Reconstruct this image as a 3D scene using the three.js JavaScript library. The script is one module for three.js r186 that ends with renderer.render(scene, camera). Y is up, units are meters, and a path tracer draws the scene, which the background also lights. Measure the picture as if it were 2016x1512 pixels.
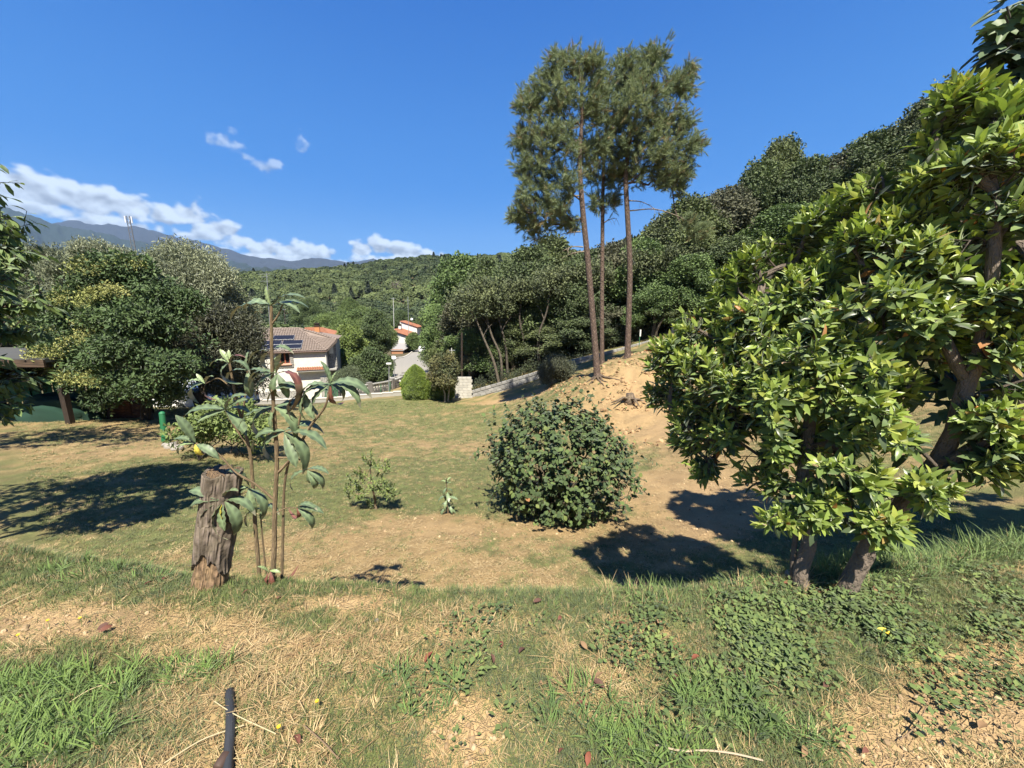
import * as THREE from 'three';
import { mergeGeometries } from 'three/addons/utils/BufferGeometryUtils.js';
import { RoundedBoxGeometry } from 'three/addons/geometries/RoundedBoxGeometry.js';

// ------------------------------------------------------------------ camera, sky, sun, exposure
const scene = new THREE.Scene();
const EYE = 1.6, PITCH = THREE.MathUtils.degToRad(11.0);
const camera = new THREE.PerspectiveCamera(90, 4 / 3, 0.05, 9000);
camera.position.set(0, EYE, 0);
camera.rotation.set(-PITCH, 0, 0);
scene.add(camera);
const renderer = new THREE.WebGLRenderer({ antialias: true });
renderer.setSize(1024, 768);
renderer.toneMapping = THREE.LinearToneMapping;
renderer.toneMappingExposure = 2.45;
renderer.shadowMap.enabled = true;

const SUN = new THREE.Vector3(0.075, 1.25, 0.80).normalize();
const sun = new THREE.DirectionalLight(new THREE.Color().setRGB(1.0, 0.93, 0.79), 5.0);
sun.position.copy(SUN).multiplyScalar(120);
sun.castShadow = true;
sun.shadow.mapSize.set(4096, 4096);
Object.assign(sun.shadow.camera, { left: -60, right: 60, top: 60, bottom: -60, near: 1, far: 300 });
scene.add(sun, sun.target);
scene.fog = new THREE.FogExp2(new THREE.Color().setRGB(0.36, 0.60, 1.0), 0.00004);

// ------------------------------------------------------------------ numbers
function rng(seed) { let a = seed >>> 0; return () => { a = (a + 0x6D2B79F5) | 0; let t = Math.imul(a ^ (a >>> 15), 1 | a); t = (t + Math.imul(t ^ (t >>> 7), 61 | t)) ^ t; return ((t ^ (t >>> 14)) >>> 0) / 4294967296; }; }
const R0 = rng(12345);
const clamp = (x, a = 0, b = 1) => Math.min(b, Math.max(a, x));
const lerp = (a, b, t) => a + (b - a) * t;
const sstep = (a, b, x) => { const t = clamp((x - a) / (b - a)); return t * t * (3 - 2 * t); };
const V = (x, y, z) => new THREE.Vector3(x, y, z);
function hash3(x, y, z) { let h = Math.imul(x, 374761393) ^ Math.imul(y, 668265263) ^ Math.imul(z, 2147483647 ^ 1274126177); h = Math.imul(h ^ (h >>> 13), 1274126177); h ^= h >>> 16; return (h >>> 0) / 4294967296; }
function noise(x, y, z = 0) {            // value noise, 0..1
  const xi = Math.floor(x), yi = Math.floor(y), zi = Math.floor(z);
  let fx = x - xi, fy = y - yi, fz = z - zi;
  fx = fx * fx * (3 - 2 * fx); fy = fy * fy * (3 - 2 * fy); fz = fz * fz * (3 - 2 * fz);
  const h = (i, j, k) => hash3(xi + i, yi + j, zi + k);
  const a = lerp(lerp(h(0, 0, 0), h(1, 0, 0), fx), lerp(h(0, 1, 0), h(1, 1, 0), fx), fy);
  if (fz === 0) return a;
  return lerp(a, lerp(lerp(h(0, 0, 1), h(1, 0, 1), fx), lerp(h(0, 1, 1), h(1, 1, 1), fx), fy), fz);
}
function fbm(x, y, z = 0, o = 4) { let s = 0, a = 0.5, n = 0; for (let i = 0; i < o; i++) { s += a * noise(x, y, z); n += a; a *= 0.5; x = x * 2.03 + 17.1; y = y * 2.03 + 5.7; z = z ? z * 2.03 + 3.3 : 0; } return s / n; }

// ------------------------------------------------------------------ the sky: air and a few fair-weather clouds
{
  const W = 3072, H = 1536, data = new Float32Array(W * H * 4);
  // azimuth in degrees from straight ahead (right positive), elevation in degrees, half sizes, strength: cumulus along the mountains
  const puffs = [
    [-51.5, 10.6, 4.0, 1.5, 1], [-47.9, 10.4, 3.2, 1.6, 1], [-45.2, 10.2, 3.0, 1.4, 1], [-42.6, 10.0, 2.6, 1.3, 1], [-40.4, 9.8, 2.0, 1.3, 1], [-38.6, 10.2, 1.7, 1.3, 0.9], [-50, 9.0, 5, 0.9, 0.55], [-44, 8.2, 3.4, 0.9, 0.75], [-39.6, 7.9, 2.2, 0.7, 0.6],
    [-36.8, 8.4, 1.7, 0.9, 1], [-35.2, 8.9, 1.4, 0.8, 1], [-33.8, 7.9, 1.6, 0.8, 0.9], [-31.6, 7.1, 2.0, 0.9, 1], [-29.4, 7.0, 1.9, 0.9, 1], [-27.2, 7.2, 1.7, 1.0, 1], [-25.4, 7.0, 1.5, 0.9, 0.9], [-29, 6.2, 5, 0.7, 0.8],
    [-20.4, 7.8, 1.6, 1.0, 1], [-18.2, 8.2, 1.7, 1.2, 1], [-16.2, 7.9, 1.6, 1.0, 1], [-14.0, 7.5, 1.7, 1.0, 1], [-11.6, 7.3, 1.6, 0.9, 1], [-9.6, 7.2, 1.2, 0.7, 0.85], [0.6, 6.6, 0.8, 0.5, 0.8], [-16, 6.6, 5, 0.7, 0.8],
    [-33.6, 18.0, 1.2, 0.6, 0.34], [-32.6, 16.6, 1.4, 0.5, 0.4], [-30.6, 16.0, 1.5, 0.9, 0.7], [-29.8, 16.6, 0.8, 0.6, 0.5], [-26.1, 19.4, 0.6, 0.7, 0.22],
    [-66, 12, 8, 2.2, 1], [-82, 10, 9, 2.4, 1], [-100, 9, 7, 1.8, 1], [-140, 8, 9, 1.8, 1], [75, 10, 6, 1.6, 1], [110, 9, 8, 2, 1], [150, 8, 8, 1.6, 1], [178, 9, 6, 1.5, 1],
  ];
  const hor = [0.34, 0.61, 0.97], low = [0.098, 0.345, 0.85], mid = [0.034, 0.178, 0.62], zen = [0.018, 0.10, 0.42];
  for (let j = 0; j < H; j++) {
    const el = ((j + 0.5) / H - 0.5) * 180, e = Math.max(el, 0);
    const a = sstep(-3, 17, e), b = sstep(8, 42, e), c = sstep(30, 90, e);
    for (let i = 0; i < W; i++) {
      const az = ((i + 0.5) / W - 0.5) * 360;                  // 0 along +x, 90 along +z in the lookup
      let th = az + 90; if (th > 180) th -= 360;                // 0 straight ahead (-z)
      const k = (j * W + i) * 4;
      let r = lerp(lerp(lerp(hor[0], low[0], a), mid[0], b), zen[0], c);
      let g = lerp(lerp(lerp(hor[1], low[1], a), mid[1], b), zen[1], c);
      let bl = lerp(lerp(lerp(hor[2], low[2], a), mid[2], b), zen[2], c);
      if (el < 0) { const s = sstep(0, -25, el); r = lerp(r, 0.16, s); g = lerp(g, 0.17, s); bl = lerp(bl, 0.15, s); }
      if (el > 2 && el < 26) {
        let dens = -9, under = 0;
        for (const p of puffs) {
          let dx = th - p[0]; if (dx > 180) dx -= 360; if (dx < -180) dx += 360;
          if (Math.abs(dx) > p[2] * 1.9) continue;
          let dy = el - p[1]; if (Math.abs(dy) > p[3] * 2.2) continue;
          const flat = dy < 0 ? 1.35 : 1;
          const q = 1 - Math.hypot(dx / p[2], dy * flat / p[3]) / 1.3;
          const d = p[4] * q;
          if (d > dens) { dens = d; under = clamp(0.5 - dy / p[3] * 0.6); }
        }
        if (dens > -0.8) {
          const n = fbm(th * 0.75 + 40, el * 1.15 + 10, 0, 6), n2 = fbm(th * 0.75 + 40.35, el * 1.15 + 10.75, 0, 5);
          const cov = sstep(0.02, 0.42, dens + (n - 0.5) * 1.5);
          const bright = clamp(1.06 - under * 0.36 + (n - n2) * 1.1, 0.55, 1.12);
          const al = cov * (el > 15 ? 0.5 : 0.94);
          r = lerp(r, bright * 0.90, al); g = lerp(g, bright * 0.93, al); bl = lerp(bl, bright * 0.985 + 0.03, al);
        }
      }
      data[k] = r * 0.345; data[k + 1] = g * 0.38; data[k + 2] = bl * 0.402; data[k + 3] = 1;
    }
  }
  const sky = new THREE.DataTexture(data, W, H, THREE.RGBAFormat, THREE.FloatType);
  sky.mapping = THREE.EquirectangularReflectionMapping; sky.magFilter = THREE.LinearFilter; sky.minFilter = THREE.LinearFilter; sky.needsUpdate = true;
  scene.background = sky; scene.environment = sky;
}

// ------------------------------------------------------------------ naming and tagging
const taken = new Map();
function numbered(name) { const n = taken.get(name) ?? 0; taken.set(name, n + 1); return n ? `${name}_${String(n).padStart(3, '0')}` : name; }
function tag(o, label, category, group) { if (label) o.userData.label = label; if (category) o.userData.category = category; if (group) o.userData.group = group; return o; }
function thing(name, label, category, pos = V(0, 0, 0), turn = 0, group) { const o = new THREE.Group(); o.name = numbered(name); o.position.copy(pos); o.rotation.y = turn; scene.add(o); return tag(o, label, category, group); }
function mesh(name, geo, mat, parent = scene) { const m = new THREE.Mesh(geo, mat); m.name = parent === scene ? numbered(name) : name; m.castShadow = m.receiveShadow = true; parent.add(m); return m; }
function structure(name, geo, mat) { const m = mesh(name, geo, mat); m.userData.kind = 'structure'; return m; }
function stuffOf(o, label, category) { o.userData.kind = 'stuff'; return tag(o, label, category); }
function copyOf(src, label, pos, turn, scale = 1, group) { const c = src.clone(); c.name = numbered(src.name.replace(/_\d+$/, '')); c.userData = { ...src.userData, label }; if (group) c.userData.group = group; if (pos) c.position.copy(pos); if (turn !== undefined) c.rotation.y = turn; if (scale.isVector3) c.scale.copy(scale); else c.scale.setScalar(scale); scene.add(c); return c; }

// a point of the place, from its bearing in the photograph (2016 x 1512) and its distance ahead in metres
const CP = Math.cos(PITCH), SP = Math.sin(PITCH);
function at(px, py, d) { const vx = (px - 1008) / 756, vy = (756 - py) / 756, z = CP + vy * SP; const t = d / z; return V(vx * t, EYE + (vy * CP - SP) * t, -d); }
function project(p) { const y = p.y - EYE, z = p.z, zc = -(z * CP) - y * SP, yc = y * CP - z * SP; const w = -(0) + (-z * CP - y * SP); return [1008 + 756 * p.x / w, 756 - 756 * (y * CP + (-z) * SP) / w, w]; }

// ------------------------------------------------------------------ textures
function dataTex(n, f, srgb) { const d = new Uint8Array(n * n * 4); for (let j = 0; j < n; j++) for (let i = 0; i < n; i++) { const c = f(i / n, j / n); d.set([c[0] * 255, c[1] * 255, c[2] * 255, 255].map((x) => clamp(x, 0, 255)), (j * n + i) * 4); } const t = new THREE.DataTexture(d, n, n); t.wrapS = t.wrapT = THREE.RepeatWrapping; t.magFilter = THREE.LinearFilter; t.minFilter = THREE.LinearMipmapLinearFilter; t.generateMipmaps = true; if (srgb) t.colorSpace = THREE.SRGBColorSpace; t.needsUpdate = true; return t; }
function tnoise(u, v, f, s = 0) { // tiling value noise
  const x = u * f, y = v * f, xi = Math.floor(x), yi = Math.floor(y); let fx = x - xi, fy = y - yi; fx = fx * fx * (3 - 2 * fx); fy = fy * fy * (3 - 2 * fy);
  const h = (i, j) => hash3((xi + i) % f, (yi + j) % f, s); return lerp(lerp(h(0, 0), h(1, 0), fx), lerp(h(0, 1), h(1, 1), fx), fy);
}
const tfbm = (u, v, f, o, s = 0) => { let r = 0, a = 0.5, n = 0; for (let i = 0; i < o; i++) { r += a * tnoise(u, v, f << i, s + i); n += a; a *= 0.55; } return r / n; };
const barkBump = dataTex(256, (u, v) => { const a = tfbm(u, v, 10, 4, 3), b = Math.abs(tnoise(u, v * 0.34, 22, 9) - 0.5) * 2; const c = clamp(a * 0.6 + b * 0.6); return [c, c, c]; });
const barkCol = dataTex(256, (u, v) => { const a = tfbm(u, v, 8, 4, 3), b = Math.abs(tnoise(u, v * 0.34, 22, 9) - 0.5) * 2; const c = 0.42 + 0.58 * clamp(a * 0.6 + b * 0.55); return [c, c * (0.96 + 0.04 * a), c * (0.92 + 0.08 * b)]; }, true);
const grit = dataTex(512, (u, v) => { const a = tfbm(u, v, 16, 5, 21); return [a, a, a]; });
const mottle = dataTex(512, (u, v) => { const a = 0.87 + 0.13 * tfbm(u, v, 6, 6, 31); return [a, a, a]; }, true);

// ------------------------------------------------------------------ mesh building
class MB {
  constructor() { this.p = []; this.u = []; this.i = []; this.c = null; }
  get n() { return this.p.length / 3; }
  vert(x, y, z, u = 0, v = 0) { this.p.push(x, y, z); this.u.push(u, v); return this.n - 1; }
  tri(a, b, c) { this.i.push(a, b, c); }
  quad(a, b, c, d) { this.i.push(a, b, c, a, c, d); }
  face(pts, su = 1) { const k = pts.map((q, n) => this.vert(q.x, q.y, q.z, n === 1 || n === 2 ? su : 0, n > 1 ? su : 0)); for (let j = 1; j < k.length - 1; j++) this.tri(k[0], k[j], k[j + 1]); }
  box(cx, cy, cz, sx, sy, sz, ry = 0, jit = 0, r = null) { // flat-shaded box
    const c = Math.cos(ry), s = Math.sin(ry), q = [];
    for (const [a, b, d] of [[-1, -1, -1], [1, -1, -1], [1, 1, -1], [-1, 1, -1], [-1, -1, 1], [1, -1, 1], [1, 1, 1], [-1, 1, 1]]) { const j = jit ? () => 1 + (r() - 0.5) * jit : () => 1; const x = a * sx / 2 * j(), y = b * sy / 2 * j(), z = d * sz / 2 * j(); q.push(V(cx + x * c + z * s, cy + y, cz - x * s + z * c)); }
    for (const f of [[1, 0, 3, 2], [4, 5, 6, 7], [0, 4, 7, 3], [5, 1, 2, 6], [3, 7, 6, 2], [0, 1, 5, 4]]) this.face(f.map((k) => q[k]));
    return this;
  }
  tube(path, radii, seg = 6, { cap = true, wob = null, vs = 1 } = {}) {
    const m = path.length; let t0 = V(0, 0, 0).subVectors(path[1], path[0]).normalize(); let nrm = Math.abs(t0.y) < 0.9 ? V(0, 1, 0) : V(1, 0, 0); nrm = V(0, 0, 0).crossVectors(t0, nrm).normalize();
    let prev = -1, len = 0; const base = this.n;
    for (let k = 0; k < m; k++) {
      const a = path[Math.max(0, k - 1)], b = path[Math.min(m - 1, k + 1)], t = V(0, 0, 0).subVectors(b, a).normalize();
      nrm.addScaledVector(t, -nrm.dot(t)); if (nrm.lengthSq() < 1e-8) nrm.set(t.y, t.z, t.x); nrm.normalize(); const bi = V(0, 0, 0).crossVectors(t, nrm);
      if (k) len += path[k].distanceTo(path[k - 1]);
      const r = Array.isArray(radii) ? radii[k] : radii;
      for (let s = 0; s <= seg; s++) { const an = s / seg * Math.PI * 2, rr = r * (wob ? wob(an, len, k) : 1), cx = Math.cos(an) * rr, sy = Math.sin(an) * rr, q = path[k]; this.vert(q.x + nrm.x * cx + bi.x * sy, q.y + nrm.y * cx + bi.y * sy, q.z + nrm.z * cx + bi.z * sy, s / seg * Math.max(1, Math.round(r * 6.28 * vs)), len * vs); }
      if (k) for (let s = 0; s < seg; s++) { const A = base + (k - 1) * (seg + 1) + s, B = A + seg + 1; this.quad(A, A + 1, B + 1, B); }
    }
    if (cap) for (const k of [0, m - 1]) { const q = path[k], c = this.vert(q.x, q.y, q.z, 0.5, 0.5), o = base + k * (seg + 1); for (let s = 0; s < seg; s++) k ? this.tri(c, o + s, o + s + 1) : this.tri(c, o + s + 1, o + s); }
    return this;
  }
  lathe(prof, seg, cx = 0, cy = 0, cz = 0) { const b = this.n; prof.forEach(([r, y], k) => { for (let s = 0; s <= seg; s++) { const a = s / seg * Math.PI * 2; this.vert(cx + Math.cos(a) * r, cy + y, cz + Math.sin(a) * r, s / seg * 2, y); } if (k) for (let s = 0; s < seg; s++) { const A = b + (k - 1) * (seg + 1) + s, B = A + seg + 1; this.quad(A, B, B + 1, A + 1); } }); return this; }
  add(geo, mat4) { const b = this.n, g = mat4 ? geo.clone().applyMatrix4(mat4) : geo, P = g.attributes.position, U = g.attributes.uv; for (let k = 0; k < P.count; k++) this.vert(P.getX(k), P.getY(k), P.getZ(k), U ? U.getX(k) : 0, U ? U.getY(k) : 0); if (g.index) for (const x of g.index.array) this.i.push(b + x); else for (let k = 0; k < P.count; k++) this.i.push(b + k); return this; }
  geo(smooth = true) { const g = new THREE.BufferGeometry(); g.setAttribute('position', new THREE.Float32BufferAttribute(this.p, 3)); g.setAttribute('uv', new THREE.Float32BufferAttribute(this.u, 2)); g.setIndex(this.i); g.computeVertexNormals(); return g; }
  build(name, mat, parent) { return mesh(name, this.geo(), mat, parent); }
}
const col = (r, g, b) => new THREE.Color().setRGB(r, g, b);
const std = (c, rough = 0.85, o = {}) => new THREE.MeshStandardMaterial({ color: Array.isArray(c) ? col(...c) : c, roughness: rough, side: THREE.DoubleSide, ...o });
const leafMat = (c, { trans = 0.35, coat = 0.25, cr = 0.4 } = {}) => new THREE.MeshPhysicalMaterial({ color: Array.isArray(c) ? col(...c) : c, roughness: 0.95, transmission: trans, thickness: 0, clearcoat: coat, clearcoatRoughness: cr, side: THREE.DoubleSide });
const bark = (c, bump = 0.012) => std(c, 0.95, { map: barkCol, bumpMap: barkBump, bumpScale: bump });
// a leaf: base at the origin, along +y, upper face towards +z; fold along the midrib, curl along the length
function leafGeo(L, W, { fold = 0.25, curl = 0.25, segs = 3, shape = 0.45, ruffle = 0 } = {}) {
  const m = new MB();
  for (let k = 0; k <= segs; k++) {
    const t = k / segs, w = W / 2 * Math.pow(Math.sin(Math.PI * Math.pow(clamp(t * 0.985 + 0.012), Math.log(0.5) / Math.log(1 - shape))), 0.66), a = curl * t * 1.6, y = L * (curl ? Math.sin(a) / (curl * 1.6) : t), z = -L * (curl ? (1 - Math.cos(a)) / (curl * 1.6) : 0);
    const rf = ruffle * W * (k % 2 ? 1 : -1) * (k > 0 && k < segs ? 1 : 0);
    m.vert(-w, y, z + w * fold + rf, 0, t); m.vert(0, y, z, 0.5, t); m.vert(w, y, z + w * fold + rf, 1, t);
    if (k) { const b = (k - 1) * 3; m.quad(b, b + 1, b + 4, b + 3); m.quad(b + 1, b + 2, b + 5, b + 4); }
  }
  return m.geo();
}
const _m = new THREE.Matrix4(), _x = V(0, 0, 0), _y = V(0, 0, 0), _z = V(0, 0, 0);
function frame(pos, dir, up, s = 1, sw = s) { // matrix: +y along dir, +z towards up
  _y.copy(dir).normalize(); _z.copy(up).addScaledVector(_y, -up.dot(_y)); if (_z.lengthSq() < 1e-6) _z.set(_y.z, _y.x, _y.y).addScaledVector(_y, -(_y.z * _y.x + _y.x * _y.y + _y.y * _y.z)); _z.normalize(); _x.crossVectors(_y, _z);
  return new THREE.Matrix4().makeBasis(_x.clone().multiplyScalar(sw), _y.clone().multiplyScalar(s), _z.clone().multiplyScalar(s)).setPosition(pos);
}
function instanced(name, geo, mat, items, parent = scene) { // items: [matrix, color]
  const im = new THREE.InstancedMesh(geo, mat, items.length); im.name = parent === scene ? numbered(name) : name;
  items.forEach(([m, c], k) => { im.setMatrixAt(k, m); im.setColorAt(k, c); }); im.castShadow = im.receiveShadow = true; im.userData.kind = 'stuff'; parent.add(im); return im;
}
const rdir = (r) => { const z = r() * 2 - 1, a = r() * 6.2832, s = Math.sqrt(1 - z * z); return V(s * Math.cos(a), z, s * Math.sin(a)); };
const mixc = (a, b, t, j = 1) => col(lerp(a[0], b[0], t) * j, lerp(a[1], b[1], t) * j, lerp(a[2], b[2], t) * j);

// a branching skeleton: trunk paths, then every tip joins the nearest wood; radii follow from what each branch carries
function grow(trunks, tips, { step = 0.12, r0 = 0.003, pw = 2.3, r = R0, sag = 0.1, kink = 0.16, seg = 5, rmax = 1 } = {}) {
  const N = [];
  for (const t of trunks) { let par = t.from ?? -1; t.pts.forEach((p, k) => { N.push({ p, par, r: t.radii[k], fix: t.radii[k], kids: 0, trunk: true }); par = N.length - 1; }); }
  const nodes0 = N.filter((n) => !n.low);
  const order = tips.map((p) => ({ p, d: Math.min(...nodes0.map((n) => n.p.distanceTo(p))) })).sort((a, b) => a.d - b.d);
  const ends = [];
  for (const { p } of order) {
    let best = -1, bd = 1e9;
    for (let k = 0; k < N.length; k++) { const q = N[k]; if (q.end) continue; const d = q.p.distanceTo(p), up = p.y - q.p.y; const c = d * (up < 0 ? 1.25 : 1) + (q.trunk && q.fix > 0.05 ? 0.0 : 0); if (c < bd) { bd = c; best = k; } }
    const a = N[best].p, d = a.distanceTo(p), m = Math.max(1, Math.round(d / step)); let par = best;
    const off = rdir(r).multiplyScalar(d * kink); off.y += d * sag;
    for (let k = 1; k <= m; k++) { const t = k / m, q = a.clone().lerp(p, t).addScaledVector(off, Math.sin(Math.PI * t) * (1 - 0.4 * t)); N.push({ p: q, par, r: 0, kids: 0, end: k === m }); par = N.length - 1; }
    const e = N[par]; e.r = r0; ends.push(par);
  }
  const acc = new Float64Array(N.length);
  for (let k = N.length - 1; k >= 0; k--) { const n = N[k]; const own = n.end ? r0 : Math.max(Math.pow(acc[k], 1 / pw), r0); n.r = n.fix ? Math.max(n.fix, Math.min(own, n.fix * 1.15)) : Math.min(own, rmax); if (n.par >= 0) acc[n.par] += Math.pow(n.r, pw); }
  // chains
  const kids = N.map(() => []); N.forEach((n, k) => { if (n.par >= 0) kids[n.par].push(k); });
  const starts = []; N.forEach((n, k) => { if (n.par < 0) starts.push([-1, k]); });
  const wood = new MB();
  while (starts.length) {
    const [p, s] = starts.pop(); const path = [], rad = []; if (p >= 0) { path.push(N[p].p); rad.push(N[s].r); }
    let k = s; for (;;) { path.push(N[k].p); rad.push(N[k].r); const c = kids[k]; if (!c.length) break; let b = c[0]; for (const q of c) if (N[q].r > N[b].r || (N[q].trunk && !N[b].trunk)) b = q; for (const q of c) if (q !== b) starts.push([k, q]); k = b; }
    if (path.length > 1) wood.tube(path, rad, rad[0] > 0.03 ? 10 : rad[0] > 0.012 ? 6 : seg > 4 ? 4 : 3, { cap: false, vs: 2 });
  }
  return { wood, ends: ends.map((k) => { const n = N[k], a = N[n.par]; return { p: n.p, dir: n.p.clone().sub(a.p).normalize() }; }), N };
}
// ------------------------------------------------------------------ the lie of the land: heights below the eye at known places (x, distance ahead, height)
const HP = [
  [0, -6, -2.3], [0, -1, -2.35], [-6, 0, -2.4], [6, 0, -2.2], [0, 3.4, -2.8], [0, 6.5, -3.6], [0, 10.5, -4.25], [0, 16, -5.1], [-3, 22, -5.9], [-6.3, 27, -6.15], [-9.5, 24.5, -6.0], [-12.5, 26, -6.5],
  [-7, 5.5, -3.0], [-8, 9, -3.45], [-12, 13, -3.85], [-16, 14, -3.95], [-9.8, 10.4, -3.7], [-11, 18, -4.8], [-9, 20, -5.5], [-22, 12, -3.8], [-14, 7, -3.0], [-30, 6, -3.0], [-30, 22, -5.2],
  [4.4, 8, -3.5], [3, 6, -3.45], [5.6, 12, -3.95], [6.2, 15, -3.75], [4.03, 18, -3.1], [6.04, 20, -2.5], [4.94, 21, -2.95], [9.7, 22, -2.0], [1.5, 17, -4.75], [1.2, 21, -5.0], [3.2, 23.5, -4.5], [-1.5, 25, -6.05],
  [6.5, 4.5, -2.5], [8, 8, -2.7], [12, 12, -1.6], [14, 20, -0.4], [20, 20, 1.8], [27, 31, 4.6], [12, 2, -1.5], [25, 8, 1.6], [40, 25, 8], [45, 50, 7], [70, 40, 10], [30, -10, 2],
  [-4.5, 30, -6.9], [10.8, 30, -2.4], [2, 30, -5.1], [6, 30, -3.75], [-14, 33, -7.6], [-9, 34, -7.1], [-6.5, 38, -7.05], [-4.5, 36, -6.8], [-16, 41, -9.1], [-26, 36, -8.6], [-10, 42, -7.5], [-7, 45, -7.4], [-14.1, 55, -8.0], [-10, 56, -7.9], [-17.5, 70, -8.8], [-13, 70, -8.6], [-20.3, 90, -10.1], [-23, 110, -10.9], [-30, 56, -9.6], [-26, 97, -10.5], [-40, 60, -9.8], [-45, 95, -11], [-60, 30, -8], [-90, 60, -10],
  [0, 40, -4.8], [4, 42, -3.8], [12, 40, -1.4], [25, 45, 3.6], [2, 60, -3.5], [-5, 80, -8.5], [10, 80, -1], [35, 90, 3], [-10, 120, -9],
  [-30, 140, -12], [-70, 140, -12], [-10, 160, -5], [30, 160, 2], [-120, 120, -12], [-160, 40, -8], [100, 80, 12], [80, -20, 12], [-60, -20, -3], [0, -50, 0], [-100, -80, 0], [100, -90, 20], [0, -140, 5], [-60, 200, -8], [-150, 190, -10], [60, 200, 8],
];
const TPS = (() => {                       // thin-plate spline through those heights
  const n = HP.length, m = n + 3, A = [], k = (r2) => (r2 < 1e-12 ? 0 : 0.5 * r2 * Math.log(r2)), S = 20;
  for (let i = 0; i < m; i++) { A.push(new Float64Array(m + 1)); }
  for (let i = 0; i < n; i++) { for (let j = 0; j < n; j++) A[i][j] = k(((HP[i][0] - HP[j][0]) ** 2 + (HP[i][1] - HP[j][1]) ** 2) / S / S) + (i === j ? 0.002 : 0); A[i][n] = A[n][i] = 1; A[i][n + 1] = A[n + 1][i] = HP[i][0] / S; A[i][n + 2] = A[n + 2][i] = HP[i][1] / S; A[i][m] = HP[i][2]; }
  for (let c = 0; c < m; c++) { let p = c; for (let r = c + 1; r < m; r++) if (Math.abs(A[r][c]) > Math.abs(A[p][c])) p = r; [A[c], A[p]] = [A[p], A[c]]; for (let r = c + 1; r < m; r++) { const f = A[r][c] / A[c][c]; if (f) for (let q = c; q <= m; q++) A[r][q] -= f * A[c][q]; } }
  const w = new Float64Array(m); for (let r = m - 1; r >= 0; r--) { let s = A[r][m]; for (let q = r + 1; q < m; q++) s -= A[r][q] * w[q]; w[r] = s / A[r][r]; }
  return (x, d) => { let s = w[n] + w[n + 1] * x / S + w[n + 2] * d / S; for (let i = 0; i < n; i++) s += w[i] * k(((x - HP[i][0]) ** 2 + (d - HP[i][1]) ** 2) / S / S); return s; };
})();
const lip = (x) => 1.93 + 0.045 * x * x / (1 + 0.02 * x * x) + 0.10 * (noise(x * 1.1 + 7, 3.3) - 0.5);   // edge of the upper terrace, metres ahead
const topY = (x, d) => -1.6 + 0.10 * (fbm(x * 0.7 + 3, d * 0.7 + 9) - 0.5) + 0.03 * (noise(x * 4, d * 4) - 0.5);
const smax = (a, b, k) => { const h = clamp(0.5 + 0.5 * (a - b) / k); return lerp(b, a, h) + k * h * (1 - h); };
const FAR_HILL = (x, d) => {               // wooded hills across the valley
  const u = sstep(130, 520, d - 0.12 * x) ; const ridge = 60 + 16 * fbm(x * 0.006 + 3, d * 0.004, 0, 4) + 22 * sstep(-60, 260, x) - 20 * sstep(-60, -300, x);
  return -12 + u * ridge;
};
function H(x, z) {                          // ground height, eye-free world metres
  const d = -z; let y;
  if (d > 120 || Math.abs(x) > 140) { const f = Math.max(sstep(120, 190, d), d > 60 ? sstep(140, 190, Math.abs(x)) : 0); y = lerp(d < 240 && Math.abs(x) < 230 ? TPS(x, d) : 0, FAR_HILL(x, d), f); } else y = TPS(x, d);
  if (Math.abs(x) < 30 && d < 14) {
    const t = topY(x, d), e = d - lip(x); const bankY = t - Math.max(0, e) * 0.98 - (e > 0 ? 0.04 * noise(x * 6, d * 6) : 0);
    y = smax(y, Math.min(t, bankY), 0.14);
  }
  const rr = Math.hypot(x, d);
  if (rr < 60) y += (0.05 * (fbm(x * 1.3, d * 1.3, 0, 3) - 0.5) + 0.028 * (noise(x * 7, d * 7) - 0.5)) * sstep(0, 3, rr); if (d > 11 && d < 24 && x > 2 && x < 11) y += 0.34 * (fbm(x * 1.7 + 4, d * 1.7, 0, 4) - 0.5) * sstep(2, 3.5, x) * sstep(11, 13, d) * sstep(24, 20, d);
  return y + EYE;
}
const ground = (x, d, lift = 0) => V(x, H(x, -d) + lift, -d);
function foot(px, py, d, lift = 0) { const p = at(px, py, d); p.y = H(p.x, p.z) + lift; return p; }   // where a thing seen at that bearing stands

// how green the ground cover is at a place: 0 bare and dry, 1 fresh grass
const greenSpots = [ // x, d, radius x, radius d, amount
  [-2.5, 2.2, 0.8, 0.25, 0.9], [-1.95, 1.32, 0.4, 0.16, 1.0], [-1.72, 1.14, 0.4, 0.12, 0.9], [-1.02, 1.71, 0.2, 0.12, 0.7], [0.87, 1.3, 0.25, 0.16, 0.8], [0.45, 1.13, 0.25, 0.1, 0.8], [1.45, 1.62, 0.6, 0.22, 0.8], [2.3, 1.85, 0.7, 0.25, 0.8], [0.3, 1.88, 1.1, 0.12, 0.7], [0.1, 1.5, 0.5, 0.2, 0.35], [-0.5, 1.25, 0.4, 0.2, 0.35], [-1.6, 1.95, 0.5, 0.12, 0.5],
  [-3, 7, 2.0, 1.2, 0.55], [-0.5, 6.8, 2.2, 1.0, 0.55], [-1.5, 9.5, 2.2, 1.2, 0.3], [-7.5, 23.5, 5, 2.2, 0.75], [-3, 18, 3, 2, 0.25], [-6, 7, 2.5, 1.5, 0.45], [5, 4, 3, 1.2, 0.95], [3.5, 3.4, 1.4, 0.8, 0.9], [-4.5, 4.8, 1.6, 1.2, 0.5], [4.9, 23.5, 2.2, 1.5, 0.55],
];
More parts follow.
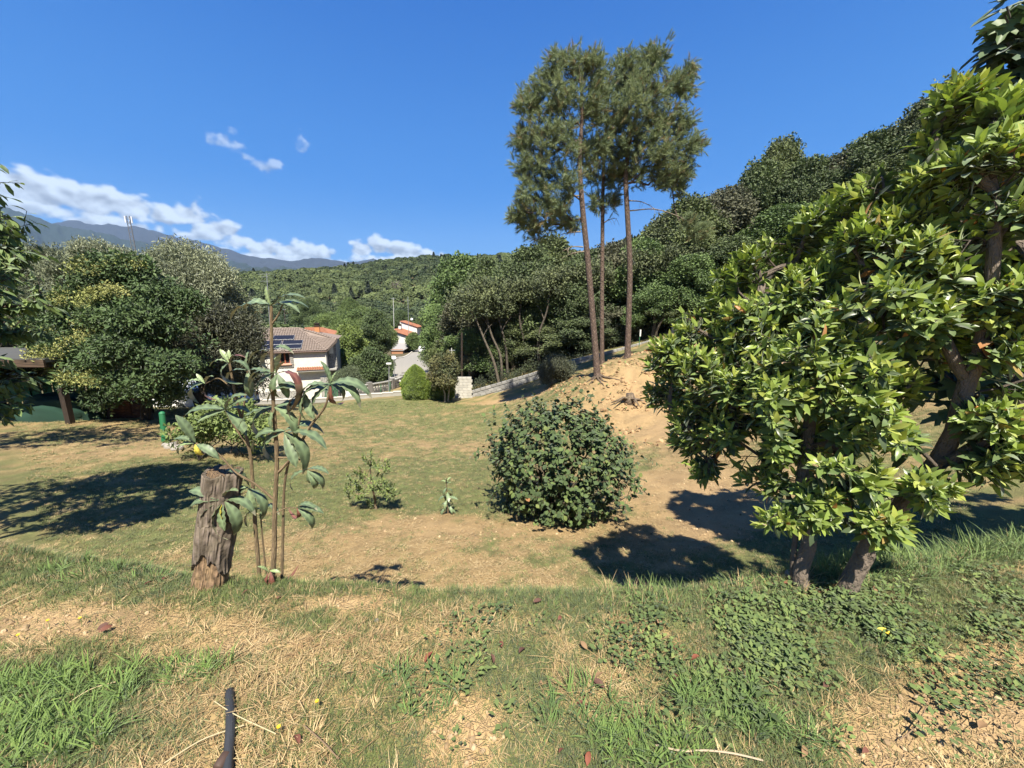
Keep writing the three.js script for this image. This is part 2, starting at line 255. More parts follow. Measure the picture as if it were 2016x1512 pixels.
const bareSpots = [[-2.3, 1.71, 0.7, 0.13, 0.9], [1.85, 1.24, 0.42, 0.15, 1.3], [1.35, 1.12, 0.2, 0.1, 0.9], [-0.16, 1.2, 0.2, 0.15, 0.8], [-1.3, 1.6, 0.35, 0.1, 0.6], [-0.95, 1.85, 0.4, 0.06, 0.9], [0.75, 1.55, 0.3, 0.1, 0.4], [2.3, 1.5, 0.4, 0.1, 0.6], [3.6, 7.2, 1.7, 1.6, 0.9], [2.9, 5.4, 1.3, 0.9, 0.7], [-0.5, 24.3, 2.6, 0.7, 1.0], [5.2, 16, 2.4, 3.5, 0.8], [5.6, 12, 2, 2.5, 0.7], [2.0, 23.5, 2.5, 1.6, 0.7], [-0.8, 5.2, 2.6, 0.7, 0.5], [-2.5, 12.5, 1.6, 0.9, 0.35], [-9.5, 9, 2.5, 1.2, 0.45], [-9, 12, 3, 1.2, 0.35]];
function green(x, d) {
  let g = 0.34 + 0.26 * sstep(3, 6, d) + 0.75 * (fbm(x * 0.9 + 20, d * 0.9 + 4, 0, 3) - 0.5) + 1.1 * (fbm(x * 3.4 + 3, d * 3.4, 0, 3) - 0.5) + 0.5 * (noise(x * 11 + 3, d * 11) - 0.5);
  for (const s of greenSpots) { const q = ((x - s[0]) / s[2]) ** 2 + ((d - s[1]) / s[3]) ** 2; if (q < 4) g += s[4] * Math.exp(-q * 1.1); }
  for (const s of bareSpots) { const q = ((x - s[0]) / s[2]) ** 2 + ((d - s[1]) / s[3]) ** 2; if (q < 4) g -= s[4] * Math.exp(-q * 1.1); }
  return clamp(g);
}
function sandy(x, d) { let g = 0; for (const s of bareSpots) { const q = ((x - s[0]) / s[2]) ** 2 + ((d - s[1]) / s[3]) ** 2; if (q < 4) g += s[4] * Math.exp(-q * 1.4); } return clamp(g * (0.5 + fbm(x * 2, d * 2))); }

{ // one sheet: rings round the camera, fine near it
  const rings = 350, segs = 420, r1 = 0.25, r2 = 700, P = [], U = [], C = [], I = [];
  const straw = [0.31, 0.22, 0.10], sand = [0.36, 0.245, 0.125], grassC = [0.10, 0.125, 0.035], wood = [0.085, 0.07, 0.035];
  for (let j = 0; j <= rings; j++) {
    const r = r1 * Math.pow(r2 / r1, j / rings);
    for (let i = 0; i <= segs; i++) {
      const a = i / segs * Math.PI * 2, x = Math.sin(a) * r, d = Math.cos(a) * r; P.push(x, H(x, -d), -d); U.push(x, d);
      const g = green(x, d), s = sandy(x, d); let cr = lerp(straw[0], sand[0], s), cg = lerp(straw[1], sand[1], s), cb = lerp(straw[2], sand[2], s);
      const m = sstep(0.25, 0.85, g) * 0.85; cr = lerp(cr, grassC[0], m); cg = lerp(cg, grassC[1], m); cb = lerp(cb, grassC[2], m);
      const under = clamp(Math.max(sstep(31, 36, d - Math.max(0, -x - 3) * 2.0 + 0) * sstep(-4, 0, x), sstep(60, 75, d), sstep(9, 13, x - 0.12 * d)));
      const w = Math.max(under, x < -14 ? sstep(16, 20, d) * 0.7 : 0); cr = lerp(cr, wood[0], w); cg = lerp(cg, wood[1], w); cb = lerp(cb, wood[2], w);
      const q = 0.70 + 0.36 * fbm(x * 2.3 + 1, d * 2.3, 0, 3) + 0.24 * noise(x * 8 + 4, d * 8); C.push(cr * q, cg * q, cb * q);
    }
    if (j) for (let i = 0; i < segs; i++) { const A = (j - 1) * (segs + 1) + i, B = A + segs + 1; I.push(A, B + 1, B, A, A + 1, B + 1); }
  }
  const c0 = P.length / 3; P.push(0, H(0, 0), 0); U.push(0, 0); C.push(0.3, 0.2, 0.1); for (let i = 0; i < segs; i++) I.push(c0, i + 1, i);
  const g = new THREE.BufferGeometry(); g.setAttribute('position', new THREE.Float32BufferAttribute(P, 3)); g.setAttribute('uv', new THREE.Float32BufferAttribute(U, 2)); g.setAttribute('color', new THREE.Float32BufferAttribute(C, 3)); g.setIndex(I); g.computeVertexNormals();
  // soil crumbs and lying straw, one tile per metre and a half
  const N = 1024, hgt = new Float32Array(N * N), tone = new Float32Array(N * N), r = rng(77);
  for (let j = 0; j < N; j++) for (let i = 0; i < N; i++) { const f = tfbm(i / N, j / N, 12, 6, 5); hgt[j * N + i] = f * 0.5; tone[j * N + i] = 0.50 + 0.42 * f + 0.10 * tnoise(i / N, j / N, 256, 8); }
  for (let k = 0; k < 9000; k++) { const x0 = r() * N, y0 = r() * N, a = r() * 6.283, L = 14 + r() * 44, t = 0.55 + r() * 0.45, b = (r() - 0.5) * 0.03; for (let s = 0; s < L; s += 0.7) { const aa = a + b * s, xi = Math.floor(x0 + Math.cos(aa) * s + N) % N, yi = Math.floor(y0 + Math.sin(aa) * s + N) % N; for (const [o, w] of [[0, 1], [1, 0.8]]) { const q = ((yi + o) % N) * N + xi; tone[q] = lerp(tone[q], t, 0.75 * w); hgt[q] = Math.max(hgt[q], 0.42 + 0.3 * w * t); } } }
  for (let k = 0; k < 2600; k++) { const x0 = r() * N, y0 = r() * N, R = 1.5 + r() * 4; for (let j = -R; j <= R; j++) for (let i = -R; i <= R; i++) if (i * i + j * j < R * R) { const q = (Math.floor(y0 + j + N) % N) * N + Math.floor(x0 + i + N) % N; tone[q] *= 0.72; hgt[q] *= 0.8; } }
  const cm = dataTex(N, (u, v) => { const q = Math.floor(v * N) * N + Math.floor(u * N), t = Math.pow(clamp(tone[q] * 1.1 + 0.12), 0.5) * 1.0; return [t, t * (0.985 - 0.02 * (1 - t)), t * 0.96]; }), bm = dataTex(N, (u, v) => { const h = hgt[Math.floor(v * N) * N + Math.floor(u * N)]; return [h, h, h]; });
  for (const t of [cm, bm]) { t.repeat.set(1 / 1.6, 1 / 1.6); t.rotation = 0.4; }
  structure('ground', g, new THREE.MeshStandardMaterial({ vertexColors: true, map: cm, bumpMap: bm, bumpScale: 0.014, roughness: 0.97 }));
}
{ // hills across the valley and the mountains
  const wood = std([0.05, 0.07, 0.025], 1, { map: mottle });
  const hill = (name, x0, x1, d0, d1, nx, nd, f, mat) => { const m = new MB(); for (let j = 0; j <= nd; j++) for (let i = 0; i <= nx; i++) { const d = lerp(d0, d1, (j / nd) ** 1.3), x = lerp(x0, x1, i / nx) * (0.35 + 0.65 * d / d1); m.vert(x, f(x, d) + EYE, -d, x / 40, d / 40); } for (let j = 1; j <= nd; j++) for (let i = 0; i < nx; i++) { const A = (j - 1) * (nx + 1) + i, B = A + nx + 1; m.quad(A, A + 1, B + 1, B); } return structure(name, m.geo(), mat); };
  hill('hills', -1500, 900, 200, 1000, 150, 60, (x, d) => FAR_HILL(x, d) - 1.5 - sstep(640, 1000, d) * 60, wood);
  // ridges by bearing: azimuth tangent (x over distance), tangent of the height, at a distance
  const ridge = (name, D, depth, pts, mat, seed, rough) => {
    const prof = (t) => { let k = 1; while (k < pts.length - 1 && pts[k][0] < t) k++; const [a, b] = [pts[k - 1], pts[k]]; const u = clamp((t - a[0]) / (b[0] - a[0])), s = u * u * (3 - 2 * u); return lerp(a[1], b[1], lerp(u, s, 0.5)); };
    const m = new MB(), nx = 260, nd = 46, t0 = pts[0][0], t1 = pts[pts.length - 1][0];
    for (let j = 0; j <= nd; j++) for (let i = 0; i <= nx; i++) { const t = lerp(t0, t1, i / nx), v = j / nd, s = v < 0.6 ? v / 0.6 : 1 - (v - 0.6) / 0.4 * 0.8; const D2 = D + depth * (v - 0.6); const gully = fbm(t * 26 + seed, v * 3.0 + seed, 0, 5), hh = prof(t) * D * (Math.pow(s, 0.85)) + (s < 1 ? 1 : 0.25) * (gully - 0.5) * rough * (0.35 + s * 0.6) * (1 - 0.8 * sstep(0.9, 1, s)) + (fbm(t * 160, seed, 0, 3) - 0.5) * rough * 0.10 * s; m.vert(t * D2, EYE - 20 + hh, -D2, t * D2 / 300, D2 / 300); }
    for (let j = 1; j <= nd; j++) for (let i = 0; i < nx; i++) { const A = (j - 1) * (nx + 1) + i, B = A + nx + 1; m.quad(A, A + 1, B + 1, B); }
    structure(name, m.geo(), mat);
  };
  const slope = std([0.016, 0.027, 0.02], 1, { map: mottle }), rock = std([0.024, 0.028, 0.032], 1, { map: mottle });
  ridge('mountain', 4200, 2000, [[-2.2, 0.30], [-1.7, 0.29], [-1.4, 0.275], [-1.244, 0.2556], [-1.174, 0.236], [-1.137, 0.217], [-1.061, 0.202], [-0.9986, 0.189], [-0.884, 0.164], [-0.8, 0.145], [-0.7, 0.125], [-0.6, 0.108], [-0.5, 0.095], [-0.4, 0.08]], slope, 3, 260);
  ridge('mountain', 6000, 2200, [[-2.0, 0.16], [-1.4, 0.18], [-1.2, 0.205], [-1.13, 0.2155], [-1.088, 0.221], [-1.065, 0.2177], [-1.033, 0.206], [-1.015, 0.209], [-0.982, 0.212], [-0.955, 0.208], [-0.926, 0.207], [-0.879, 0.193], [-0.81, 0.177], [-0.741, 0.163], [-0.70, 0.150], [-0.67, 0.139], [-0.60, 0.131], [-0.5675, 0.1265], [-0.491, 0.130], [-0.416, 0.1215], [-0.365, 0.1238], [-0.30, 0.12], [-0.1, 0.125], [0.1, 0.12], [0.5, 0.1]], rock, 8, 300);
  ridge('mountain', 2600, 1200, [[-1.6, 0.12], [-1.2, 0.125], [-0.95, 0.122], [-0.8, 0.115], [-0.62, 0.108], [-0.5, 0.102], [-0.36, 0.112], [-0.28, 0.112], [-0.2, 0.118], [-0.05, 0.115], [0.3, 0.1]], slope, 14, 140);
}
// ------------------------------------------------------------------ foliage masses and trees seen from farther off
function clumpGeo(n, R, L, W, seed, { flat = 0, droop = 0, up = 0.6 } = {}) { // a spray of n leaves
  const r = rng(seed), m = new MB();
  for (let k = 0; k < n; k++) {
    const p = rdir(r).multiplyScalar(R * Math.cbrt(r())); p.z *= 1 - flat;
    const dir = rdir(r).add(p.clone().multiplyScalar(0.8 / R)); dir.y -= droop; const nrm = rdir(r).add(V(0, up, 0.5)); const f = frame(p, dir, nrm, L * (0.7 + 0.6 * r()), W * (0.7 + 0.6 * r()));
    const q = [V(0, 0, 0), V(0.5, 0.5, 0.12), V(0, 1, -0.1), V(-0.5, 0.5, 0.12)].map((v) => v.applyMatrix4(f)); const b = q.map((v) => m.vert(v.x, v.y, v.z)); m.tri(b[0], b[1], b[2]); m.tri(b[0], b[2], b[3]);
  }
  return m.geo();
}
const foliageMat = leafMat([1, 1, 1], { trans: 0.22, coat: 0.16, cr: 0.4 });
const dullLeaf = new THREE.MeshPhysicalMaterial({ color: col(1, 1, 1), roughness: 0.95, transmission: 0.25, thickness: 0, side: THREE.DoubleSide });
const CL = { oak: [1, 2, 3].map((s) => clumpGeo(30, 0.5, 0.2, 0.13, s)), olive: [4, 5].map((s) => clumpGeo(48, 0.36, 0.13, 0.032, s, { up: 0.2 })), broad: [6, 7].map((s) => clumpGeo(30, 0.42, 0.17, 0.12, s, { droop: 0.2 })), privet: [8, 9].map((s) => clumpGeo(40, 0.26, 0.11, 0.05, s, { droop: 0.25 })), thuja: [10].map((s) => clumpGeo(60, 0.10, 0.09, 0.022, s, { up: 0.1 })), shrub: [12, 13].map((s) => clumpGeo(40, 0.22, 0.075, 0.045, s)) };
// lobes in the tree's own metres [x, y, z, rx, ry, rz]; the crown's clumps lie mostly in their shells
function crownItems(lobes, dens, r, pal, { shell = 0.6, sc = [0.7, 1.2], below = 0.35, light = null, cull = [0.9, 0.4] } = {}) {
  const items = [[], [], []]; let gi = 0;
  for (const [x, y, z, a, b, c] of lobes) {
    const n = Math.max(4, Math.round(dens * (a * b + b * c + a * c))), tone = r();
    for (let k = 0; k < n; k++) {
      const v = rdir(r); if (v.y < -0.45 && r() > below) v.y *= -1; const bump = 0.72 + 0.56 * noise(v.x * 2.2 + x, v.y * 2.2 + y * 3, v.z * 2.2 + z); const s = lerp(shell, 1, Math.pow(r(), 0.5)) * bump; const p = V(x + v.x * a * s, y + v.y * b * s, z + v.z * c * s);
      if (cull && noise(p.x * cull[0] + 7, p.y * cull[0] * 1.3 + 3, p.z * cull[0] + 5) < cull[1]) continue; const t = clamp(tone * 0.5 + r() * 0.5), f = frame(p, rdir(r).add(V(0, 0.4, 0)), v.clone().add(V(0, 0.3, 0)), lerp(sc[0], sc[1], r()));
      let cc = mixc(pal[0], pal[1], t, 0.85 + 0.3 * r()); if (light && light(p, v, r)) cc = mixc(pal[2], pal[3] ?? pal[2], r());
      items[gi++ % 3].push([f, cc]);
    }
  }
  return items;
}
function addCrown(t, geos, items, mat = foliageMat, name = 'crown') { const flat = Array.isArray(items[0]?.[0]) || items.some((x) => !x.length) ? items.flat() : items; geos.forEach((g, i) => { const sel = flat.filter((_, k) => k % geos.length === i); if (sel.length) instanced(name, g, mat, sel, t); }); }
function woody(t, trunks, targets, r, mat, o = {}) { const sk = grow(trunks, targets, { step: 0.5, r0: 0.012, r, rmax: 0.3, kink: 0.12, ...o }); return sk.wood.build('trunk', mat, t); }
const barkGrey = bark([0.17, 0.145, 0.12], 0.03), barkPale = bark([0.30, 0.26, 0.21], 0.03), barkDark = bark([0.08, 0.065, 0.05], 0.03);

// ---- holm oaks: four builds, then copies along the slope
function oak(seed, label, pal, slim = 1, lobN = 26) { // about 8 m high and 6.5 m across before scaling
  const r = rng(seed), t = thing('holm_oak', label, 'tree'); const lobes = [];
  for (let k = 0; k < lobN; k++) { const a = k * 2.4 + r(), h = lerp(2.0, 7.0, Math.pow(k / (lobN - 1), 0.9)), q = (h < 4.6 ? 2.2 : lerp(2.1, 0.4, sstep(4.6, 7.2, h))) * (0.7 + 0.55 * r()) * slim, s = 0.6 + 0.55 * r(); lobes.push([Math.cos(a) * q, h + (r() - 0.5) * 0.5, Math.sin(a) * q, s, s * 0.85, s]); }
  lobes.push([0, 5.2, 0, 1.5, 1.6, 1.5]);
  woody(t, [{ pts: [V(0, -0.6, 0), V(0.1 * (r() - 0.5), 0.8, 0.1), V(0.35 * (r() - 0.5), 1.9, 0.1), V(0.5 * (r() - 0.5), 3.2, 0.1), V(0.2, 4.6, 0)], radii: [0.30, 0.2, 0.16, 0.12, 0.07] }, { pts: [V(0.25, -0.6, 0.1), V(0.5, 1.0, 0.3), V(0.9, 2.2, 0.4), V(1.3, 3.4, 0.3)], radii: [0.17, 0.12, 0.1, 0.06] }], lobes.map((l) => V(l[0], l[1], l[2])), r, barkPale);
  addCrown(t, CL.oak, crownItems(lobes, 42, r, pal, { shell: 0.5, sc: [0.5, 1.15] }));
  return t;
}
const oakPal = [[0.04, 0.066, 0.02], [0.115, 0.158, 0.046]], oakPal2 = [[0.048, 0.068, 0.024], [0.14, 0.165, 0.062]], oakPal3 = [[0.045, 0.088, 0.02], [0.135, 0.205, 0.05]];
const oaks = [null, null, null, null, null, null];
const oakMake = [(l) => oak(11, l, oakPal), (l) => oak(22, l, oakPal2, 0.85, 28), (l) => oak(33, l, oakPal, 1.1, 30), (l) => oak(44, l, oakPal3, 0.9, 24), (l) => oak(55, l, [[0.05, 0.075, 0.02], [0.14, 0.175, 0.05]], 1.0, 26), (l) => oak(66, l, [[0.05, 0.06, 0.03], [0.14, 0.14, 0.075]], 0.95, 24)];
// [bearing px, top py, crown width px, metres ahead, build, how it stands out]
const SLOPE = [
  [905, 497, 120, 48, 3, 'rounded oak crown rising highest left of the slope, above the end of the block wall'], [888, 552, 80, 56, 3, 'oak leaning over the far end of the road'], [960, 512, 110, 43, 0, 'dark oak behind the leaning grey trunks, left of the pines'], [872, 600, 70, 41, 3, 'low oak just behind the street magnolia'], [935, 560, 120, 36, 1, 'grey-green oak with bare leaning trunks above the block wall'], [1005, 520, 110, 40, 0, 'dark oak left of the three pines, against the skyline'],
  [1045, 488, 120, 38, 0, 'dark oak under the lowest left pine branches'], [1088, 470, 120, 42, 2, 'oak showing between the left pine boughs and the leaning pine trunk'], [1125, 520, 110, 35, 0, 'shaded oak just left of the leaning pine trunk'], [1165, 488, 120, 38, 2, 'shaded oak directly behind the two left pine trunks'], [1212, 468, 130, 37, 1, 'oak between the middle and the right pine trunk'], [1262, 470, 120, 35, 3, 'oak just right of the right pine trunk'],
  [1305, 420, 130, 38, 1, 'oak behind the long drooping pine branch'], [1345, 395, 140, 37, 0, 'oak with a flat top right of the pine crowns'], [1352, 500, 110, 31, 3, 'lower lighter oak below the drooping pine branch'], [1288, 560, 90, 31, 3, 'small light oak low on the slope right of the pine trunks'], [1402, 362, 130, 39, 2, 'oak halfway down the skyline right of the pines'], [1425, 470, 130, 32, 0, 'oak just above the left shoulder of the fruit tree'],
  [1458, 322, 120, 41, 0, 'dark oak left of the pointed skyline oak'], [1492, 280, 110, 43, 1, 'pointed grey oak standing up from the skyline'], [1552, 315, 120, 39, 0, 'oak in the dip of the skyline'], [1530, 400, 140, 34, 3, 'mid-green oak below the dip of the skyline'], [1612, 300, 130, 39, 1, 'brownish oak right of the skyline dip'], [1600, 395, 140, 32, 3, 'light oak behind the upper left edge of the fruit tree'],
  [1665, 255, 140, 38, 2, 'broad dark oak on the upper skyline'], [1700, 320, 140, 33, 0, 'oak below the broad dark skyline oak'], [1762, 168, 150, 35, 1, 'highest oak of the slope, at the top of the skyline'], [1838, 178, 150, 32, 2, 'oak at the top of the skyline, next to the fig'], [1905, 160, 170, 30, 0, 'oak behind the fig leaves'], [1765, 380, 170, 27, 0, 'oak hidden behind the middle of the fruit tree'], [1900, 350, 190, 25, 2, 'oak behind the right side of the fruit tree'], [1560, 510, 190, 23, 0, 'low dark oak seen through the gaps in the left half of the fruit tree'], [1700, 470, 260, 19, 2, 'low dark oak seen through the middle of the fruit tree'], [1860, 430, 300, 16, 0, 'low dark oak seen through the right half of the fruit tree'], [2040, 400, 340, 13.5, 1, 'low oak at the right edge behind the fruit tree'],
];
SLOPE.push([1010, 628, 100, 35.5, 4, 'low bushy oak right of the leaning trunks'], [930, 640, 100, 35, 3, 'low bushy oak filling in left of the leaning trunks'], [1085, 640, 110, 34.5, 0, 'low dark oak under the left pine boughs'], [1150, 612, 100, 34, 2, 'low oak between the leaning pine and the middle pine trunk'], [884, 662, 70, 37, 4, 'low bushy oak right behind the street magnolia'], [1212, 600, 100, 34, 0, 'low dark oak between the middle and right pine trunks'], [1330, 590, 90, 31.5, 4, 'low yellowish oak above the trough']);
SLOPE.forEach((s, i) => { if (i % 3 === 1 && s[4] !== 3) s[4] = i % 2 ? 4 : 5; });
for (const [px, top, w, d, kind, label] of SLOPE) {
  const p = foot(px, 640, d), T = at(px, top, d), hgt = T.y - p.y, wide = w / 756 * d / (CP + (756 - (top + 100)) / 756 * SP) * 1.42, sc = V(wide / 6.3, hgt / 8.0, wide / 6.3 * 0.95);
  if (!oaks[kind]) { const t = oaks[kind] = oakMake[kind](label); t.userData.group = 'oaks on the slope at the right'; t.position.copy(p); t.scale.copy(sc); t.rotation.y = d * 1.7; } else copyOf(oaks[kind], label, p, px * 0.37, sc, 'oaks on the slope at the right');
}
{ // undergrowth below the oaks, and what closes the wood behind them
  const r = rng(501), items = [];
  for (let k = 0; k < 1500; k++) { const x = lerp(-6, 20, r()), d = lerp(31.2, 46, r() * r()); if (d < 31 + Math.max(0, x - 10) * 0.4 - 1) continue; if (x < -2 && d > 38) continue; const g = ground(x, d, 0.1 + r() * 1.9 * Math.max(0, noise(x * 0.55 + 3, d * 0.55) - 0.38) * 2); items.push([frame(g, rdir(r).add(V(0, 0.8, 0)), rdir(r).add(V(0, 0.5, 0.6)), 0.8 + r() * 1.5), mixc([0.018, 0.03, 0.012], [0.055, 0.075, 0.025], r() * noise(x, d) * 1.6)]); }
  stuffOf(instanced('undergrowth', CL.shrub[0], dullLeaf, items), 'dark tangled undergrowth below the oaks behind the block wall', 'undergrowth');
}
// ---- the far woods: whole crowns, too many to count
{
  const r = rng(601); const far = [1, 2, 3, 4].map((s) => { const q = rng(s * 71), m = new MB(); const tall = s === 4; for (let k = 0; k < 420; k++) { const v = rdir(q); if (v.y < -0.3) v.y *= -1; const bump = 0.72 + 0.5 * noise(v.x * 2 + s * 9, v.y * 2, v.z * 2 + 4); const p = tall ? V(v.x * 0.26 * (1.05 - 0.5 * (v.y + 1)), 0.55 + v.y * 0.45, v.z * 0.26 * (1.05 - 0.5 * (v.y + 1))) : V(v.x * 0.46 * bump, 0.52 + v.y * 0.42 * bump, v.z * 0.46 * bump); const f = frame(p, rdir(q), v.clone().add(rdir(q).multiplyScalar(0.6)), 0.12 + 0.08 * q(), 0.10 + 0.05 * q()); const Q = [V(0, -0.5, 0), V(0.5, 0, 0.1), V(0, 0.5, -0.1), V(-0.5, 0, 0.1)].map((w) => w.applyMatrix4(f)); const b = Q.map((w) => m.vert(w.x, w.y, w.z)); m.tri(b[0], b[1], b[2]); m.tri(b[0], b[2], b[3]); } return m.geo(); });
  const items = [[], [], [], []];
  for (let k = 0; k < 9000; k++) {
    const d = lerp(112, 640, Math.pow(r(), 0.8)), x = d * lerp(-1.6, 1.0, r()); const road = d < 175 && x > -52 * d / 130 && x < -17 * d / 100; if (road && d < 150) continue;
    if (d > 112 && x > 0.5 * d + 20) { if (r() < 0.5) continue; }
    const kind = r() < 0.06 && noise(x * 0.02, d * 0.02) > 0.5 ? 3 : Math.floor(r() * 3), h = (kind === 3 ? 8.5 : 7) * (0.75 + 0.6 * r()) * (d > 300 ? 1.15 : 1), y = H(x, -d);
    const n = fbm(x * 0.012 + 3, d * 0.012, 0, 3), c = kind === 3 ? mixc([0.022, 0.04, 0.022], [0.04, 0.06, 0.03], r()) : mixc([0.04, 0.068, 0.026], [0.15, 0.19, 0.065], clamp((n - 0.35) * 2.2 + (r() - 0.3) * 0.8));
    items[kind].push([new THREE.Matrix4().compose(V(x, y - 0.6, -d), new THREE.Quaternion().setFromAxisAngle(V(0, 1, 0), r() * 6.28), V(h * (0.85 + 0.4 * r()), h, h)), c]);
  }
  for (let k = 0; k < 1500; k++) { const x = lerp(12, 95, r()), d = lerp(46, 112, r()); if (x < d * 0.12 + 6) continue; const h = 8 * (0.8 + 0.5 * r()); items[k % 3].push([new THREE.Matrix4().compose(V(x, H(x, -d) - 0.6, -d), new THREE.Quaternion().setFromAxisAngle(V(0, 1, 0), r() * 6.28), V(h * 0.9, h * 0.9, h * 0.9)), mixc([0.045, 0.062, 0.026], [0.085, 0.105, 0.042], r())]); }
  for (let k = 0; k < 260; k++) { const d = lerp(52, 112, r()), x = lerp(-130, -38, r()); const h = 6.5 * (0.7 + 0.6 * r()); items[k % 3].push([new THREE.Matrix4().compose(V(x, H(x, -d) - 0.6, -d), new THREE.Quaternion().setFromAxisAngle(V(0, 1, 0), r() * 6.28), V(h, h, h)), mixc([0.05, 0.08, 0.028], [0.11, 0.15, 0.045], r())]); }
  for (let k = 0; k < 4; k++) stuffOf(instanced('far_woods', far[k], dullLeaf, items[k]), ['pale rounded tree crowns of the far wooded hills', 'mixed green tree crowns of the far wooded hills', 'dense rounded tree crowns of the far wooded hills', 'dark slender conifers scattered over the far hills'][k], 'woods');
}
// ---- deciduous trees and shrubs in the valley
function leafTree(name, label, cat, p, h, w, pal, seed, { geos = CL.broad, dens = 28, trunkH = 0.35, lob = 20, wood = barkGrey, mat = foliageMat, sc = [0.7, 1.2], below = 0.5, stems = 1 } = {}) {
  const r = rng(seed), t = thing(name, label, cat, p), lobes = []; const y0 = h * trunkH * 0.8;
  for (let k = 0; k < lob; k++) { const u = k / (lob - 1), a = k * 2.4 + r(), hh = lerp(y0 + 0.14 * h, h * 0.86, u), env = Math.sin(Math.PI * lerp(0.22, 0.93, u)), q = w * 0.33 * env * (0.7 + 0.5 * r()), s = w * 0.155 * (0.7 + 0.7 * r()) * (0.6 + 0.5 * env); lobes.push([Math.cos(a) * q, hh, Math.sin(a) * q, s * 1.1, Math.min(s, h * 0.2), s * 1.1]); }
  lobes.push([0, lerp(y0, h, 0.5), 0, w * 0.26, (h - y0) * 0.33, w * 0.26]);
  const tr = []; for (let k = 0; k < stems; k++) { const a = k * 2.1; tr.push({ pts: [V(Math.cos(a) * 0.1 * (stems - 1), -0.3, Math.sin(a) * 0.1 * (stems - 1)), V(Math.cos(a) * 0.16 * (stems - 1) + 0.02 * h, h * trunkH * 0.6, Math.sin(a) * 0.15 * (stems - 1)), V(Math.cos(a) * 0.3 * (stems - 1), h * trunkH * 1.1, Math.sin(a) * 0.3 * (stems - 1)), V(0, h * 0.62, 0)], radii: [h * 0.028, h * 0.02, h * 0.015, h * 0.008].map((x) => x / Math.sqrt(stems)) }); }
  woody(t, tr, lobes.map((l) => V(l[0], l[1], l[2])), r, wood);
  addCrown(t, geos, crownItems(lobes, dens, r, pal, { shell: 0.5, sc, below }), mat); return t;
}
const green1 = [[0.07, 0.115, 0.028], [0.15, 0.21, 0.05]], green2 = [[0.05, 0.085, 0.026], [0.10, 0.145, 0.04]], lime = [[0.10, 0.15, 0.03], [0.2, 0.26, 0.05]], silver = [[0.15, 0.18, 0.10], [0.33, 0.355, 0.22]];
const VALLEY = [ // px, top py, width px, d, palette, label
  [715, 612, 110, 72, green1, 'bright green spreading tree right of the orange chimney'], [742, 606, 60, 68, green2, 'darker rounded tree beside the white house by the road'], [690, 640, 70, 58, lime, 'light green tree rising behind the right end of the roof'], [672, 690, 52, 47, lime, 'yellow-green tree against the stone side of the house'], [652, 615, 70, 88, green1, 'pale tree behind the roof ridge, left of the chimney'], [733, 694, 66, 46, green2, 'dark big-leaved tree behind the garden wall'], [792, 606, 50, 122, green2, 'tree behind the white roadside house'], [858, 600, 60, 116, green2, 'tree where the road disappears'], [620, 590, 70, 128, green2, 'dark round tree right of the far orange roof'], [700, 585, 60, 140, green1, 'tree at the foot of the far woods'], [815, 655, 22, 93, green1, 'small garden tree in front of the white house'],
];
VALLEY.forEach(([px, top, w, d, pal, label], k) => { const p = foot(px, 690, d), hgt = at(px, top, d).y - p.y, wide = w / 756 * d * 1.1; leafTree('valley_tree', label, 'tree', p, hgt, wide, pal, 700 + k, { dens: 26 * Math.min(1.6, 40 / wide / 1.6), trunkH: 0.18, sc: [0.9, 1.6] }).userData.group = 'trees in the valley'; });
leafTree('olive_bush', 'low rounded grey-green olive bush in the house garden', 'bush', foot(690, 770, 35.5), at(690, 726, 35.5).y - foot(690, 770, 35.5).y, 3.1, [[0.09, 0.12, 0.06], [0.16, 0.2, 0.1]], 720, { geos: CL.olive, dens: 75, trunkH: 0.12, mat: dullLeaf });
// ---- olives and the flowering privet at the left
const oliveAt = (px, top, w, d, label, seed, pal = silver, o = {}) => { const p = foot(px, 780, d); return leafTree('olive_tree', label, 'tree', p, at(px, top, d).y - p.y, w / 756 * d * 1.05, pal, seed, { geos: CL.olive, dens: 62, trunkH: 0.2, lob: 26, mat: dullLeaf, sc: [0.8, 1.5], ...o }); };
oliveAt(395, 468, 215, 17.5, 'tall silvery olive tree right of the flowering tree', 801);
oliveAt(245, 452, 190, 22, 'silvery olive tree behind the flowering tree, below the mast', 802);
oliveAt(120, 462, 190, 23, 'pale olive tree at the left behind the flowering tree', 803, [[0.08, 0.11, 0.055], [0.18, 0.2, 0.11]]);
oliveAt(462, 590, 130, 16.5, 'dark brownish olive beside the white house wall', 804, [[0.05, 0.062, 0.03], [0.10, 0.105, 0.055]], { trunkH: 0.14 });
oliveAt(60, 575, 180, 16, 'dull olive-brown tree above the shelter roof', 805, [[0.05, 0.062, 0.026], [0.11, 0.115, 0.05]], { geos: CL.shrub, dens: 60, trunkH: 0.2 });
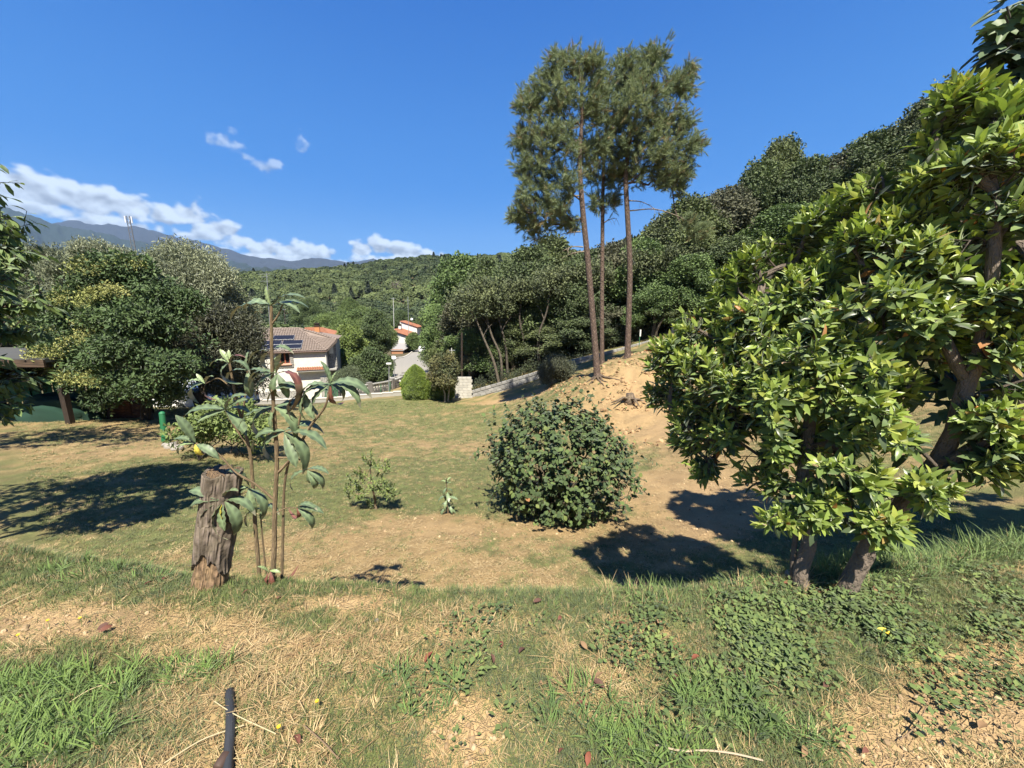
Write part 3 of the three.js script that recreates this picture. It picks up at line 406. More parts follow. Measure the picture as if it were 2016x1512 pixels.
{
  const r = rng(811), p = foot(289, 829, 13), t = thing('privet_tree', 'dense dark glossy tree with creamy yellow blossom beside the green post', 'tree', p); const L = (px, py, q, d = 13) => { const c = at(px, py + 14, d).sub(p), k = d / (CP + (756 - py) / 756 * SP) * q / 756 * 0.74; return [c.x, c.y, c.z, k * 1.08, k * 0.72, k]; };
  const lobes = [L(205, 530, 52), L(255, 520, 40), L(160, 590, 50), L(230, 600, 62, 12.5), L(300, 570, 55), L(130, 660, 42), L(180, 680, 55, 12.4), L(260, 680, 70, 12.2), L(330, 640, 60), L(370, 700, 45), L(310, 740, 60, 12.2), L(230, 735, 52, 12.1), L(140, 700, 40, 12.5), L(360, 590, 42, 13.4), L(250, 640, 90, 13.6), L(330, 760, 36, 12.4), L(205, 770, 26, 12.3), L(390, 650, 36, 13.2), L(110, 690, 40, 12.2), L(165, 735, 34, 12.0), L(95, 640, 44, 13.2), L(280, 620, 44, 12.2), L(215, 575, 40, 12.4), L(345, 715, 40, 11.9), L(270, 765, 36, 11.9)];
  woody(t, [{ pts: [V(0, -0.3, 0), V(0.05, 0.5, 0), V(-0.1, 1.1, 0), V(-0.05, 2.0, -0.1), V(-0.2, 3.4, -0.2)], radii: [0.2, 0.14, 0.12, 0.09, 0.05] }, { pts: [V(0.1, -0.3, 0.05), V(0.25, 0.8, 0.05), V(0.5, 1.6, 0.0)], radii: [0.1, 0.07, 0.05] }], lobes.map((l) => V(l[0], l[1], l[2])), r, barkDark);
  addCrown(t, CL.privet, crownItems(lobes, 120, r, [[0.03, 0.065, 0.018], [0.085, 0.14, 0.035]], { shell: 0.5, sc: [0.8, 1.5], cull: [1.5, 0.44] }));
  const bl = clumpGeo(46, 0.14, 0.05, 0.025, 99, { up: 0.4 }), bi = []; for (const [x, y, z, a, b, c] of lobes) { if (x > 0.6 || y < 1.0) continue; for (let k = 0; k < 60; k++) { const v = rdir(r); v.y = Math.abs(v.y) * 0.9 + 0.1; if (v.z < -0.4 || r() < 0.35) continue; v.normalize(); if (noise(x * 3 + v.x * 2, y * 3 + v.z * 2) < 0.4) continue; bi.push([frame(V(x + v.x * a * 1.14, y + v.y * b * 1.14, z + v.z * c * 1.14), v, V(0, 1, 0), 0.9 + 0.8 * r()), mixc([0.24, 0.27, 0.07], [0.36, 0.36, 0.12], r())]); } }
  instanced('blossom', bl, dullLeaf, bi, t);
}
// ---- clipped conifers and the magnolia at the end of the lawn
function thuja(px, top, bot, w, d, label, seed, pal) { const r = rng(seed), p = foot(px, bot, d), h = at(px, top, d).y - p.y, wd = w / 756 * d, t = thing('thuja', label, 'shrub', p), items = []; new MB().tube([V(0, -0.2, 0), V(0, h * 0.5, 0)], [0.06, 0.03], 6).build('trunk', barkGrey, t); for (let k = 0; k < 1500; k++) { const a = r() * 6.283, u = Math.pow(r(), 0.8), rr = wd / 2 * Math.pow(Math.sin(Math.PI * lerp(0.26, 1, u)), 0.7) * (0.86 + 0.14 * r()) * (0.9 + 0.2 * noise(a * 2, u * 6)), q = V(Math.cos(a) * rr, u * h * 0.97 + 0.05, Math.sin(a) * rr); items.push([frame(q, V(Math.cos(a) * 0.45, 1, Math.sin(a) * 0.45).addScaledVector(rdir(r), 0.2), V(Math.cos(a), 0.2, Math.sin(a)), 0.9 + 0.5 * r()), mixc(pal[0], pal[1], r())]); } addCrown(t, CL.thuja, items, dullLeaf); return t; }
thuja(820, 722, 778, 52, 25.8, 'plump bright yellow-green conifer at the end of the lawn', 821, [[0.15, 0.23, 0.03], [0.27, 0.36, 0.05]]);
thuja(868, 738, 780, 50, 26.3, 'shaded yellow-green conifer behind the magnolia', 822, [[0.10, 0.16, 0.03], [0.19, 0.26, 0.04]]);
{
  const p = foot(877, 782, 25), t = leafTree('magnolia', 'small magnolia with brown-backed glossy leaves beside the conifers', 'tree', p, at(877, 690, 25).y - p.y, 2.3, [[0.05, 0.08, 0.03], [0.17, 0.15, 0.05]], 823, { geos: [clumpGeo(22, 0.2, 0.16, 0.07, 55), clumpGeo(22, 0.2, 0.15, 0.06, 56)], dens: 60, trunkH: 0.3, wood: bark([0.5, 0.47, 0.42], 0.01), stems: 2, sc: [0.7, 1.1] });
}
leafTree('wall_shrub', 'dull grey-green shrub growing against the block wall left of the pines', 'shrub', foot(1092, 752, 24.5), 1.75, 2.2, [[0.06, 0.075, 0.04], [0.12, 0.13, 0.075]], 824, { geos: CL.olive, dens: 90, trunkH: 0.08, mat: dullLeaf, stems: 3 });
leafTree('compost_shrub', 'leafy light green shrub beside the green post, behind the stump', 'shrub', foot(452, 905, 8.8), 1.3, 1.95, [[0.10, 0.15, 0.035], [0.21, 0.27, 0.07]], 825, { geos: [clumpGeo(22, 0.2, 0.10, 0.05, 61, { droop: 0.3 }), clumpGeo(22, 0.2, 0.11, 0.05, 62, { droop: 0.3 })], dens: 80, trunkH: 0.08, stems: 3, sc: [0.8, 1.2] });

// ------------------------------------------------------------------ three tall pines
{
  const needle = (seed) => { const r = rng(seed), m = new MB(); for (let k = 0; k < 66; k++) { const u = r(), a = r() * 6.283, th = lerp(1.05, 0.3, u), dir = V(Math.cos(a) * Math.sin(th), Math.cos(th), Math.sin(a) * Math.sin(th)), L = 0.15 * (0.8 + 0.4 * r()), s = V(dir.z, 0, -dir.x).normalize().multiplyScalar(0.0042), o = V(0, u * 0.24, 0); const A = m.vert(o.x - s.x, o.y, o.z - s.z), B = m.vert(o.x + s.x, o.y, o.z + s.z), C = m.vert(o.x + dir.x * L, o.y + dir.y * L, o.z + dir.z * L); m.tri(A, B, C); } return m.geo(); };
  const tuft = [needle(1), needle(2)], bk = std([0.27, 0.195, 0.16], 0.95, { map: barkCol, bumpMap: barkBump, bumpScale: 0.05 });
  const pine = (label, baseP, d0, path, lobes, bare, seed, per) => {
    const r = rng(seed), p = foot(...baseP, d0), t = thing('pine_tree', label, 'tree', p, 0, 'three tall pines'); const L = (a) => at(a[0], a[1], a[2] ?? d0).sub(p);
    const pts = [V(0.05, -0.4, 0), V(0.0, 0.25, 0), ...path.map(L)], n = pts.length, rad = pts.map((_, k) => (k === 0 ? 0.28 : k === 1 ? 0.175 : lerp(0.15, 0.04, Math.pow((k - 2) / (n - 3), 1.5)))).map((q) => q * (per === 20 ? 0.72 : 0.92));
    const tips = []; for (const l of lobes) { const c = L(l), k = (l[2] ?? d0) / (CP + (756 - l[1]) / 756 * SP) * l[3] / 756; for (let j = 0; j < Math.round(per * (0.35 + k * k * 1.6)); j++) { const v = rdir(r), s = Math.pow(r(), 0.45); tips.push(V(c.x + v.x * k * s, c.y + v.y * k * s * 0.8, c.z + v.z * k * s)); } }
    const curve = new THREE.CatmullRomCurve3(pts).getPoints(26), rr = curve.map((_, k) => { const u = k / 26 * (n - 1), i = Math.min(n - 2, Math.floor(u)); return lerp(rad[i], rad[i + 1], u - i); });
    const sk = grow([{ pts: curve, radii: rr }], tips, { step: 0.3, r0: 0.006, r, rmax: 0.06, kink: 0.1, sag: -0.04 });
    sk.wood.build('trunk', bk, t);
    for (const b of bare) { const P = b.map(L), m = new MB(); m.tube(new THREE.CatmullRomCurve3(P).getPoints(12), Array.from({ length: 13 }, (_, k) => lerp(0.035, 0.006, k / 12)), 5); for (let k = 0; k < 9; k++) { const u = 0.3 + 0.7 * r(), q = new THREE.CatmullRomCurve3(P).getPoint(u), e = q.clone().add(V((r() - 0.3) * 0.5 * Math.sign(P[P.length - 1].x - P[0].x), -0.35 * r(), (r() - 0.5) * 0.6)); m.tube([q, q.clone().lerp(e, 0.5).add(V(0, 0.05, 0)), e], [0.010, 0.007, 0.003], 4); } const o = m.build('dead_branch', bark([0.42, 0.36, 0.29], 0.005), t); o.userData.label = 'bare grey dead branch'; }
    const items = []; for (const e of sk.ends) { const nn = 6 + Math.floor(r() * 3), tone = r(); for (let k = 0; k < nn; k++) { const dir = e.dir.clone().multiplyScalar(0.6).add(V(0, 0.32, 0)).addScaledVector(rdir(r), 0.85); const q = e.p.clone().addScaledVector(rdir(r), 0.17); items.push([frame(q, dir, rdir(r), 0.9 + 0.5 * r()), r() < 0.09 ? mixc([0.24, 0.18, 0.075], [0.2, 0.19, 0.08], r()) : mixc([0.10, 0.15, 0.065], [0.24, 0.285, 0.12], clamp(tone * 0.5 + r() * 0.6))]); } }
    addCrown(t, tuft, items, dullLeaf, 'needles'); return t;
  };
  pine('left pine of the three, its trunk leaning and its roots bared on the bank', [1175, 742], 18, [[1168, 640], [1158, 520], [1146, 400], [1141, 310], [1146, 220], [1140, 130]], [[1128, 125, 18, 34], [1090, 150, 18, 36], [1165, 140, 18, 34], [1060, 190, 18.4, 34], [1110, 200, 17.5, 48], [1165, 200, 18, 40], [1038, 215, 18, 20], [1050, 270, 18, 40], [1105, 280, 17.4, 48], [1030, 280, 18.6, 22], [1150, 290, 18.6, 40], [1060, 340, 18, 40], [1110, 360, 17.5, 40], [1032, 330, 18, 20], [1050, 395, 18, 36], [1088, 415, 17.6, 36], [1030, 430, 18.3, 22], [1120, 440, 18.4, 24], [1060, 450, 18.4, 28], [1015, 425, 18, 10]], [[[1143, 456], [1120, 458], [1098, 464]], [[1148, 486], [1125, 486], [1112, 492]], [[1150, 495], [1130, 498], [1106, 508]], [[1140, 385], [1110, 388], [1080, 400], [1068, 408]]], 901, 23);
  pine('slender middle pine with the straight dark trunk, behind the other two', [1185, 717], 21, [[1185, 600], [1186, 480], [1187, 380], [1190, 300], [1196, 220], [1200, 160]], [[1195, 165, 21, 30], [1180, 230, 21, 40], [1215, 240, 21, 30], [1190, 300, 21, 36], [1170, 340, 21, 26], [1205, 350, 21, 28], [1180, 400, 21, 24], [1210, 400, 21, 16]], [[[1187, 440], [1200, 432], [1215, 430]]], 902, 20);
  pine('right pine of the three, straight trunk and a crown swept to the right', [1235, 706], 20, [[1238, 620], [1240, 520], [1234, 400], [1232, 340], [1242, 270], [1262, 190], [1290, 110]], [[1295, 108, 20, 22], [1275, 125, 20, 30], [1240, 130, 20, 30], [1230, 170, 20, 40], [1280, 175, 19.5, 42], [1330, 165, 20, 26], [1358, 140, 20, 16], [1345, 180, 20, 20], [1240, 225, 19.4, 48], [1300, 235, 19.6, 46], [1345, 245, 20, 26], [1225, 285, 20, 40], [1280, 295, 19.5, 46], [1335, 295, 20, 36], [1366, 285, 20, 20], [1310, 335, 20, 38], [1345, 335, 20, 22], [1250, 340, 20, 34], [1220, 330, 20.4, 28], [1300, 365, 20, 22], [1335, 372, 20.3, 16], [1385, 455, 20, 12], [1352, 440, 20, 12], [1370, 462, 20, 14]], [[[1240, 415], [1290, 412], [1340, 428], [1392, 455]], [[1238, 395], [1265, 398], [1300, 418]]], 903, 23);
  { const t = scene.children.find((o) => o.name === 'pine_tree'), r = rng(77); const rb = bark([0.2, 0.15, 0.11], 0.01); for (const [dx, dz, L] of [[-0.5, 0.5, 0.9], [0.1, 0.9, 1.1], [0.7, 0.7, 1.3], [-0.8, 0.1, 0.7], [0.4, 1.0, 0.8]]) { const P = []; for (let k = 0; k <= 6; k++) { const u = k / 6, x = dx * L * u + 0.06 * (r() - 0.5), z = dz * L * u + 0.06 * (r() - 0.5); P.push(V(x, H(t.position.x + x, t.position.z + z) - t.position.y + 0.08 * (1 - u) + 0.02 * r(), z)); } mesh('root', new MB().tube(P, P.map((_, k) => lerp(0.07, 0.015, k / 6)), 6).geo(), rb, t); } }
}
// leaning pale trunks at the wood's edge and dark ones in its shade
{
  const r = rng(950), pale = bark([0.22, 0.19, 0.15], 0.02), tr = (name, label, px, py, d, path, rad, mat) => { const b = foot(px, py, d, -0.2), t = thing(name, label, 'tree', b), P = [V(0, 0, 0), ...path.map(([x, y]) => at(x, y, d).sub(b))]; const cv = new THREE.CatmullRomCurve3(P).getPoints(16); mesh('trunk', new MB().tube(cv, cv.map((_, k) => lerp(rad, rad * 0.35, k / 16)), 8, { vs: 2 }).geo(), mat, t); for (let k = 0; k < 3; k++) { const i = 9 + k * 3, q = cv[Math.min(15, i)], e = q.clone().add(V((r() - 0.5) * 2, 0.8 + r(), (r() - 0.5))); mesh('branch', new MB().tube([q, q.clone().lerp(e, 0.5).add(V(0, 0.15, 0)), e], [rad * 0.4, rad * 0.3, rad * 0.1], 5).geo(), mat, t); } const items = []; for (let k = 0; k < 90; k++) { const q = cv[16].clone().add(V((r() - 0.5) * 2.6, r() * 1.6 - 0.3, (r() - 0.5) * 2)); items.push([frame(q, rdir(r), rdir(r).add(V(0, 0.6, 0.5)), 0.7 + 0.6 * r()), mixc(oakPal2[0], oakPal2[1], r())]); } addCrown(t, [CL.oak[0]], [items]); };
  tr('leaning_oak', 'oak whose pale trunk leans left, nearest the block pier', 984, 742, 31, [[972, 712], [955, 672], [940, 636], [925, 610]], 0.13, pale);
  tr('leaning_oak', 'oak with a twisted pale trunk just right of the leaning one', 988, 735, 32, [[985, 700], [968, 660], [958, 620], [960, 585]], 0.12, pale);
  tr('leaning_oak', 'slim grey oak trunk standing right of the two pale leaning trunks', 1000, 722, 33, [[995, 680], [985, 640], [978, 610]], 0.12, barkGrey);
  [[1035, 712, 34, 'dark trunk in the shade, first right of the sunlit gap'], [1062, 700, 33, 'dark trunk in the shade, second right of the sunlit gap'], [1112, 690, 34, 'thin trunk in the shade left of the leaning pine'], [1152, 680, 33.5, 'thin trunk in the shade touching the leaning pine'], [1272, 660, 33, 'grey slanting trunk in the shade right of the right pine'], [1318, 650, 32.5, 'dark trunk in the shade above the low light oak']].forEach(([x, y, d, l], k) => tr('shaded_oak', l, x, y, d, [[x - 4 + k * 3, y - 40], [x + (k % 2 ? 14 : -12), y - 85], [x + (k % 2 ? 22 : -8), y - 130]], 0.13, k === 4 ? pale : barkGrey));
}
{ // litter and clods on the bare bank below the pines
  const r = rng(960), g = new THREE.IcosahedronGeometry(1, 0), items = [], lf = leafGeo(0.16, 0.07, { fold: 0.4, curl: 0.6, segs: 2 }), li = [];
  for (let k = 0; k < 2600; k++) { const x = lerp(2.2, 10, r()), d = lerp(11, 23, r()); if (noise(x * 0.9, d * 0.9) < 0.35) continue; const p = ground(x, d, 0.0), s = 0.03 + 0.09 * Math.pow(r(), 3); if (r() < 0.4) items.push([frame(p, rdir(r), rdir(r), s, s * 1.3), mixc([0.24, 0.15, 0.075], [0.42, 0.28, 0.15], r())]); else li.push([frame(p.add(V(0, 0.03, 0)), V(r() - 0.5, 0.3 * r(), r() - 0.5), V(0, 1, 0).addScaledVector(rdir(r), 0.5), 0.7 + 0.8 * r()), r() < 0.3 ? mixc([0.10, 0.14, 0.04], [0.16, 0.19, 0.06], r()) : mixc([0.20, 0.11, 0.05], [0.36, 0.22, 0.11], r())]); }
  stuffOf(instanced('soil_clods', g, std([1, 1, 1], 0.95), items), 'reddish clods of earth on the bare bank below the pines', 'soil'); stuffOf(instanced('leaf_litter', lf, std([1, 1, 1], 0.9), li), 'brown fallen leaves and weeds on the bare bank below the pines', 'litter');
}
const faceGeo = (pts) => { const m = new MB(); m.face(pts); return m.geo(); };
// ------------------------------------------------------------------ road
{
  const c = [[-4.0, 33.0], [-7.0, 37.5], [-9.98, 43], [-14.1, 55], [-17.5, 70], [-20.3, 90], [-23, 110], [-27, 130]].map(([x, d]) => V(x, 0, -d)), cv = new THREE.CatmullRomCurve3(c), m = new MB(), n = 90, kl = new MB();
  for (let k = 0; k <= n; k++) { const p = cv.getPoint(k / n), t = cv.getTangent(k / n), s = V(-t.z, 0, t.x).normalize(); for (let q = 0; q <= 6; q++) { const u = (q / 6 - 0.5) * 6.6, x = p.x + s.x * u, z = p.z + s.z * u; m.vert(x, H(p.x, p.z) * 0.6 + H(x, z) * 0.4 + 0.12, z, u, k * 1.1); } if (k) for (let q = 0; q < 6; q++) { const A = (k - 1) * 7 + q, B = A + 7; m.quad(A, A + 1, B + 1, B); } }
  structure('road', m.geo(), std([0.27, 0.255, 0.23], 0.95, { map: mottle, bumpMap: grit, bumpScale: 0.004 }));
  for (const side of [-1]) { const P = []; for (let k = 12; k <= n; k++) { const p = cv.getPoint(k / n), t = cv.getTangent(k / n), s = V(-t.z, 0, t.x).normalize().multiplyScalar(3.45 * side); P.push(V(p.x - s.x * -1, H(p.x, p.z) + 0.16, p.z - s.z * -1)); } kl.tube(P, 0.13, 4); }
  structure('kerb', kl.geo(), std([0.42, 0.40, 0.36], 0.9));
}
const plaster = std([0.70, 0.675, 0.60], 0.9, { map: mottle }), whiteWall = std([0.66, 0.65, 0.61], 0.9, { map: mottle }), greyWall = std([0.42, 0.41, 0.39], 0.9, { map: mottle }), terracotta = std([0.34, 0.14, 0.075], 0.9, { map: mottle }), tileBrown = std([0.23, 0.18, 0.15], 0.9, { map: mottle }), glass = new THREE.MeshPhysicalMaterial({ color: col(0.02, 0.024, 0.028), roughness: 0.08 }), woodRed = std([0.30, 0.085, 0.04], 0.6), woodDark = std([0.06, 0.04, 0.028], 0.9, { map: barkCol, bumpMap: barkBump, bumpScale: 0.004 }), metal = std([0.42, 0.43, 0.44], 0.45, { metalness: 0.7 }), greenPaint = std([0.03, 0.12, 0.055], 0.6), concrete = std([0.34, 0.33, 0.30], 0.95, { map: mottle, bumpMap: grit, bumpScale: 0.004 });
// rubble stonework on a rectangle: irregular stones proud of dark mortar
function rubble(m, x0, y0, x1, y1, z, r, size = 0.16, keep = () => true) { for (let y = y0; y < y1 - 0.02; y += size * 0.8) for (let x = x0; x < x1 - 0.02; x += size) { const px = x + (r() - 0.2) * size * 0.3, py = y + (r() - 0.2) * size * 0.25, w = size * (0.62 + 0.3 * r()), h = size * 0.8 * (0.62 + 0.3 * r()), cx = Math.min(px + w / 2, x1 - w / 2), cy = Math.min(py + h / 2, y1 - h / 2); if (!keep(cx, cy)) continue; const k = 6, c = m.vert(cx, cy, z + 0.045, 0.5, 0.5), a0 = r() * 6; const ring = []; for (let i = 0; i < k; i++) { const a = a0 + i / k * 6.283, q = 0.8 + 0.25 * r(); ring.push(m.vert(cx + Math.cos(a) * w / 2 * q, cy + Math.sin(a) * h / 2 * q, z)); } for (let i = 0; i < k; i++) m.tri(c, ring[i], ring[(i + 1) % k]); } return m; }
const stoneMats = [std([0.17, 0.16, 0.15], 0.9), std([0.26, 0.245, 0.22], 0.9), std([0.10, 0.10, 0.10], 0.9)], mortar = std([0.40, 0.385, 0.35], 0.95, { map: mottle });
function stoneFace(parent, x0, y0, x1, y1, z, ry, origin, seed, size = 0.17, keep) { // rubble in its own frame, turned about origin
  for (let k = 0; k < 3; k++) { const r = rng(seed), pick = rng(seed + 5), m = rubble(new MB(), x0, y0, x1, y1, z, r, size, (x, y) => Math.floor(pick() * 3) === k && (!keep || keep(x, y))); const o = m.build('stonework', stoneMats[k], parent); o.userData.kind = 'stuff'; o.position.copy(origin); o.rotation.y = ry; }
}
// pan tiles on a roof plane: corner o, unit vectors along the eave (u) and up the slope (v)
function tiles(parent, o, u, v, lu, lv, mat, { w = 0.24, l = 0.38, clip = null, r = rng(3), name = 'roof_tile' } = {}) {
  const n = V(0, 0, 0).crossVectors(u, v).normalize(); if (n.y < 0) n.multiplyScalar(-1); const m = new MB();
  for (let j = 0; j * l < lv; j++) for (let i = 0; i * w < lu; i++) { const a = (i + 0.5) * w, b = j * l; if (clip && !clip(a, b + l / 2)) continue; const jit = (r() - 0.5) * 0.02, P = (x, y, h) => o.clone().addScaledVector(u, x).addScaledVector(v, y).addScaledVector(n, h); const e = Math.min(l * 1.12, lv - b); const sec = [[-0.5, 0.0], [-0.28, 0.055], [0, 0.075], [0.28, 0.055], [0.5, 0.0]]; const A = sec.map(([x, h]) => { const q = P(a + x * w, b, h + 0.03 + jit); return m.vert(q.x, q.y, q.z); }), B = sec.map(([x, h]) => { const q = P(a + x * w * 0.9, b + e, h + 0.005 + jit); return m.vert(q.x, q.y, q.z); }); for (let k = 0; k < 4; k++) m.quad(A[k], A[k + 1], B[k + 1], B[k]); }
  const t = m.build(name, mat, parent); t.userData.kind = 'stuff'; return t;
}
function chimney(parent, x, y, z, w, h, mat, cap = woodDark) { const c = mesh('chimney', new MB().box(x, y + h / 2, z, w, h, w).geo(), mat, parent); mesh('chimney_cap', new MB().box(x, y + h + 0.05, z, w * 1.25, 0.1, w * 1.25).box(x, y + h + 0.2, z, w * 0.9, 0.2, w * 0.9).box(x, y + h + 0.34, z, w * 1.2, 0.08, w * 1.2).geo(), cap, c); return c; }

// ------------------------------------------------------------------ the white house with solar panels
{
  const D = 40, o = V(-19.4, 0, -D), t = thing('white_house', 'cream white two-storey house with brown tiled roof, solar panels and stone trim', 'house', o, 0.34); // origin below the front right corner
  const eave = at(600, 691, D).y, foot0 = H(-22, -D) - 0.8, W = 8.8, dep = 9, yE = eave;
  const win = { x: at(570, 700, D).x - o.x, y: at(570, 713, D).y, w: 0.92, h: 1.42 };
  // front wall with the window opening left free
  const fw = new THREE.Shape(); fw.moveTo(-W, foot0); fw.lineTo(0, foot0); fw.lineTo(0, yE); fw.lineTo(-W, yE); fw.closePath(); const arch = (x, y, w, h, S) => { S.moveTo(x - w / 2, y); S.lineTo(x + w / 2, y); S.lineTo(x + w / 2, y + h - w / 2); S.absarc(x, y + h - w / 2, w / 2, 0, Math.PI, false); S.lineTo(x - w / 2, y); return S; };
  fw.holes.push(arch(win.x, win.y, win.w, win.h, new THREE.Path()));
  const px = at(618, 765, D).x - o.x, porchW = 1.75, porchY = at(618, 785, D).y - 0.9; fw.holes.push(arch(px, porchY, porchW, 2.9, new THREE.Path()));
  const g = new THREE.ExtrudeGeometry(fw, { depth: 0.3, bevelEnabled: false }); g.translate(0, 0, -0.3); mesh('wall', g, plaster, t);
  for (const x of [-0.15, -W + 0.15]) mesh('wall', new MB().box(x, (foot0 + yE) / 2, -dep / 2 - 0.16, 0.3, yE - foot0, dep - 0.32).geo(), greyWall, t);
  mesh('porch_recess', new MB().box(px, porchY + 1.4, -2.4, porchW + 1.5, 3.4, 0.2).geo(), std([0.25, 0.22, 0.18], 0.9), t);
  // arched window
  const wn = mesh('window', new THREE.ExtrudeGeometry((() => { const S = arch(win.x, win.y, win.w - 0.004, win.h - 0.002, new THREE.Shape()); S.holes.push(arch(win.x - 0.0, win.y + 0.07, win.w - 0.16, win.h - 0.15, new THREE.Path())); return S; })(), { depth: 0.08, bevelEnabled: false }).translate(0, 0, -0.2), woodRed, t);
  mesh('mullion', new MB().box(win.x, win.y + win.h / 2 - 0.05, -0.15, 0.12, win.h - 0.2, 0.07).geo(), woodRed, wn); mesh('pane', new THREE.ShapeGeometry(arch(win.x, win.y + 0.05, win.w - 0.1, win.h - 0.1, new THREE.Shape())).translate(0, 0, -0.19), glass, wn);
  mesh('sill', new MB().box(win.x, win.y - 0.06, 0.06, win.w + 0.3, 0.1, 0.3).geo(), std([0.55, 0.3, 0.2], 0.8), wn);
  { const r = rng(31), m = new MB(), sw = 0.32; const put = (x, y, a, w, h) => { const q = new MB().box(0, 0, 0, w, h, 0.09, 0, 0.3, r).geo(); q.rotateZ(a); m.add(q, new THREE.Matrix4().makeTranslation(x, y, 0.047)); }; for (let y = win.y - 0.2; y < win.y + win.h - win.w / 2; y += 0.2) for (const s of [-1, 1]) put(win.x + s * (win.w / 2 + sw / 2), y, 0, sw * 0.9, 0.17); for (let k = 0; k <= 8; k++) { const a = k / 8 * Math.PI; put(win.x + Math.cos(a) * (win.w / 2 + sw / 2), win.y + win.h - win.w / 2 + Math.sin(a) * (win.w / 2 + sw / 2), a, sw * 0.9, 0.19); } for (let x = win.x - 0.7; x < win.x + 0.75; x += 0.22) put(x, win.y - 0.25, 0, 0.2, 0.2); m.build('window_surround', stoneMats[1], wn).userData.kind = 'stuff'; }
  // stone plinth, and stone round the porch
  const plinthTop = at(560, 764, D).y; mesh('plinth', new MB().box((-W + px - porchW / 2) / 2, (foot0 + plinthTop) / 2, 0.06, W + px - porchW / 2, plinthTop - foot0, 0.12).box((px + porchW / 2) / 2 + 0.0, (foot0 + at(640, 742, D).y) / 2, 0.08, -(px + porchW / 2), at(640, 742, D).y - foot0, 0.15).geo(), mortar, t);
  stoneFace(t, -W, foot0 + 0.2, px - porchW / 2, plinthTop, 0.12, 0, V(0, 0, 0), 41); stoneFace(t, px + porchW / 2, foot0 + 0.2, 0, at(640, 742, D).y, 0.155, 0, V(0, 0, 0), 42);
  // porch canopy of tiles
  { const y = at(620, 725, D).y, xl = at(592, 725, D).x - o.x; const c = mesh('porch_canopy', new MB().box(xl / 2, y - 0.12, 0.3, -xl, 0.14, 0.6).geo(), plaster, t); tiles(c, V(xl, y - 0.06, 0.68), V(1, 0, 0), V(0, 0.35, -0.93).normalize(), -xl, 0.7, terracotta, { w: 0.22 }); }
  mesh('downpipe', new MB().tube([V(-0.08, yE - 0.2, 0.08), V(-0.08, foot0 + 1, 0.08)], 0.05, 6).geo(), whiteWall, t);
  // wing at the right, set back, faced with stone
  const wx = at(668, 690, D + 1.2).x - o.x, yW = at(668, 670, D + 1.1).y; mesh('wing', new MB().box(wx / 2 + 0.02, (foot0 + yW) / 2, -3.9, wx - 0.04, yW - foot0, 5.4).geo(), mortar, t);
  const wy = at(655, 690, D + 1.2).y; stoneFace(t, 0.03, foot0 + 1, wx, yW - 0.05, -1.19, 0, V(0, 0, 0), 43, 0.17, (x, y) => !(x < 0.62 && y > wy - 0.35 && y < wy + 0.75));
  { const w2 = mesh('window', new MB().box(0.33, wy + 0.2, -1.17, 0.5, 1.15, 0.06).geo(), whiteWall, t); mesh('shutter', new MB().box(0.36, wy + 0.2, -1.13, 0.38, 0.95, 0.03).geo(), std([0.8, 0.8, 0.78], 0.6), w2); }
  mesh('ledge', new MB().box(0.42, at(650, 727, D + 0.6).y, -0.7, 0.8, 0.14, 0.95).geo(), concrete, t);
  // hipped roof
  const ov = 0.26, rise = 2.15, zr = -dep / 2, x0 = -W - ov, x1 = ov * 0.4, xr = -3.0, yR = yE + rise, y0 = yE + 0.05, xe = wx + 0.2, yx = yW + 0.05;
  const roof = mesh('roof', (() => { const m = new MB(); m.face([V(x0, y0, ov), V(x1, y0, ov), V(x1, y0, ov - 0.02), V(xr, yR, zr), V(x0, yR, zr)]); m.face([V(x0, y0, -dep - ov), V(x0, yR, zr), V(xr, yR, zr), V(xe, yx, -8.2)]); m.face([V(x1, y0, ov), V(xe, yx, -0.95), V(xr, yR, zr)]); m.face([V(xe, yx, -0.95), V(xe, yx, -8.2), V(xr, yR, zr)]); m.face([V(x0, y0 - 0.12, ov), V(x1, y0 - 0.12, ov), V(x1, y0, ov), V(x0, y0, ov)]); m.face([V(x1, y0 - 0.12, ov), V(xe, yx - 0.25, -0.95), V(xe, yx, -0.95), V(x1, y0, ov)]); return m.geo(); })(), tileBrown, t);
  const v1 = V(0, rise, zr - ov).normalize(), lv1 = Math.hypot(rise, zr - ov); tiles(roof, V(x0, y0, ov), V(1, 0, 0), v1, x1 - x0, lv1, tileBrown, { clip: (a, b) => a < lerp(x1 - x0, xr - x0, b / lv1), r: rng(5) });
  { const A = V(x1, y0, ov), B = V(xe, yx, -0.95), Cc = V(xr, yR, zr), u = B.clone().sub(A), lu = u.length(); u.normalize(); const n = V(0, 0, 0).crossVectors(u, Cc.clone().sub(A)).normalize(), v = V(0, 0, 0).crossVectors(n, u).normalize(); if (v.y < 0) v.multiplyScalar(-1); const q = Cc.clone().sub(A), lv = q.dot(v), sx = q.dot(u); tiles(roof, A.clone().addScaledVector(u, Math.min(0, sx)), u, v, lu - Math.min(0, sx), lv, tileBrown, { clip: (a, b) => { const x = a + Math.min(0, sx), s = b / lv; return x > sx * s && x < lerp(lu, sx, s); }, r: rng(6) }); }
  { const A = V(xe, yx, -0.95), Cc = V(xr, yR, zr), m = new MB(); for (const [p, q] of [[V(x1, y0, ov), Cc], [A, Cc], [V(x0, yR, zr), Cc]]) { const n = Math.round(p.distanceTo(q) / 0.36); for (let k = 0; k < n; k++) m.tube([p.clone().lerp(q, k / n).add(V(0, 0.06, 0)), p.clone().lerp(q, (k + 1.1) / n).add(V(0, 0.04, 0))], [0.12, 0.09], 6, { cap: false }); } const rt = m.build('ridge_tile', tileBrown, roof); rt.userData.kind = 'stuff'; }
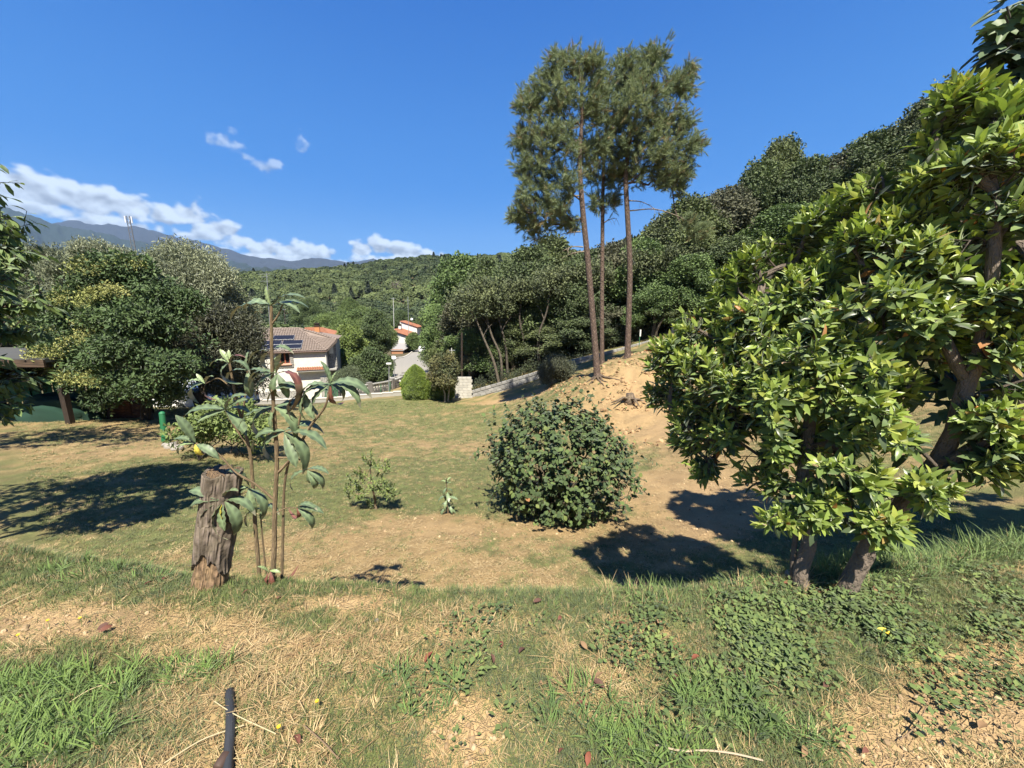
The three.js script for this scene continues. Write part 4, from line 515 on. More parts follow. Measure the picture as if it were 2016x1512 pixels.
  mesh('gutter', new MB().tube([V(x0, y0 - 0.06, ov + 0.07), V(x1, y0 - 0.06, ov + 0.07)], 0.06, 6).geo(), std([0.10, 0.055, 0.04], 0.6), roof);
  // solar panels on the front slope
  const pv = new THREE.MeshPhysicalMaterial({ color: col(0.012, 0.014, 0.025), roughness: 0.45, specularIntensity: 0.4 }), slopeA = Math.atan2(rise, -(zr - ov));
  for (const [a, b, w, h] of [[3.95, 0.35, 1.75, 0.85], [5.85, 0.35, 1.85, 0.85], [3.95, 1.26, 1.75, 0.85], [5.85, 1.26, 1.85, 0.85], [4.9, 2.3, 1.95, 0.95]]) { const f = mesh('solar_panel', new RoundedBoxGeometry(w, h, 0.05, 1, 0.01), metal, t); f.position.copy(V(x0, y0, ov).add(V(a, 0, 0)).addScaledVector(v1, b + h / 2)).add(V(0, 0.16, 0.06)); f.rotation.x = -(Math.PI / 2 - slopeA); mesh('panel_glass', new THREE.BoxGeometry(w - 0.07, h - 0.07, 0.012), pv, f).position.z = 0.026; }
  chimney(t, at(657, 655, 45).x - o.x, at(657, 668, 45.5).y, -5.6, 0.5, 1.55, std([0.50, 0.22, 0.09], 0.9, { map: mottle }));
  chimney(t, at(520, 650, 44).x - o.x, at(520, 655, 44).y, -4.0, 0.75, 1.1, std([0.32, 0.12, 0.08], 0.9, { map: mottle }));
}
// red roof of the house behind it
{ const p = at(600, 650, 56), t = thing('house', 'low house behind the solar-panel roof showing only its red roof tiles', 'house', V(p.x, 0, p.z)); const y = p.y, f = H(p.x, p.z); mesh('wall', new MB().box(0, (f + y - 0.9) / 2, -3, 7.2, y - 0.9 - f, 5).geo(), plaster, t); const rf = mesh('roof', new MB().geo(), terracotta, t); const m = new MB(); m.face([V(-3.9, y - 0.9, 0), V(3.9, y - 0.9, 0), V(1.2, y + 0.25, -3), V(-1.2, y + 0.25, -3)]); m.face([V(3.9, y - 0.9, 0), V(3.9, y - 0.9, -6), V(1.2, y + 0.25, -3)]); m.face([V(-3.9, y - 0.9, 0), V(-1.2, y + 0.25, -3), V(-3.9, y - 0.9, -6)]); m.face([V(-3.9, y - 0.9, -6), V(-1.2, y + 0.25, -3), V(1.2, y + 0.25, -3), V(3.9, y - 0.9, -6)]); rf.geometry = m.geo(); tiles(rf, V(-3.9, y - 0.9, 0), V(1, 0, 0), V(0, 1.15, -3).normalize(), 7.8, 3.2, terracotta, { w: 0.3, clip: (a, b) => a > b * 0.85 && a < 7.8 - b * 0.85 }); }
// ------------------------------------------------------------------ garden wall of the house, with pierced white blocks
{
  const t = thing('garden_wall', 'stone garden wall with a row of pierced white blocks in front of the white house', 'wall'), C = [at(660, 787, 32.2), at(735, 775, 34.5), at(775, 766, 37), at(791, 756, 39.5), at(795, 746, 43)].map((p) => V(p.x, 0, p.z)), cv = new THREE.CatmullRomCurve3(C), L = cv.getLength(), n = Math.round(L / 0.32), base = (p) => H(p.x, p.z);
  const stone = new MB(), cap = new MB(), blk = new MB().box(0, 0, 0, 0.045, 0.26, 0.12).box(0.115, 0, 0, 0.045, 0.26, 0.12).box(0.0575, 0.11, 0, 0.16, 0.045, 0.115).box(0.0575, -0.11, 0, 0.16, 0.045, 0.115).geo(), blockM = std([0.66, 0.64, 0.57], 0.9), b2 = new MB();
  const top = []; for (let k = 0; k <= n; k++) { const p = cv.getPointAt(k / n); top.push(p.setY(lerp(base(cv.getPointAt(0)), base(cv.getPointAt(1)), k / n) * 0.5 + base(p) * 0.5)); }
  for (let k = 0; k < n; k++) { const a = top[k], b = top[k + 1], mx = (a.x + b.x) / 2, mz = (a.z + b.z) / 2, y = (a.y + b.y) / 2, l = a.distanceTo(b), ry = Math.atan2(-(b.z - a.z), b.x - a.x); stone.box(mx, y + 0.05, mz, l * 1.02, 1.1, 0.22, ry); cap.box(mx, y + 1.0, mz, l * 1.03, 0.09, 0.28, ry); const pil = k % 9 === 0; if (pil) stone.box(mx, y + 0.45, mz, 0.42, 1.5, 0.34, ry); else { const m = mesh('pierced_block', blk, blockM, t); m.position.set(mx, y + 0.75, mz); m.rotation.y = ry; } }
  stone.build('stone_base', stoneMats[0], t); cap.build('coping', concrete, t);
  const rr = rng(8), sm = [new MB(), new MB()]; for (let k = 0; k < n; k++) for (let j = 0; j < 3; j++) for (let i = 0; i < 2; i++) { const a = top[k].clone().lerp(top[k + 1], (i + 0.5) / 2), ry = Math.atan2(-(top[k + 1].z - top[k].z), top[k + 1].x - top[k].x); sm[rr() < 0.5 ? 0 : 1].box(a.x + Math.sin(ry) * 0.115, a.y + 0.1 + j * 0.17, a.z + Math.cos(ry) * 0.115, 0.13, 0.13, 0.03, ry, 0.4, rr); } sm.forEach((m, k) => { m.build('stonework', stoneMats[k + 1], t).userData.kind = 'stuff'; });
  const g = thing('garden_gate', 'green metal gate at the left end of the stone garden wall', 'gate'); const q = at(664, 776, 31.8); for (let k = 0; k < 9; k++) mesh('bar', new MB().box(q.x - 1.0 + k * 0.13, H(q.x, q.z) + 0.75, q.z, 0.07, 1.3, 0.03).geo(), greenPaint, g); for (const y of [1.3, 0.25]) mesh('rail', new MB().box(q.x - 0.48, H(q.x, q.z) + y, q.z + 0.04, 1.2, 0.06, 0.03).geo(), greenPaint, g);
  const s = at(683, 776, 31.2), sg = thing('notice_board', 'blank white board fixed in front of the stone garden wall', 'sign', V(s.x, s.y, s.z)); mesh('board', new RoundedBoxGeometry(0.8, 0.44, 0.03, 1, 0.01), std([0.8, 0.81, 0.82], 0.5), sg); for (const x of [-0.3, 0.3]) mesh('leg', new MB().box(x, -0.6, -0.03, 0.04, 1.2, 0.03).geo(), metal, sg);
}
// green mesh-fence posts along the street, and poles
const post = (name, label, cat, px, pyTop, pyBase, d, rad, mat, extra) => { const b = foot(px, pyBase, d, -0.1), top = at(px, pyTop, d), t = thing(name, label, cat, b); mesh('pole', new MB().tube([V(0, 0, 0), V(top.x - b.x, top.y - b.y, 0)], [rad, rad * 0.85], 8).geo(), mat, t); if (extra) extra(t, V(top.x - b.x, top.y - b.y, 0)); return t; };
[[697, 770, 'green fence post left of the notice board end of the street wall'], [750, 757, 'green fence post in the middle of the street wall'], [768, 752, 'green fence post just right of the lamp pole'], [793, 748, 'last green fence post where the street wall meets the conifers']].forEach(([px, top, l], k) => { post('fence_post', l, 'fence post', px, top, 790, 30.2 + k * 0.2, 0.045, greenPaint).userData.group = 'green posts along the street wall'; });
post('lamp_pole', 'thin grey pole with a pale lamp head beside the street wall', 'street lamp', 766, 716, 785, 31.5, 0.045, metal, (t, p) => { mesh('lamp_head', new RoundedBoxGeometry(0.42, 0.16, 0.22, 2, 0.05), std([0.6, 0.6, 0.57], 0.5), t).position.set(p.x, p.y, 0.05); });
post('road_sign', 'small square white road sign on a pole where the road begins', 'sign', 776, 702, 745, 44, 0.04, metal, (t, p) => { mesh('sign_plate', new RoundedBoxGeometry(0.46, 0.36, 0.03, 1, 0.01), std([0.75, 0.77, 0.8], 0.5), t).position.set(p.x - 0.05, p.y - 0.1, 0.05); mesh('mark', new MB().box(0.04, 0.0, 0.0, 0.07, 0.14, 0.008).geo(), std([0.15, 0.2, 0.4], 0.5), t).position.set(p.x - 0.02, p.y - 0.1, 0.07); });
post('street_lamp', 'tall street lamp with a short arm on the right side of the road', 'street lamp', 846, 668, 705, 76, 0.07, metal, (t, p) => { mesh('arm', new MB().tube([V(p.x, p.y, 0), V(p.x - 0.5, p.y + 0.25, 0), V(p.x - 1.2, p.y + 0.3, 0)], 0.045, 6).geo(), metal, t); mesh('lamp_head', new RoundedBoxGeometry(0.6, 0.12, 0.22, 2, 0.04), std([0.6, 0.6, 0.58], 0.5), t).position.set(p.x - 1.4, p.y + 0.3, 0); });
post('wire_pole', 'pale cross-armed pole behind the magnolia', 'pole', 889, 685, 745, 29, 0.045, std([0.45, 0.44, 0.40], 0.8), (t, p) => { mesh('cross_arm', new MB().box(p.x, p.y - 0.18, 0, 0.5, 0.05, 0.05).geo(), metal, t); });
post('utility_pole', 'dark wooden pole right of the magnolia, at the end of the block wall', 'pole', 909, 655, 760, 29.5, 0.085, woodDark);
post('antenna_pole', 'tall thin pale pole beside the roadside white house', 'pole', 774, 586, 640, 96, 0.07, std([0.5, 0.5, 0.48], 0.8), (t, p) => { mesh('aerial', new MB().box(p.x, p.y - 0.2, 0, 1.2, 0.06, 0.06).geo(), metal, t); });
post('antenna_pole', 'tall thin pole standing behind the roof of the roadside house', 'pole', 803, 584, 640, 99, 0.07, metal, (t, p) => { mesh('aerial', new MB().box(p.x, p.y - 1.0, 0, 1.0, 0.05, 0.05).geo(), metal, t); });
post('utility_pole', 'thin aerial pole with cross rods rising behind the top of the tall sapling', 'pole', 525, 538, 650, 47, 0.04, metal, (t, p) => { for (const [y, w] of [[0.1, 1.4], [0.4, 0.9], [0.9, 1.0]]) mesh('aerial', new MB().box(p.x - 0.3, p.y - y, 0, w, 0.03, 0.03).geo(), metal, t); });
post('utility_pole', 'wooden pole left of the far orange-roofed house', 'pole', 560, 608, 650, 90, 0.09, barkGrey, (t, p) => { mesh('insulator', new MB().box(p.x, p.y - 0.15, 0, 0.7, 0.1, 0.1).geo(), metal, t); });
// street wall along the lower edge of the lawn
{ const t = thing('street_wall', 'low concrete wall along the street below the far edge of the lawn', 'wall'), C = [at(470, 815, 27.5), at(560, 803, 28.2), at(640, 797, 29), at(720, 788, 29.6), at(796, 777, 30)], cv = new THREE.CatmullRomCurve3(C.map((p) => V(p.x, p.y, p.z))), n = 14, m = new MB(), c = new MB(); for (let k = 0; k < n; k++) { const a = cv.getPointAt(k / n), b = cv.getPointAt((k + 1) / n), ry = Math.atan2(-(b.z - a.z), b.x - a.x), l = a.distanceTo(b), y = Math.max((a.y + b.y) / 2, H(a.x, a.z)) ; m.box((a.x + b.x) / 2, y - 0.25, (a.z + b.z) / 2, l * 0.995, 1.1, 0.2, ry); c.box((a.x + b.x) / 2, y + 0.33, (a.z + b.z) / 2, l * 0.99, 0.07, 0.26, ry); } m.build('wall_body', concrete, t); c.build('coping', std([0.55, 0.52, 0.47], 0.9, { map: mottle }), t); }
// ------------------------------------------------------------------ the long block wall that climbs the slope
{
  const t = thing('block_wall', 'long low grey concrete-block wall climbing the slope behind the pines', 'wall'), mats = [0.24, 0.28, 0.33, 0.26].map((v) => std([v, v * 0.975, v * 0.92], 0.95, { map: mottle, bumpMap: grit, bumpScale: 0.006 })), r = rng(55);
  const P = [at(925, 787, 28.2), at(1045, 757, 28.6), at(1130, 737, 29), at(1230, 700, 29.5), at(1290, 676, 30), at(1345, 668, 30.5)]; const top = [at(925, 770, 28.2), at(1045, 735, 28.6), at(1130, 707, 29), at(1230, 683, 29.5), at(1290, 667, 30), at(1345, 660, 30.5)];
  const pc = new THREE.CatmullRomCurve3(P.map((p) => V(p.x, 0, p.z))), L = pc.getLength(), yT = (x) => { let k = 1; while (k < top.length - 1 && top[k].x < x) k++; return lerp(top[k - 1].y, top[k].y, clamp((x - top[k - 1].x) / (top[k].x - top[k - 1].x))); };
  const bg = [0, 1, 2].map((s) => { const g = new RoundedBoxGeometry(0.39, 0.19, 0.2, 1, 0.012); g.scale(1, 1, 1); return g; }), core = new MB(); let cnt = 0;
  const n = Math.floor(L / 0.4); for (let k = 0; k < n; k++) { const a = pc.getPointAt((k + 0.5) / n), tg = pc.getTangentAt((k + 0.5) / n), ry = Math.atan2(-tg.z, tg.x), ty = yT(a.x), gy = Math.min(H(a.x, a.z + 0.3), ty - 0.4); const rows = Math.min(7, Math.ceil((ty - gy) / 0.2) + 1); for (let j = 0; j < rows; j++) { const m = mesh('block', bg[cnt % 3], mats[Math.floor(r() * 4)], t); m.position.set(a.x + (r() - 0.5) * 0.006 + (j % 2 ? 0.2 * Math.cos(ry) : 0), ty - 0.1 - j * 0.2, a.z + (r() - 0.5) * 0.012 - (j % 2 ? 0.2 * Math.sin(ry) : 0)); m.rotation.y = ry; m.rotation.z = Math.atan2(yT(a.x + 0.2) - yT(a.x - 0.2), 0.4) * 1; cnt++; } core.box(a.x, (ty + gy) / 2 - 0.35, a.z - 0.02, 0.42, ty - gy + 0.5, 0.15, ry); }
  core.build('mortar', std([0.22, 0.215, 0.2], 0.95), t);
  const q = thing('block_pier', 'pale square block pier at the lower left end of the block wall', 'wall'), A = at(912, 783, 27.6), wT = at(912, 742, 27.6).y, mats2 = [0.44, 0.48, 0.52].map((v) => std([v, v * 0.96, v * 0.86], 0.95, { map: mottle, bumpMap: grit, bumpScale: 0.006 })); const rows = Math.ceil((wT - H(A.x, A.z) + 0.3) / 0.2), w = (928 - 892) / 756 * 27.6 / 0.98, nc = 4; for (let j = 0; j < rows; j++) for (let i = 0; i < nc; i++) { const cut = j < 1 && i < 1; if (cut) continue; const bw = w / nc, m = mesh('block', new RoundedBoxGeometry(bw - 0.01, 0.19, 0.2, 1, 0.01), mats2[Math.floor(r() * 3)], q); m.position.set(A.x - w / 2 + (i + 0.5 + (j % 2 ? 0.1 : -0.1)) * bw, wT - 0.1 - j * 0.2, A.z + (r() - 0.5) * 0.01); } mesh('mortar', new MB().box(A.x, wT - rows * 0.1 - 0.13, A.z - 0.02, w - 0.25, rows * 0.2 - 0.2, 0.14).geo(), std([0.42, 0.4, 0.36], 0.95), q);
  const b = foot(1258, 684, 28.6), f = thing('garden_post', 'small blue-green post with a white tag beside the right pine', 'post', b); mesh('pole', new MB().tube([V(0, -0.1, 0), V(0, 1.2, 0)], 0.03, 6).geo(), greenPaint, f); mesh('tag', new MB().box(0.03, 1.05, 0.03, 0.1, 0.5, 0.02).geo(), whiteWall, f);
  const lg = foot(1350, 662, 27), cw = thing('concrete_trough', 'grey concrete trough at the top of the block wall, above the fruit tree', 'trough', lg); mesh('basin', new RoundedBoxGeometry(2.2, 0.6, 0.7, 2, 0.04).translate(0.2, 0.3, 0), concrete, cw); mesh('rim', new MB().box(0.2, 0.62, 0.32, 2.26, 0.05, 0.1).box(0.2, 0.62, -0.32, 2.26, 0.05, 0.1).geo(), greyWall, cw);
  { const s = thing('root_stump', 'gnarled dug-out root stump on the bare bank right of the pines', 'stump', foot(1242, 748, 15.5)), rr = rng(66), bk = bark([0.28, 0.22, 0.16], 0.02); mesh('stump', new MB().tube([V(0, -0.1, 0), V(0.03, 0.15, 0), V(0.0, 0.38, 0)], [0.24, 0.19, 0.16], 10, { wob: (a, l) => 0.85 + 0.35 * noise(Math.cos(a) * 2 + 4, Math.sin(a) * 2 + l * 4) }).geo(), bk, s); for (let k = 0; k < 6; k++) { const a = k * 1.05 + rr(), P = [V(0, 0.15, 0), V(Math.cos(a) * 0.35, 0.14 + rr() * 0.12, Math.sin(a) * 0.35), V(Math.cos(a) * 0.75, -0.02, Math.sin(a) * 0.6)]; mesh('root', new MB().tube(P, [0.08, 0.05, 0.02], 6).geo(), bk, s); } }
}
// ------------------------------------------------------------------ the roadside white house, its lean-to, and a car
{
  const D = 97, x1 = -26.4, t = thing('roadside_house', 'white house with stepped orange roofs beside the far road', 'house', V(x1, 0, -D)), f = H(x1, -D) - 0.6, yR = at(804, 661, D).y, yL = at(776, 650, D).y, W = 4.2;
  const fs = new THREE.Shape(); fs.moveTo(-W, f); fs.lineTo(0, f); fs.lineTo(0, yR); fs.lineTo(-W, yL); fs.closePath(); mesh('wall', new THREE.ExtrudeGeometry(fs, { depth: 9, bevelEnabled: false }).translate(0, 0, -9), whiteWall, t);
  const slope = V(-W, yL - yR, 0).normalize(), rf = mesh('roof', new THREE.BufferGeometry(), terracotta, t); rf.geometry = (() => { const m = new MB(); const a = V(0.4, yR - 0.03, 0.4), b = V(0.4, yR - 0.03, -9.3), c = V(-W, yL + 0.12, -9.3), d = V(-W, yL + 0.12, 0.4), dn = V(0, -0.14, 0); m.face([a, b, c, d]); m.face([a.clone().add(dn), a, d, d.clone().add(dn)]); m.face([a.clone().add(dn), b.clone().add(dn), b, a]); return m.geo(); })(); tiles(rf, V(0.4, yR + 0.0, -9.3), V(0, 0, 1), slope, 9.7, W + 0.5, terracotta, { w: 0.34, l: 0.5 });
  const g2 = mesh('upper_wall', (() => { const s = new THREE.Shape(), h = 1.9; s.moveTo(-4.2, f); s.lineTo(0.35, f); s.lineTo(0.35, yR + h - 0.2); s.lineTo(-4.2, yL + h); s.closePath(); return new THREE.ExtrudeGeometry(s, { depth: 5.5, bevelEnabled: false }).translate(0, 0, -14.6); })(), whiteWall, t); const r2 = mesh('roof', (() => { const m = new MB(), h = 1.9; const a = V(0.75, yR + h - 0.25, -9.0), b = V(0.75, yR + h - 0.25, -14.9), c = V(-4.2, yL + h + 0.12, -14.9), d = V(-4.2, yL + h + 0.12, -9.0), dn = V(0, -0.16, 0); m.face([a, b, c, d]); m.face([a.clone().add(dn), a, d, d.clone().add(dn)]); m.face([a.clone().add(dn), b.clone().add(dn), b, a]); return m.geo(); })(), terracotta, t); tiles(r2, V(0.75, yR + 1.68, -14.9), V(0, 0, 1), slope, 5.9, 5.0, terracotta, { w: 0.34, l: 0.5 });
  const wn = mesh('window', new MB().box(0.03, yR - 1.7, -4.5, 0.1, 1.3, 3.6).geo(), std([0.16, 0.09, 0.06], 0.7), t); mesh('pane', new MB().box(0.09, yR - 1.7, -4.5, 0.02, 1.0, 3.2).geo(), glass, wn); mesh('door', new MB().box(0.38, f + 1.7, -10.5, 0.08, 2.1, 1.0).geo(), woodDark, t); const w3 = mesh('window', new MB().box(0.38, f + 2.4, -12.6, 0.08, 1.1, 0.8).geo(), whiteWall, t); mesh('pane', new MB().box(0.43, f + 2.4, -12.6, 0.02, 0.9, 0.6).geo(), glass, w3);
  mesh('downpipe', new MB().tube([V(0.1, yR - 0.1, -8.9), V(0.45, yR - 2.6, -8.8), V(0.45, f + 1, -8.8)], 0.08, 6).geo(), whiteWall, t); chimney(t, -3.4, yL, -6.2, 0.7, 0.9, whiteWall);
  const dish = mesh('satellite_dish', new THREE.SphereGeometry(0.45, 14, 8, 0, 6.283, 0, 0.9).rotateX(1.3).translate(-0.9, yL + 2.4, -9.2), std([0.7, 0.7, 0.7], 0.5), t); mesh('mast', new MB().tube([V(-0.9, yL + 1, -9.4), V(-0.9, yL + 2.2, -9.3)], 0.04, 5).geo(), metal, dish);
  const s = thing('lean_to', 'open wooden lean-to with a grey roof in front of the roadside house', 'shed', V(at(790, 690, 92).x, 0, -92)), sy = at(790, 686, 92).y, sf = H(s.position.x, -92); mesh('roof', (() => { const m = new MB(); const a = V(-2.2, sy - 0.25, 1.6), b = V(1.0, sy - 0.25, 1.6), c = V(2.6, sy + 0.9, -3), d = V(-1.6, sy + 1.0, -3), dn = V(0, -0.12, 0); m.face([a, b, c, d]); m.face([a.clone().add(dn), b.clone().add(dn), b, a]); m.face([b.clone().add(dn), c.clone().add(dn), c, b]); return m.geo(); })(), std([0.25, 0.24, 0.24], 0.9), s); mesh('back_wall', new MB().box(0.3, (sy + sf) / 2, -2.8, 4.2, sy - sf, 0.15).geo(), woodDark, s); for (const x of [-2.0, 0.9]) mesh('post', new MB().box(x, (sy - 0.3 + sf) / 2, 1.4, 0.16, sy - 0.3 - sf, 0.16).geo(), woodDark, s); mesh('brick_screen', new MB().box(-0.6, sf + 0.5, 1.3, 2.7, 1.2, 0.2).geo(), std([0.40, 0.20, 0.11], 0.9, { map: mottle }), s);
  const k = thing('container', 'small bright orange container among the trees left of the lean-to', 'container', foot(726, 702, 86)); mesh('body', new RoundedBoxGeometry(2.4, 1.3, 1.6, 1, 0.04).translate(0, 0.9, 0), std([0.62, 0.16, 0.04], 0.7), k); mesh('lid', new RoundedBoxGeometry(2.5, 0.14, 1.7, 1, 0.04).translate(0, 1.62, 0), std([0.5, 0.12, 0.03], 0.7), k);
}
function car(label, pos, turn, paint) { // 4.3 m hatchback seen from afar
  const t = thing('parked_car', label, 'car', pos, turn), prof = [[-2.1, 0.35], [-2.12, 0.75], [-1.95, 0.95], [-1.72, 1.32], [-1.35, 1.46], [0.1, 1.46], [0.85, 1.02], [1.85, 0.86], [2.1, 0.66], [2.12, 0.35]], S = new THREE.Shape(prof.map(([x, y]) => new THREE.Vector2(x, y))); const body = mesh('body', new THREE.ExtrudeGeometry(S, { depth: 1.5, bevelEnabled: true, bevelThickness: 0.1, bevelSize: 0.08, bevelSegments: 3 }).translate(0, 0, -0.75).rotateY(Math.PI / 2), paint, t);
  const G = (pts, z) => faceGeo(pts.map(([x, y]) => V(z, y, -x))); for (const z of [-0.862, 0.862]) { mesh('side_window', G([[-1.5, 1.0], [-0.35, 1.0], [-0.35, 1.38], [-1.3, 1.38]], z), glass, t); mesh('side_window', G([[-0.28, 1.0], [0.75, 1.0], [0.1, 1.38], [-0.28, 1.38]], z), glass, t); }
  mesh('rear_window', faceGeo([V(-0.66, 1.0, 2.02), V(0.66, 1.0, 2.02), V(0.58, 1.36, 1.79), V(-0.58, 1.36, 1.79)]), glass, t); mesh('windscreen', faceGeo([V(-0.66, 1.08, -0.87), V(0.66, 1.08, -0.87), V(0.58, 1.46, -0.22), V(-0.58, 1.46, -0.22)]), glass, t);
  for (const x of [-0.68, 0.68]) { mesh('tail_light', new RoundedBoxGeometry(0.22, 0.28, 0.08, 1, 0.02).translate(x, 0.86, 2.16), std([0.35, 0.01, 0.01], 0.3), t); for (const z of [-1.3, 1.3]) { const w = mesh('wheel', new THREE.TorusGeometry(0.24, 0.09, 8, 18).rotateY(Math.PI / 2).translate(Math.sign(x) * 0.8, 0.32, z), std([0.02, 0.02, 0.02], 0.9), t); mesh('rim', new THREE.CylinderGeometry(0.19, 0.19, 0.14, 14).rotateZ(Math.PI / 2).translate(Math.sign(x) * 0.82, 0.32, z), metal, w); } }
  mesh('number_plate', new THREE.BoxGeometry(0.5, 0.12, 0.02).translate(0, 0.62, 2.215), whiteWall, t); mesh('bumper', new RoundedBoxGeometry(1.66, 0.2, 0.16, 2, 0.05).translate(0, 0.42, 2.14), std([0.08, 0.08, 0.085], 0.6), t); return t;
}
const carWhite = new THREE.MeshPhysicalMaterial({ color: col(0.78, 0.79, 0.8), roughness: 0.35, clearcoat: 0.8, clearcoatRoughness: 0.08 });
{ const p = at(834, 697, 91); car('white hatchback parked on the far road by the white house', V(p.x, H(p.x, p.z) + 0.1, p.z), 0.12, carWhite); }
[[352, 788, 20.5, 1.35, 'white car parked on the street behind the green post'], [425, 786, 21.5, 1.35, 'white car parked on the street behind the tall sapling']].forEach(([px, py, d, a, l]) => { const p = foot(px, py, d, -0.5); const yy = at(px, py, d).y - 0.55; p.y = Math.max(yy, H(p.x, p.z) - 0.5); car(l, p, a, carWhite); });
// far houses
function cottage(px, py, d, w, h, dep, label, wallM, roofM, ry = 0) { const p = foot(px, py, d), t = thing('cottage', label, 'house', p, ry), b = mesh('wall', new MB().box(0, h / 2 - 0.5, 0, w, h + 1, dep).geo(), wallM, t), rise = dep * 0.26, m = new MB(); for (const s of [-1, 1]) m.face([V(-w / 2 - 0.4, h - 0.08, s * (dep / 2 + 0.4)), V(w / 2 + 0.4, h - 0.08, s * (dep / 2 + 0.4)), V(w / 2 + 0.4, h + rise, 0), V(-w / 2 - 0.4, h + rise, 0)]); for (const s of [-1, 1]) m.face([V(s * (w / 2 - 0.01), h - 0.02, -dep / 2), V(s * (w / 2 - 0.01), h - 0.02, dep / 2), V(s * (w / 2 - 0.01), h + rise, 0)]); const rf = m.build('roof', roofM, t); tiles(rf, V(-w / 2 - 0.4, h - 0.06, dep / 2 + 0.4), V(1, 0, 0), V(0, rise + 0.1, -dep / 2 - 0.4).normalize(), w + 0.8, Math.hypot(rise, dep / 2) + 0.4, roofM, { w: 0.4, l: 0.6 }); for (let k = 0; k < 3; k++) { const x = (k - 1) * w * 0.3, wn = mesh('window', new MB().box(x, h * 0.5, dep / 2 + 0.02, 0.9, 1.1, 0.08).geo(), woodDark, t); mesh('pane', new MB().box(x, h * 0.5, dep / 2 + 0.07, 0.7, 0.9, 0.02).geo(), glass, wn); } chimney(t, w * 0.1, h + rise * 0.6, dep * 0.15, 0.5, 1.1, whiteWall, whiteWall); return t; }
cottage(588, 634, 128, 7.6, 2.5, 7, 'far cream cottage with an orange roof above the white house', plaster, std([0.52, 0.21, 0.11], 0.9, { map: mottle }));
cottage(543, 634, 118, 3.6, 2.2, 3, 'small white outbuilding left of the far orange-roofed cottage', whiteWall, greyWall);
cottage(515, 628, 125, 3.0, 3.2, 4, 'pale far house half hidden behind the left chimney', whiteWall, terracotta);
// bare grey tree on the hill, and the lattice mast
{ const r = rng(91), p = foot(782, 600, 260), t = thing('bare_tree', 'leafless grey tree above the roadside house', 'tree', p), h = 7, tips = []; for (let k = 0; k < 260; k++) { const v = rdir(r), s = Math.cbrt(r()); tips.push(V(v.x * 4.4 * s, h + 1.5 + v.y * 3.6 * s, v.z * 4 * s)); } const sk = grow([{ pts: [V(0, -1, 0), V(0.1, 3, 0), V(0, 6, 0), V(0.2, 8.5, 0)], radii: [0.3, 0.24, 0.16, 0.08] }], tips, { step: 0.8, r0: 0.045, r, rmax: 0.15 }); sk.wood.build('trunk', bark([0.30, 0.26, 0.24], 0.01), t); }
{ const d = 140, b = foot(266, 500, d), top = at(259, 425, d), h = top.y - b.y, t = thing('radio_mast', 'thin grey lattice mast with antennas rising above the olive trees', 'mast', b), m = new MB(), w = (y) => lerp(1.1, 0.5, y / h), cn = (k, y) => V(Math.cos(k * 2.094 + 0.4) * w(y), y, Math.sin(k * 2.094 + 0.4) * w(y)); for (let k = 0; k < 3; k++) m.tube([cn(k, 0), cn(k, h)], [0.16, 0.12], 4); const n = Math.round(h / 1.5); for (let j = 0; j < n; j++) for (let k = 0; k < 3; k++) m.tube([cn(k, j / n * h), cn((k + 1) % 3, (j + 1) / n * h)], 0.06, 3); m.build('lattice', std([0.11, 0.115, 0.125], 0.6), t); for (let k = 0; k < 3; k++) { const a = k * 2.094, q = mesh('antenna', new RoundedBoxGeometry(0.4, 2.2, 0.25, 1, 0.05), std([0.6, 0.61, 0.63], 0.6), t); q.position.set(Math.cos(a) * 0.95, h - 1.3, Math.sin(a) * 0.95); } }
